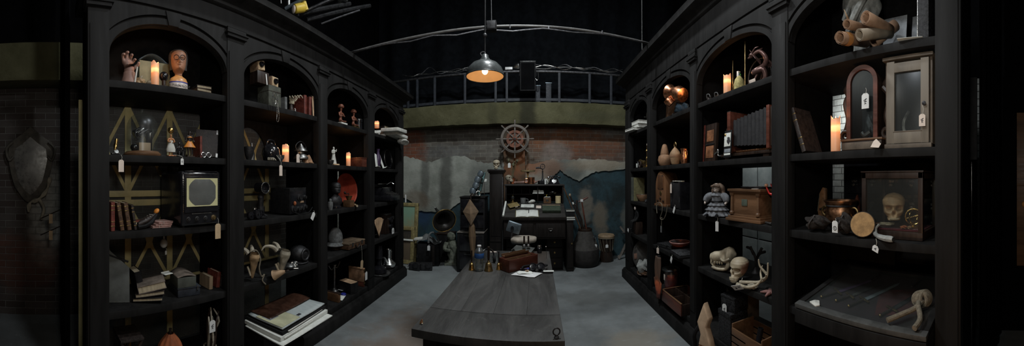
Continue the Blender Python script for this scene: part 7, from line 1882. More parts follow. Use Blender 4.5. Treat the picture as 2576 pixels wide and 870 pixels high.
o=T('antlers','pale branching antlers lying toward the near pillar','antlers',p+Vector((0,0,.0)),rz+.1)
for nm,pts,r0 in(('main_beam',[(-.13,-.05,.016),(-.05,-.03,.03),(.04,-.01,.05),(.10,.0,.10),(.11,.0,.20)],.016),('second_beam',[(-.12,-.09,.014),(-.02,-.09,.016),(.06,-.07,.045),(.10,-.05,.10)],.015),('tine',[(.09,0,.12),(.05,-.02,.17),(.045,-.03,.22)],.011),('tine',[(.10,-.04,.09),(.15,-.07,.12),(.17,-.09,.15)],.011),('tine',[(.06,-.01,.06),(.02,.02,.11),(.03,.03,.16)],.010)):
 q_=spline(pts,6);tb(nm,'bone',o,q_,[r0*(1-.65*i/len(q_))for i in range(len(q_))],10,smooth=60)
rock((.04,.03,.018),22).build('burr','grey_bone',o,loc=(-.0,-.05,.0),smooth=50)
p,rz,W,H=S('R',1880,1922,632,1,.32)
o=T('coral_branch','dark branching coral standing behind the skulls','coral',p,rz)
for pts in([(0,0,0),(.0,0,.12),(-.06,0,.19),(-.12,0,.2)],[(0,0,.1),(.05,0,.17),(.12,0,.2)],[(.03,0,.15),(.06,.02,.22)],[(-.03,0,.15),(-.05,-.02,.22)]):tb('branch','dark_iron',o,spline(pts,4),.012)
lt('foot','dark_iron',o,[(.05,0),(.03,.02),(.014,.05)],16)
p,rz,W,H=S('R',1904,1942,735,1,.0)
o=T('pink_starfish','dull pink dried starfish at the shelf edge','starfish',p+Vector((.06,-.0,.002)),rz)
for k in range(5):tb('arm','pink_dull' if False else mat('pink_dull',(.22,.11,.10),.8,0,.4,20,.5).name,o,[(0,0,.012),(.035*cos(1.256*k),.035*sin(1.256*k),.012),(.075*cos(1.256*k),.075*sin(1.256*k),.007)],[.016,.013,.005])
for k,(uL,uR,vt,lab,zo,w_,sz)in enumerate(((1800,1846,768,'lower black glittering box with star flecks',0,.10,(.17,.17,.26)),(1800,1846,735,'upper black glittering box with a white printed tag',.263,.12,(.16,.16,.12)))):
 p=world('R',s_of('R',1826,.03),w_,ZR[0]+.002+zo)
 o=T('glitter_box',lab,'box',p,RZR+.15*k,'black glittering boxes')
 bx('body','glitter',o,(0,0,sz[2]*.42),(sz[0],sz[1],sz[2]*.84),bev=.003);bx('lid','glitter',o,(0,0,sz[2]*.92),(sz[0]*1.04,sz[1]*1.04,sz[2]*.15),bev=.003)
 if k:tag(o,(-.02,-.095,.055),.0,.05,.085,'tag_white',True)
for k,(u,w_,sz,m_,lab)in enumerate(((1868,.30,(.26,.16,.34),'dusty_wood','dusty wooden crate at the back of the bottom shelf'),(1905,.10,(.34,.22,.22),'mid_wood','brown wooden crate at the front beside the near pillar'))):
 p=world('R',s_of('R',u,w_),w_,ZR[0]+.002);q=T('wooden_crate',lab,'crate',p,RZR,'wooden crates on the bottom right shelf')
 for z_ in(.06,.5*sz[2],sz[2]-.06):bx('front_slat',m_,q,(0,-sz[1]/2,z_),(sz[0],.012,sz[2]*.29));bx('back_slat',m_,q,(0,sz[1]/2,z_),(sz[0],.012,sz[2]*.29))
 for sx in(-1,1):bx('end_panel',m_,q,(sx*sz[0]/2,0,sz[2]/2),(.012,sz[1],sz[2]))
 bx('bottom',m_,q,(0,0,.006),(sz[0],sz[1],.01))
p=world('R',s_of('R',1888,-.02),.02,ZR[0]+.004)
tagp(lt('black_pipe','black_gloss',None,[(.022,0),(.022,.25),(.018,.25),(.018,.02),(0,.02)],20,p,(0,14,0)),'short black pipe leaning before the brown crate','pipe')
pS=px('R',1768,815,-.30)  # made-up shape in place of a blurred moving arm
o=T('arm_stand_in','tan stand-in for a blurred arm with a rust-brown lower half at the near right aisle edge','pouch',Vector((pS.x,pS.y,.012)),rot=(radians(-3),0,RZR+.35))
r_=hypot(pS.x,pS.y);z_=lambda v:EYE+(V0-v)/F*r_-.012
wpx=r_/F
pp_=[(-.030,.0),(-.030,.30),(-.022*1.0,z_(870)),(-.012,z_(842)),(-.034*1.0,z_(815)),(.0,z_(763)),(.034,z_(800)),(.018,z_(822)),(.040,z_(850)),(.052,z_(870)),(.05,.30),(.03,.0)]
S_=1.6
ph=[(x*S_,z)for x,z in pp_]
MB().prism([p_ for p_ in ph[2:10]],-.03,.03).build('tan_arm_shape',mat('tan_arm',(.46,.33,.22),.7,0,.2,7,.2).name,o,bev=.012,smooth=60)
MB().prism([ph[0],ph[1],ph[2],ph[9],ph[10],ph[11]],-.04,.04).build('lower_half',mat('rust_arm',(.20,.085,.04),.65,0,.5,9,.4).name,o,bev=.02,smooth=60)
tb('dark_sleeve','black_matte',o,spline([(-.03*S_,-.0,z_(825)),(-.05*S_,-.02,z_(850)),(-.055*S_,0,.30),(-.05*S_,0,.04)],5),.016)
pO=px('R',1658,735,-.06)  # made-up strip in place of a blurred moving person
o=T('person_stand_in','long rust-orange stand-in strip for a blurred person beside the third bay of the right bookcase','cloth',Vector((pO.x-.015,pO.y,.20)),RZR)
rO=hypot(pO.x,pO.y)
Ho=EYE+(V0-645)/F*rO-.20
dm=MB()
wid=lambda v:.12*(.35+.65*min(1,v*3.2))if v<.45 else .075*(1-.25*(v-.45)/.55)
dm.grid(lambda u,v:((u-.5)*2*wid(v),.012*sin(9*u+6*v),v*Ho),16,24)
mm,nt,b_,co=newmat('orange_blur')
sx_=nn(nt,'ShaderNodeSeparateXYZ');nt.links.new(co,sx_.inputs[0])
k_=math_(nt,'ADD',sx_.outputs[2],mrange(nt,noise(nt,co,9),.3,.7,-.06,.06,False))
rp_=nn(nt,'ShaderNodeValToRGB');e=rp_.color_ramp.elements
e[0].position=.10;e[0].color=(.05,.012,.008,1);e[1].position=1;e[1].color=(.06,.035,.022,1)
for ps,c_ in((.2,(.25,.05,.02,1)),(.34,(.40,.09,.03,1)),(.45,(.13,.045,.02,1)),(.6,(.07,.035,.02,1))):
 q_=e.new(ps);q_.color=c_
nt.links.new(mrange(nt,k_,0,Ho,0,1,False),rp_.inputs[0]);nt.links.new(rp_.outputs[0],b_.inputs['Base Color']);b_.inputs['Roughness'].default_value=.8
dm.build('cloth','orange_blur',o,solid=.008,smooth=60);bx('hanging_clip','dark_iron',o,(0,.014,Ho),(.03,.03,.02))
p,rz,W,H=S('R',1651,1675,226,4,.19,D=.22)
o=T('antique_tome','huge antique red-brown book standing upright in the arch','book',p,rz)
Wt=.15;Ht=min(H,.36)
bx('front_board',mat('tome_red',(.30,.10,.05),.5,0,.45,10,.3).name,o,(0,.0,Ht/2),(Wt,.22,Ht),bev=.006);bx('page_edge','mid_wood',o,(Wt*.30,-.112,Ht/2),(Wt*.24,.006,Ht*.94));bx('spine_band','dark_leather',o,(-Wt*.2,-.112,Ht*.5),(Wt*.5,.004,.01))
p,rz,W,H=S('R',1684,1704,236,4,.26)
flat=T('dark_tome','brown rounded-back book leaning behind the antique tome','book',p,rot=(0,radians(8),rz));bx('cover','brown_leather',flat,(0,0,.15),(.08,.2,.30),bev=.02);bx('page_block','pages',flat,(0,.004,.15),(.065,.198,.302))
p,rz,W,H=S('R',1685,1737,238,4,.10)
o=T('copper_vessel_heap','bright copper pitcher tipped on a blue cloth bundle','pitcher',p,rz)
q_,q2_=.5,.5
rock((.10,.08,.065),24,30,20,.2).build('blue_bundle','blue_cloth',o,loc=(.0,.02,0),smooth=60);crumple(.16,.12,.12,6).build('dark_wrap','dark_leather',o,loc=(-.08,.02,0),smooth=60)
hp_=[(.001,0),(.05,.004),(.06,.05),(.045,.10),(.04,.12),(.058,.16),(.05,.16),(.034,.12),(.001,.05)]
open_lathe(hp_,30).build('pitcher_body','copper',o,loc=(.13,-.03,.17),rot=(0,radians(-70),radians(15)),smooth=60).scale=(1.5,1.5,1.5);MB().torus(.032,.007,(.08,-.05,.21),(90,0,0),22,8,0,200).build('handle','copper',o)
open_lathe([(.001,0),(.028,.003),(.034,.035),(.03,.05),(.026,.05),(.001,.01)],24).build('small_cup','copper',o,loc=(-.015,-.09,.10),rot=(radians(40),radians(-20),0),smooth=60).scale=(1.6,1.6,1.6)
p,rz,W,H=S('R',1652,1686,364,3,.13)
vessel('gourd_pot','brown double-gourd clay pot','pot',p,rz,scale_prof([(.6,0),(.85,.08),(1,.28),(.9,.44),(.62,.52),(.64,.55),(.5,.78),(.34,.95),(.2,1),(.1,1)],W,H),'terracotta')
p,rz,W,H=S('R',1684,1713,369,3,.11)
o=T('clay_urn','tan lidded clay urn with a high ring handle','urn',p,rz)
lt('body','clay',o,scale_prof([(.55,0),(.7,.08),(.95,.42),(1,.55),(.85,.68),(.5,.84),(.2,.95),(0,1)],W,H),34,smooth=60);lt('glaze_band','terracotta',o,[(W*.485,H*.42),(W*.505,H*.5),(W*.49,H*.58)],34);tb('ring_handle','dull_brass',o,spline([(-W*.12,0,H*.94),(-W*.2,0,H*1.1),(0,0,H*1.24),(W*.2,0,H*1.1),(W*.12,0,H*.94)],5),.006)
p,rz,W,H=S('R',1711,1731,374,3,.10)
o=T('copper_pitcher','shiny copper cream pitcher with a side handle beside the urn','pitcher',p,rz)
open_lathe([(.001,.003),(W*.36,.002),(W*.45,H*.2),(W*.47,H*.45),(W*.36,H*.7),(W*.38,H*.9),(W*.46,H),(W*.43,H),(W*.33,H*.7),(.001,H*.3)],30).build('body','copper',o,smooth=60);tb('handle','copper',o,spline([(W*.4,0,H*.85),(W*.75,0,H*.8),(W*.75,0,H*.4),(W*.44,0,H*.3)],5),.007);tb('spout','copper',o,[(-W*.36,0,H*.8),(-W*.6,0,H*1.02)],[.02,.008])
p,rz,W,H=S('R',1660,1696,421,2,.12,D=.12)
W=.235
o=T('cathedral_radio','tall brown cathedral radio with an arched slatted grille','radio',p,rz+.15)
H=min(H,.42)
Na=16
gp=[(-W/2,.025)]+[(-W/2*cos(pi*j/Na)*(1 if True else 1),H*.52+H*.48*sin(pi*j/Na))for j in range(Na+1)]+[(W/2,.025)]
MB().prism(gp,-.09,.09).build('cabinet',mat('walnut',(.13,.062,.03),.4,0,.4,12,.2,stretch=(1,1,.2)).name,o,smooth=40,bev=.004);bx('plinth','walnut',o,(0,0,.014),(W+.03,.20,.028),bev=.004)
bx('speaker_cloth','dark_leather',o,(0,-.091,H*.68),(W*.5,.002,H*.40))
for k in range(5):bx('grille_slat','walnut',o,(-W*.24+W*.12*k,-.096,H*.68),(.009,.010,H*(.40-.03*abs(k-2))))
lt('dial','dull_brass',o,[(.026,0),(.026,.004),(.02,.006),(0,.006)],24,(0,-.09,H*.37),(90,0,0),sq=(.8,1))
for x,z_ in((0,.22),(-.06,.15),(.06,.15)):lt('knob','dark_wood',o,[(.013,0),(.013,.012),(0,.016)],16,(x,-.09,H*z_),(90,0,0))
pts=[px('R',u,v,-.012)for u,v in((1657,513),(1652,520),(1653,536),(1652,512),(1664,512),(1666,530),(1661,548),(1668,552),(1675,540),(1679,517))]
o=T('looped_tie','tan cloth cord looping below the radio with a small grey tag','cord',pts[0],0)
tb('loop','rope',o,spline([q_-pts[0]for q_ in pts],5),.0045);kn=px('R',1664,550,-.02)-pts[0]
tb('drop','rope',o,[kn,kn+Vector((0,0,-.085))],.0022,5);t_=MB().box((0,0,-.03),(.034,.003,.075)).build('grey_tag','grey_cloth',o,loc=kn+Vector((-.004,0,-.09)),rot=(0,0,RZR));MB().torus(.012,.004,kn,(90,0,0),14,6).build('knot','rope',o)
p,rz,W,H=S('R',1698,1738,458,2,.13,D=.20)
W=.24
o=T('accordion','black concertina accordion with studded pale top edge and tag','accordion',p+Vector((0,.0,0)),rz)
H=min(H,.31)
for k in range(12):bx('bellows_fold','bellows',o,(-.075+.0136*k,0,H*.5),(.009,.17 if k%2 else .185,H*.92))
for sx in(-1,1):bx('end_block','black_gloss',o,(sx*.10,0,H*.5),(.045,.20,H),bev=.008)
bx('pale_top_rail','bone',o,(.01,-.06,H+.008),(.22,.03,.012));
for k in range(7):sp('stud','silver',o,(-.09+.032*k,-.08,H+.008),.007)
tag(o,(-.06,-.115,H*.96),.01,.04,.10,'tag_cream');tag(o,(.06,-.13,.05),.02,.035,.075,'tag_white',tilt=28,name='paper_tag')
for k,(u,w_,an,lab)in enumerate(((1688,.15,.25,'dark slatted type tray in the middle of the fourth shelf'),(1722,.10,-.1,'ridged dark tray at the near end of the fourth shelf'))):
 p=world('R',s_of('R',u,w_),w_,ZR[1]+.002);q=T('type_tray',lab,'tray',p,RZR+an,'slatted trays on the fourth right shelf')
 bx('tray','black_matte',q,(0,0,.012),(.30,.24,.022),bev=.003)
 for j in range(9):bx('slat','dark_iron' if k==0 else 'iron',q,(-.13+.0325*j,0,.030),(.014,.22,.014),(0,20,0))
 tag(q,((-.06 if k==0 else .02),-.15,.02),.02,.045,.07,'tag_cream' if k==0 else 'tag_white',tilt=0 if k==0 else 30)
p=world('R',s_of('R',1708,.15),.16,ZR[1]+.045)
o=T('amber_dish','dull red glass dish with a bright rim on the type trays','dish',p,RZR);open_lathe([(.001,.006),(.06,.004),(.11,.03),(.12,.055),(.112,.055),(.06,.014),(.001,.012)],36).build('bowl','amber_glass',o,smooth=60);MB().torus(.116,.005,(0,0,.055),None,40,6).build('rim',mat('dull_pink',(.30,.15,.13),.3,0,.2,10,0).name,o)
p,rz,W,H=S('R',1668,1708,660,0,.16)
o=T('amber_jar','tall glass apothecary jar with a wide lid and amber contents','jar',p+Vector((0,0,.0)),rz)
H=min(H,.36);W=.17
open_lathe([(W*.35,0),(W*.46,.02),(W*.5,H*.3),(W*.5,H*.6),(W*.4,H*.68),(W*.42,H*.72)],34).build('glass_body','amber_glass',o,smooth=60);lt('contents',mat('amber_fill',(.20,.045,.015),.4,0,.5,14,.3).name,o,[(W*.4,.01),(W*.46,H*.3),(W*.46,H*.44),(0,H*.46)],28);lt('orange_filling','orange_and_candlelit',o,[(W*.25,H*.46),(W*.27,H*.52),(0,H*.54)],20)
lt('lid_disc','old_glass',o,[(W*.62,H*.73),(W*.66,H*.76),(W*.6,H*.80),(W*.2,H*.86),(0,H*.88)],34);lt('lid_knob','glass',o,[(.012,H*.86),(.02,H*.93),(.014,H*.99),(0,H)],18);bx('paper_label','tag_cream',o,(.0,-W*.515,H*.5),(.035,.003,.07))
rock((.05,.04,.02),44).build('dried_root','wood_slice',o,loc=(-.0,.0,H*.1),smooth=60)
p,rz,W,H=S('R',1682,1745,728,0,.02)
pT=world('R',s_of('R',1712,.05),.10,ZR[0]+.002)
o=T('divided_tray','open divided wooden tray on the bottom shelf of the third bay','tray',pT,RZR)
for y in(-.16,.0,.16):bx('rail','red_wood' if y else 'dark_wood',o,(0,y,.06),(.46,.012,.12))
for x in(-.225,.0,.225):bx('divider','dark_wood',o,(x,0,.055),(.012,.31,.11))
bx('bottom','dark_wood',o,(0,0,.006),(.46,.32,.01));bx('rail_cap','mid_wood',o,(0,-.16,.123),(.47,.018,.006));bx('rail_cap','mid_wood',o,(-.225,0,.1232),(.018,.30,.006))
p=pT+Rr_@Vector((.12,.07,.013))
o=T('green_jar','clear lidded jar with green contents standing in the divided tray','jar',p,RZR)
open_lathe([(.03,0),(.045,.01),(.05,.05),(.05,.12),(.04,.15)],28).build('glass_body','green_glass',o,smooth=60);rock((.034,.034,.045),51).build('green_moss',mat('moss_green',(.05,.20,.07),.8,0,.5,30,.5).name,o,loc=(0,0,.016),smooth=50);lt('lid','old_glass',o,[(.06,.15),(.062,.16),(.03,.175),(.01,.19),(.016,.205),(0,.215)],28)
p,rz,W,H=S('R',1580,1628,310,4,.05)
for k,(w_,d_,t_,dx,an,lab)in enumerate(((.30,.22,.035,.06,.1,'lowest white book jutting from the far top shelf'),(.26,.2,.05,.0,-.06,'middle white book in the far top shelf stack'),(.26,.2,.05,-.02,.05,'topmost white book in the far top shelf stack'))):
 flat_book(lab,p+Rr_@Vector((-dx,.05-.06*(k==0),[0,.037,.089][k])),RZR+an,w_,d_,t_,'plaster_white','white books on the far top right shelf','white_pages')
p,rz,W,H=S('R',1617,1629,272,4,.30)
o=T('grey_statuette','grey standing statuette in the far right arch','statuette',p,rz);figure(o,H,'stone',dict(lha=(-.1,-.13,.62),rha=(.16,-.06,.55)));lt('robe','stone',o,[(H*.15,0),(H*.13,H*.2),(H*.09,H*.48)],18,sq=(1,.8))
p,rz,W,H=S('R',1624,1633,366,3,.08)
o=T('brass_candlestick','slender brass candlestick glinting beside the pillar of far bay','candlestick',p,rz);lt('stick','brass',o,[(.06,0),(.062,.01),(.02,.03),(.014,.1),(.025,.13),(.012,.16),(.012,H*.7),(.03,H*.75),(.024,H*.8),(.012,H*.8),(.011,H)],22);lt('taper','tag_cream',o,[(.0105,H),(.009,H*1.08),(0,H*1.1)],12)
p,rz,W,H=S('R',1608,1626,392,3,.12)
o=T('toy_cannon','small dull brass model cannon on the far second shelf','model',p,rz);MB().lathe([(.03,-.1),(.034,-.09),(.024,.06),(.03,.10),(.022,.10),(.016,.06),(0,.05)],20,(0,0,.09),(0,-80,0)).build('barrel','dull_brass',o)
for sy in(-1,1):MB().torus(.045,.008,(.02,sy*.05,.054),(90,0,0),22,6).box((.02,sy*.05,.054),(.08,.006,.01)).box((.02,sy*.05,.054),(.01,.006,.08)).build('wheel','dark_wood',o)
bx('carriage','dark_wood',o,(.03,0,.045),(.16,.05,.03),(0,8,0))
p,rz,W,H=S('R',1596,1608,400,3,.06)
o=T('white_card_stand','small white card with a curled dark bracket at the far end','card',p,rz);bx('card','paper',o,(.0,0,.04),(.06,.004,.06));tb('bracket','iron',o,spline([(.05,0,0),(.07,0,.05),(.04,0,.09)],5),.006)
p,rz,W,H=S('R',1593,1603,446,2,.10)
book('tall greenish-grey book standing at the far end of third shelf',p,(0,0,rz),.05,.16,H,'grey_green')
p,rz,W,H=S('R',1604,1612,446,2,.11);book('tall dark olive book beside the greenish-grey one',p,(0,0,rz),.035,.16,H*.98,'olive_cloth')
p,rz,W,H=S('R',1606,1622,478,2,.14);o=vessel('clay_bowl','small dark clay bowl beside the tall books','bowl',p+Vector((0,-.06,0)),rz,[(.05,0),(.09,.05),(.10,.10),(.09,.10),(0,.04)],'terracotta');tb('rim','dark_wood',o,[(.095*cos(a/8*pi),.095*sin(a/8*pi),.10)for a in range(16)],.006,6,True)
p,rz,W,H=S('R',1622,1632,490,2,.06);q=T('dark_shells','heap of dark shells beside the clay bowl','shells',p,rz)
for k in range(4):rock((.035,.03,.022),60+k).build('shell','dark_iron',q,loc=(.05*(k%2),.05*(k//2),.0),smooth=50)
sp('bright_bead','silver',q,(.0,.1,.17),.008);tb('bead_stem','iron',q,[(.0,.1,0),(0,.1,.17)],.003)
p,rz,W,H=S('R',1603,1616,545,1,.24)
o=T('black_camera','black rounded-top magic lantern on the far fourth shelf','lantern',p,rz);bx('body','black_gloss',o,(0,0,.17),(.17,.2,.34),bev=.03);sp('dome','black_gloss',o,(0,0,.34),(.085,.09,.07));lt('lens','pewter',o,[(.04,0),(.04,.03),(.03,.03),(0,.02)],20,(0,-.10,.15),(90,0,0))
p,rz,W,H=S('R',1597,1607,560,1,.06)
o=T('dark_puppet','dark seated puppet with a pale face at the far fourth shelf','puppet',p,rz);figure(o,.42,'black_matte',dict(lhi=(-.06,-.02,.48),lkn=(-.08,-.2,.45),lan=(-.08,-.22,.2),lft=(-.08,-.3,.18),rhi=(.06,-.02,.48),rkn=(.08,-.2,.45),ran=(.08,-.22,.2),rft=(.08,-.3,.18),pel=(0,0,.5)));sp('face','porcelain',o,(0,-.028,.38),(.022,.014,.028));tag(o,(-.03,-.12,.08),.0,.06,.05,'tag_white',tilt=20);bx('seat_block','dark_wood',o,(0,.02,.09),(.12,.10,.18))
p,rz,W,H=S('R',1586,1622,600,0,.12)
o=T('round_shield','large round dark shield with a metal rim standing on the far bottom shelf','shield',p,rot=(radians(-8),0,rz+.5))
Rs=.22
lt('disc',mat('shield_grey',(.07,.065,.06),.5,.3,.5,8,.3).name,o,[(Rs,0),(Rs,.01),(Rs*.9,.02),(Rs*.4,.045),(0,.055)],40,(0,0,Rs+.006),(90,0,0));MB().torus(Rs,.008,(0,0,Rs+.006),(90,0,0),44,8).build('rim','pewter',o);bx('painted_band',mat('band_brown',(.13,.07,.05),.7,0,.5,12,.3).name,o,(0,-.035,Rs),(Rs*1.5,.012,.08),(0,-12,0))
p,rz,W,H=S('R',1611,1634,658,0,.08)
o=T('quartz_rock','rough grey quartz rock on the far bottom shelf','rock',p,rz)
rock((.10,.09,.09),71,26,18,.35).build('upper_rock','stone',o,smooth=20,loc=(0,0,.03));rock((.12,.10,.03),72).build('base_slab','brown_leather',o,smooth=40)
pm_=Vector((-3.50,-.17,EYE+(451-420)/F*3.4))
o=T('ornate_mirror','ornate shield-shaped tarnished mirror on the far left brick wall','mirror',pm_,pi/2)
oh=.34
sh_=[(0,.46),(.12,.36),(.24,.28),(.26,.12),(.22,-.08),(.18,-.22),(.08,-.36),(0,-.42),(-.08,-.36),(-.18,-.22),(-.22,-.08),(-.26,.12),(-.24,.28),(-.12,.36)]
MB().prism(list(reversed(sh_)),-.03,.02).build('frame',mat('tarnished',(.07,.062,.05),.6,.1,.5,12,.5).name,o,bev=.012,smooth=50)
inn=[(x*.72,z*.74)for x,z in sh_];MB().prism(list(reversed(inn)),-.034,-.028).build('mirror_glass',mat('old_mirror',(.07,.07,.065),.3,.2,.6,7,.1).name,o)
for sx in(-1,1):tb('scroll','tarnished',o,spline([(sx*.20,-.035,.28),(sx*.27,-.04,.2),(sx*.24,-.04,.08),(sx*.19,-.035,.12)],6),.016)
q=T('hanging_garland','pale twisted garland hanging from the lower right of the mirror','garland',Vector((-3.46,-.05,1.35)),pi/2)
tb('twist','grey_bone',q,spline([(.10,-.03,.22),(.06,-.04,.08),(-.03,-.03,-.02),(-.12,-.03,-.06),(-.14,-.03,-.16)],6),[.02+.008*sin(i)for i in range(25)]);tb('twist_branch','grey_bone',q,spline([(-.02,-.03,-.02),(.03,-.03,-.12),(.0,-.03,-.24)],5),.018)
for k,(z_,y_,lab)in enumerate(((1.22,.38,'upper small pale tag on a twig hung at the drape edge'),(1.06,.42,'lower small pale tag on a twig hung at the drape edge'))):
 q=T('hanging_twig',lab,'tag',Vector((-3.0,.05,z_)),pi/2,'tags hung at the left drape')
 MB().tube([(-.1,0,-.05),(.1,0,.04)],.006,6).build('twig','dark_wood',q);bx('tag','tag_tan',q,(0,-.01,-.05),(.035,.003,.09))
q=T('orange_lit_panel','narrow warm brown wooden panel at the far right edge','panel',Vector((3.12,-.07,.9)),-pi/2)
bx('panel','mid_wood',q,(0,.03,.55),(.20,.03,1.55),bev=.004);bx('rail','mid_wood',q,(0,.008,.62),(.2,.02,.07));sp('boss','orange_and_candlelit',q,(-.02,.0,.40),(.03,.02,.03))
TZ=.75
o=T('work_table','long dark worn wooden work table in the middle of the aisle','table',(-.226,2.495,0),-.012)
TWd,TL=.795,1.925
bd=.30
for k in range(4):
 bx('top_board','worn_table',o,(-TWd/2+(k+.5)*TWd/4,bd/2,TZ-.0225),(TWd/4-.0006,TL-bd-.002,.045),bev=.0015)
bx('end_board','worn_table',o,(0,-TL/2+bd/2,TZ-.0225),(TWd,bd-.002,.045),bev=.004)
for sx in(-1,1):
 bx('apron','black_wood',o,(sx*(TWd/2-.07),0,TZ-.10),(.025,TL-.24,.11))
 for sy in(-1,1):bx('leg','black_wood',o,(sx*(TWd/2-.075),sy*(TL/2-.12),(TZ-.046)/2),(.08,.08,TZ-.048),bev=.006)
for sy in(-1,1):bx('end_apron','black_wood',o,(0,sy*(TL/2-.12),TZ-.10),(TWd-.2,.025,.11))
def tp(u,v):return on(u,v,TZ)+Vector((0,0,.0022))
def hand_bell(lab,u,vb,vt,w,handle='dark_wood',metal='brass'):
 p=tp(u,vb);r=hypot(p.x,p.y);W=w*r/F;H=(vb-vt)*r/F
 o=T('hand_bell',lab,'bell',p,0,'hand bells on the work table')
 hb=H*.36
 open_lathe([(W*.44,.004),(W*.5,0),(W*.5,hb*.06),(W*.42,hb*.25),(W*.36,hb*.6),(W*.30,hb*.85),(W*.12,hb)],32).build('bell_body',metal,o,smooth=60,solid=.002)
 lt('ferrule',metal,o,[(W*.13,hb),(W*.16,hb*1.06),(W*.12,hb*1.15)],18);lt('handle',handle,o,[(W*.11,hb*1.12),(W*.13,hb*1.4),(W*.15,H*.7),(W*.12,H*.92),(W*.15,H*.96),(W*.10,H),(0,H)],18);sp('clapper','iron',o,(0,0,.012),.008)
 return o
hand_bell('slim dark handled brass bell at the left of the water bottle',1186.5,679,630,15)
hand_bell('largest brass hand bell, right of the water bottle',1229,681,620,22,'dark_wood','dull_brass')
hand_bell('small shiny brass bell with black handle beside the wooden box',1254.5,678,633,12.5,'black_gloss')
p=tp(1205.5,680);r=hypot(p.x,p.y);W=25*r/F;H=63*r/F
o=T('water_bottle','clear plastic water bottle with a blue label band','bottle',p)
pf=[(W*.42,0),(W*.46,.004),(W*.46,H*.10),(W*.42,H*.13),(W*.46,H*.16),(W*.42,H*.3),(W*.46,H*.33),(W*.42,H*.44),(W*.47,H*.47),(W*.48,H*.72),(W*.40,H*.80),(W*.2,H*.90),(W*.16,H*.93),(W*.16,H*.95)]
open_lathe(pf,36).build('bottle','bottle_plastic',o,smooth=40);lt('water','old_glass',o,[(W*.40,.006),(W*.40,H*.6),(0,H*.6)],28)
open_lathe([(W*.475,H*.50),(W*.485,H*.51),(W*.485,H*.69),(W*.475,H*.70)],36).build('label','blue_label',o,smooth=40);lt('cap','white_plastic',o,[(W*.2,H*.935),(W*.21,H*.94),(W*.21,H*.995),(W*.18,H),(0,H)],28)
p=tp(1226,664)
o=T('headphones','black hoop headset standing behind the largest bell','headset',p+Vector((0,.04,0)),.3)
MB().torus(.058,.008,(0,0,.076),(75,0,10),32,8,-40,220).build('headband','black_gloss',o)
for sx in(-1,1):lt('ear_cup','black_matte',o,[(.03,0),(.034,.01),(.03,.022),(0,.024)],22,(sx*.05,.0,.034),(0,90*sx,0))
p=tp(1247,655)
o=T('glass_goblet','tipped clear glass with a bright highlight behind the small bell','glass',p+Vector((0,.0,.031)),rot=(radians(80),radians(0),radians(65)))
open_lathe([(.001,-.05),(.02,-.046),(.03,-.02),(.031,.02),(.027,.05)],28).build('bowl','glass',o,smooth=60);MB().torus(.027,.002,(0,0,.05)).build('rim','silver',o)
p=tp(1241,634)
o=T('place_card','small cream card lying at the far end of the table','card',p,.15);bx('card','tag_cream',o,(0,0,.001),(.07,.04,.002));bx('crease','white_pages',o,(0,0,.0025),(.07,.002,.001))
A,B_,C_=tp(1281,687),tp(1263.5,676),tp(1353,668)
ax=(C_-A);Lb=ax.length;rzb=atan2(ax.y,ax.x)
Db=.14
c0=A+Matrix.Rotation(rzb,3,'Z')@Vector((Lb/2,Db/2,0))
o=T('wooden_trinket_box','open reddish-brown wooden box with small items in its compartments','box',c0,rzb)
hb=.105
for sy in(-1,1):bx('long_side','red_wood',o,(0,sy*(Db/2-.004),hb/2),(Lb,.008,hb),bev=.001)
for sx in(-1,1):bx('short_side','red_wood',o,(sx*(Lb/2-.004),0,hb/2),(.008,Db-.016,hb),bev=.001)
bx('floor_board','dark_wood',o,(0,0,.004),(Lb-.016,Db-.016,.008))
bx('partition','mid_wood',o,(0,.015,hb*.5),(Lb-.016,.005,hb*.92));bx('partition','mid_wood',o,(-.02,-.03,hb*.45),(.005,.08,hb*.85));bx('partition','mid_wood',o,(.09,-.03,hb*.45),(.005,.08,hb*.85))
bx('rear_tray','mid_wood',o,(.03,Db/2+.012,hb*.98),(Lb*.86,.05,.008),bev=.001)
for sy in(-.012,.036):bx('tray_side','mid_wood',o,(.03,Db/2+sy,hb*1.06),(Lb*.86,.005,.022))
Rb=Matrix.Rotation(rzb,3,'Z')
for k,(x,y,m_,lab)in enumerate(((-.12,-.025,'porcelain','round cream stone in the left compartment of the box'),(-.06,-.03,'clay','brown pebble beside the cream stone in the box'),(.03,-.03,'parchment','tan shell in the middle compartment of the box'),(.13,-.03,'bone','pale coral piece in the right compartment of the box'))):
 q=T('curio',lab,'curio',c0+Rb@Vector((x,y-.006,.016)),rzb,'curios in the wooden box')
 rock((.026,.018,.030),20+k,amp=.25).build('lump',m_,q,smooth=60);rock((.02,.014,.012),40+k,amp=.4).build('ridge',m_,q,loc=(.004,-.004,.05),smooth=60)
p=tp(1325,691)
o=T('white_napkin','white creased sheets of paper beside the wooden box','paper',p,.25)
MB().grid(lambda u,v:((u-.5)*.21+.03*(v-.5),(v-.5)*.13,.002+.004*abs(sin(4*u+2*v))),16,8).build('lower_sheet','white_plastic',o,solid=.0015,rot=(0,0,radians(-32)),smooth=60);MB().grid(lambda u,v:((u-.5)*.13,(v-.5)*.07,.010+.004*sin(6*u)),10,6).build('upper_sheet','paper',o,solid=.0015,loc=(-.01,.03,0),rot=(0,0,.1),smooth=60)
p=tp(1350,682)
o=T('goggles','black goggles with pale lenses lying on the papers','goggles',p+Vector((0,.01,.024)),.18)
for sx in(-1,1):MB().lathe([(.03,0),(.034,.006),(.034,.026),(.028,.032),(.026,.024)],26,(sx*.036,0,.004),(55,0,0)).build('eye_cup','black_gloss',o);lt('lens','black_gloss',o,[(.026,0),(.026,.002),(0,.005)],22,(sx*.036,-.020,.018),(55,0,0))
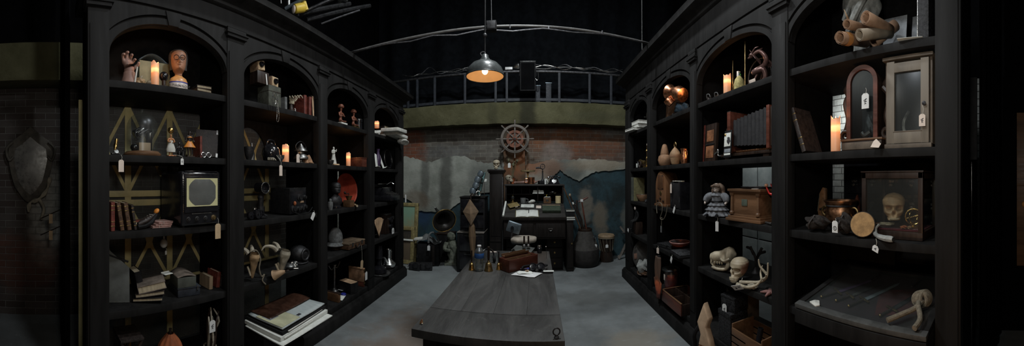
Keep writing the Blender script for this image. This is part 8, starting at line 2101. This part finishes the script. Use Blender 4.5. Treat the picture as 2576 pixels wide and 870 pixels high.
tb('strap','black_matte',o,spline([(.068,.0,.012),(.10,.04,.008),(.02,.075,.006),(-.10,.05,.006),(-.13,-.01,.004)],6),.008);tb('bridge','black_gloss',o,[(-.012,-.015,.02),(.012,-.015,.02)],.006)
p=tp(1317,678)
o=T('purple_pen','dark violet pen lying behind the goggles against the box','pen',p+Vector((0,-.012,.008)),.2);tb('barrel','purple',o,[(-.055,0,0),(.055,0,0)],.0065,10);tb('cap','blue_ink',o,[(.03,0,0),(.062,0,0)],.0075,10)
p=tp(1322,686)
o=T('wooden_cork','small tan cork on the papers in front of the goggles','cork',p+Vector((0,.0,.012)),.1,rot=(0,radians(90),.3));lt('plug','parchment',o,[(.008,0),(.011,.025),(0,.025)],16);lt('band','dark_wood',o,[(.0115,.008),(.0118,.014),(.0112,.014)],16)
p=tp(1377,686)
o=T('black_pouch','flat black pouch tucked under the pale paper edge','pouch',p,-.1);bx('pouch','black_matte',o,(0,0,.005),(.10,.04,.01),bev=.003);bx('flap','paper',o,(.01,.006,.0115),(.09,.035,.002),(0,0,6))
p=tp(1306,640)
o=T('slate_board','dark tilted slate board holding two small bells','board',p+Vector((.04,.08,.016)),rot=(radians(8),radians(4),-.3));bx('slab','slate',o,(0,0,.02),(.22,.16,.012),bev=.002)
for k in range(4):sp('foot','dark_wood',o,((-1 if k%2 else 1)*.09,(-1 if k<2 else 1)*.06,.009),.008)
p2=p+Vector((.04,.07,.062))
for k,(u,lab)in enumerate(((1316,'small dark handled bell on the slate board, left of two'),(1328,'small dark handled bell on the slate board, right of two'))):
 r=3.02;q=T('small_bell',lab,'bell',Vector((r*sin(th(u)),p2.y+.01*k,p2.z-.002)),0,'small bells on the slate board')
 open_lathe([(.022,0),(.02,.012),(.013,.03),(.007,.036)],24).build('bell_body','pewter',q,smooth=60,solid=.002);lt('handle','dark_wood',q,[(.008,.034),(.010,.05),(.009,.12),(0,.125)],14)
p=tp(1303,645)
o=T('low_brass_dish','low dull brass dish left of the slate board','dish',p+Vector((-.05,.05,0)));lt('dish','dull_brass',o,[(.04,0),(.055,.02),(.05,.022),(.03,.01),(0,.008)],28);lt('knob','dark_iron',o,[(.012,.01),(.016,.04),(.01,.065),(0,.07)],16)
p=tp(1285,650)
o=T('white_cup','small white cup half hidden behind the wooden box','cup',p+Vector((.0,.07,0)));open_lathe([(.001,.003),(.022,.001),(.03,.04),(.027,.04),(.001,.008)],24).build('bowl','white_plastic',o,smooth=60);MB().torus(.012,.003,(.034,0,.022),(90,0,0)).build('ear','white_plastic',o)
p=tp(1357,636);r=hypot(p.x,p.y)
o=T('ink_bottle','black ink bottle with a bright silver cap','bottle',p);lt('bottle','black_gloss',o,[(.022,0),(.026,.005),(.026,.05),(.018,.058)],26);lt('cap','silver',o,[(.02,.058),(.021,.06),(.021,.075),(.018,.08),(0,.08)],26)
p=tp(1375,650)
o=T('hat_pin','thin pale hat pin standing near the far right table corner','pin',p);tb('needle','pewter',o,[(0,0,0),(-.006,.01,.11)],.0018);sp('pin_head','porcelain',o,(-.006,.01,.115),.006)
p=tp(1400,850)
o=T('eye_bolt','dark iron ring bolt standing on the near right table corner','bolt',p);MB().torus(.0175,.0035,(0,0,.030),(90,0,8),32,10).build('ring','dark_iron',o);lt('shank','dark_iron',o,[(.013,0),(.013,.003),(.006,.005),(.006,.013)],18);lt('nut','iron',o,[(.010,.002),(.010,.008),(.004,.009)],6)
p=tp(1060,812)
o=T('brass_trinket','small worn brass hinge piece on the near left table edge','hinge',p,.3);bx('leaf','dull_brass',o,(0,0,.001),(.018,.035,.002));tb('barrel','copper',o,[(0,-.016,.006),(.002,.018,.006)],.0055);sp('rivet','silver',o,(.004,-.022,.003),.004)
def settle():
 dg=bpy.context.evaluated_depsgraph_get();dg.update()
 kids={}
 for q in bpy.data.objects:kids.setdefault(q.parent,[]).append(q)
 def boxes(q,hang=False):
  out=[]
  if not hang and(q.name.startswith('paper_tag')or q.name.startswith('tag_string')or q.name.startswith('string')):return out
  if q.type=='MESH':
   e=q.evaluated_get(dg);out+=[q.matrix_world@Vector(c)for c in e.bound_box]
  for c in kids.get(q,[]):out+=boxes(c)
  return out
 skip=('bookcase','book.034','television','red_devil','view_camera','lattice','card_cat','knotted_twine','looped_tie','bead_loop','price_tag','masking','wall','trim','person_stand_in','arm_stand_in','conduit','suspension','dagger','light_bulb','framed','curtain','parchment_scroll')
 for o in list(bpy.data.objects):
  if o.parent or o.type in('LIGHT','CAMERA')or o.name.startswith(skip):continue
  for side,root,pil,zs,dep in(('L',bl,PIL_L,ZL,DEPL),('R',brt,PIL_R,ZR,DEPR)):
   inv=root.matrix_world.inverted();sg=1 if side=='L' else -1
   P=[inv@p for p in boxes(o)]
   if not P:continue
   s_=[sg*p.x for p in P];w_=[p.y for p in P];z_=[p.z for p in P]
   c=inv@o.matrix_world.translation
   if not(-.12<c.y<dep and pil[0][0]<sg*c.x<pil[-1][1]and .15<min(z_)<2.7):continue
   ds=dw=dz=0
   lev=min(zs,key=lambda z:abs(z-min(z_)))
   if lev-.07<min(z_)<lev+.0012 and max(w_)>.03:dz=lev+.0015-min(z_)
   sc_=(min(s_)+max(s_))/2
   k=min(range(4),key=lambda i:abs((pil[i][1]+pil[i+1][0])/2-sc_))
   lo,hi=pil[k][1]+.004,pil[k+1][0]-.004
   if min(w_)>.064:lo,hi=(pil[k][0]+pil[k][1])/2+.024,(pil[k+1][0]+pil[k+1][1])/2-.024
   if max(w_)>-.02 and max(s_)-min(s_)<hi-lo:
    ds=max(lo-min(s_),0)+min(hi-max(s_),0)
   if max(w_)>dep-.026:dw=dep-.026-max(w_)
   if ds or dw or dz:
    o.location=o.location+root.matrix_world.to_3x3()@Vector((sg*ds,dw,dz))
bpy.context.view_layer.update()
settle()
def area(name,loc,aim,size,power,col=(1,1,1),spread=180):
 l=bpy.data.lights.new(name,'AREA');l.shape='DISK';l.size=size;l.energy=power;l.color=col
 l.spread=radians(spread)
 o=bpy.data.objects.new(name,l);COL.objects.link(o)
 o.location=loc
 o.rotation_euler=(Vector(aim)-Vector(loc)).to_track_quat('-Z','Y').to_euler()
 return o
def point(name,loc,power,rad,col):
 l=bpy.data.lights.new(name,'POINT');l.energy=power;l.shadow_soft_size=rad;l.color=col
 o=bpy.data.objects.new(name,l);COL.objects.link(o);o.location=loc
point('overhead_light_near',(0,.9,3.35),62,.12,(.95,.98,1))
for nm,aim in(('left',(-1,.45,-.02)),('right',(1,.45,-.02))):
 l=bpy.data.lights.new('aisle_fill_'+nm,'SPOT');l.energy=28;l.shadow_soft_size=.1;l.color=(1,.95,.86)
 l.spot_size=radians(118);l.spot_blend=1
 o=bpy.data.objects.new('aisle_fill_'+nm,l);COL.objects.link(o);o.location=(0,.16,2.0);o.rotation_euler=Vector(aim).to_track_quat('-Z','Y').to_euler()
point('overhead_light_middle',(.1,2.35,3.55),26,.1,(.95,.98,1))
point('warm_hand_light',(.55,.35,.92),5,.06,(1,.55,.25))
area('overhead_light_far',(-.05,2.9,4.9),(-.05,4.4,0),.3,100,(.93,.98,1))
area('ceiling_fill',(0,2.0,6.3),(0,2.0,0),5,10,(.85,.95,1))  # unseen fill added under the ceiling for soft ambient light
area('corridor_fill_back_right',(2.5,3.4,2.4),(3.2,3.6,1.0),.3,4,(.95,1,1),130)  # unseen corridor fills added to brighten the walls behind the bookcases
area('corridor_fill_left',(-2.75,4.4,2.6),(-3.55,4.7,1.2),.3,5,(.95,1,.95),120)
area('corridor_fill_right',(2.5,1.9,2.9),(3.2,1.9,2.25),.25,2.2,(.95,1,1),52)
area('ledge_warm_fill',(-.15,5.55,1.75),(-.15,6.1,1.7),.1,.25,(1,.55,.28),140)  # added warm fill on the wall above the desk, no lamp built
for c_,h_,r_ in CANDLES:
 point('candle_light',c_.location+Vector((0,0,h_*1.06)),.55 if h_>.12 else .4,.012,(1,.50,.20))
point('bay_warm_fill',world('R',2.67,.22,ZR[4]+.17),.8,.015,(1,.50,.20))  # warm fills added to brighten the third right bay, no candle built
point('bay_warm_fill',world('R',2.67,.22,ZR[3]+.16),.9,.015,(1,.52,.22))
point('aisle_fill_far',(0,1.75,2.72),9,.1,(1,.95,.86))
w=bpy.data.worlds.new('world');sc.world=w;w.use_nodes=True
w.node_tree.nodes['Background'].inputs[0].default_value=(.01,.012,.014,1)
w.node_tree.nodes['Background'].inputs[1].default_value=1
cam=bpy.data.cameras.new('camera');co_=bpy.data.objects.new('camera',cam);COL.objects.link(co_)
co_.location=(0,0,EYE);co_.rotation_euler=(pi/2,0,0)
cam.type='PANO';cam.panorama_type='CENTRAL_CYLINDRICAL'
cam.central_cylindrical_range_u_min=(0-U0)/F;cam.central_cylindrical_range_u_max=(2576-U0)/F
cam.central_cylindrical_range_v_min=(V0-870)/F;cam.central_cylindrical_range_v_max=V0/F
cam.central_cylindrical_radius=1
cam.clip_start=.05
sc.camera=co_
sc.view_settings.view_transform='Standard';sc.view_settings.look='None'
sc.view_settings.gamma=1;sc.view_settings.use_curve_mapping=False
sc.view_settings.exposure=0
sc.cycles.use_denoising=True
sc.cycles.max_bounces=6;sc.cycles.transparent_max_bounces=12
sc.cycles.caustics_reflective=False;sc.cycles.caustics_refractive=False
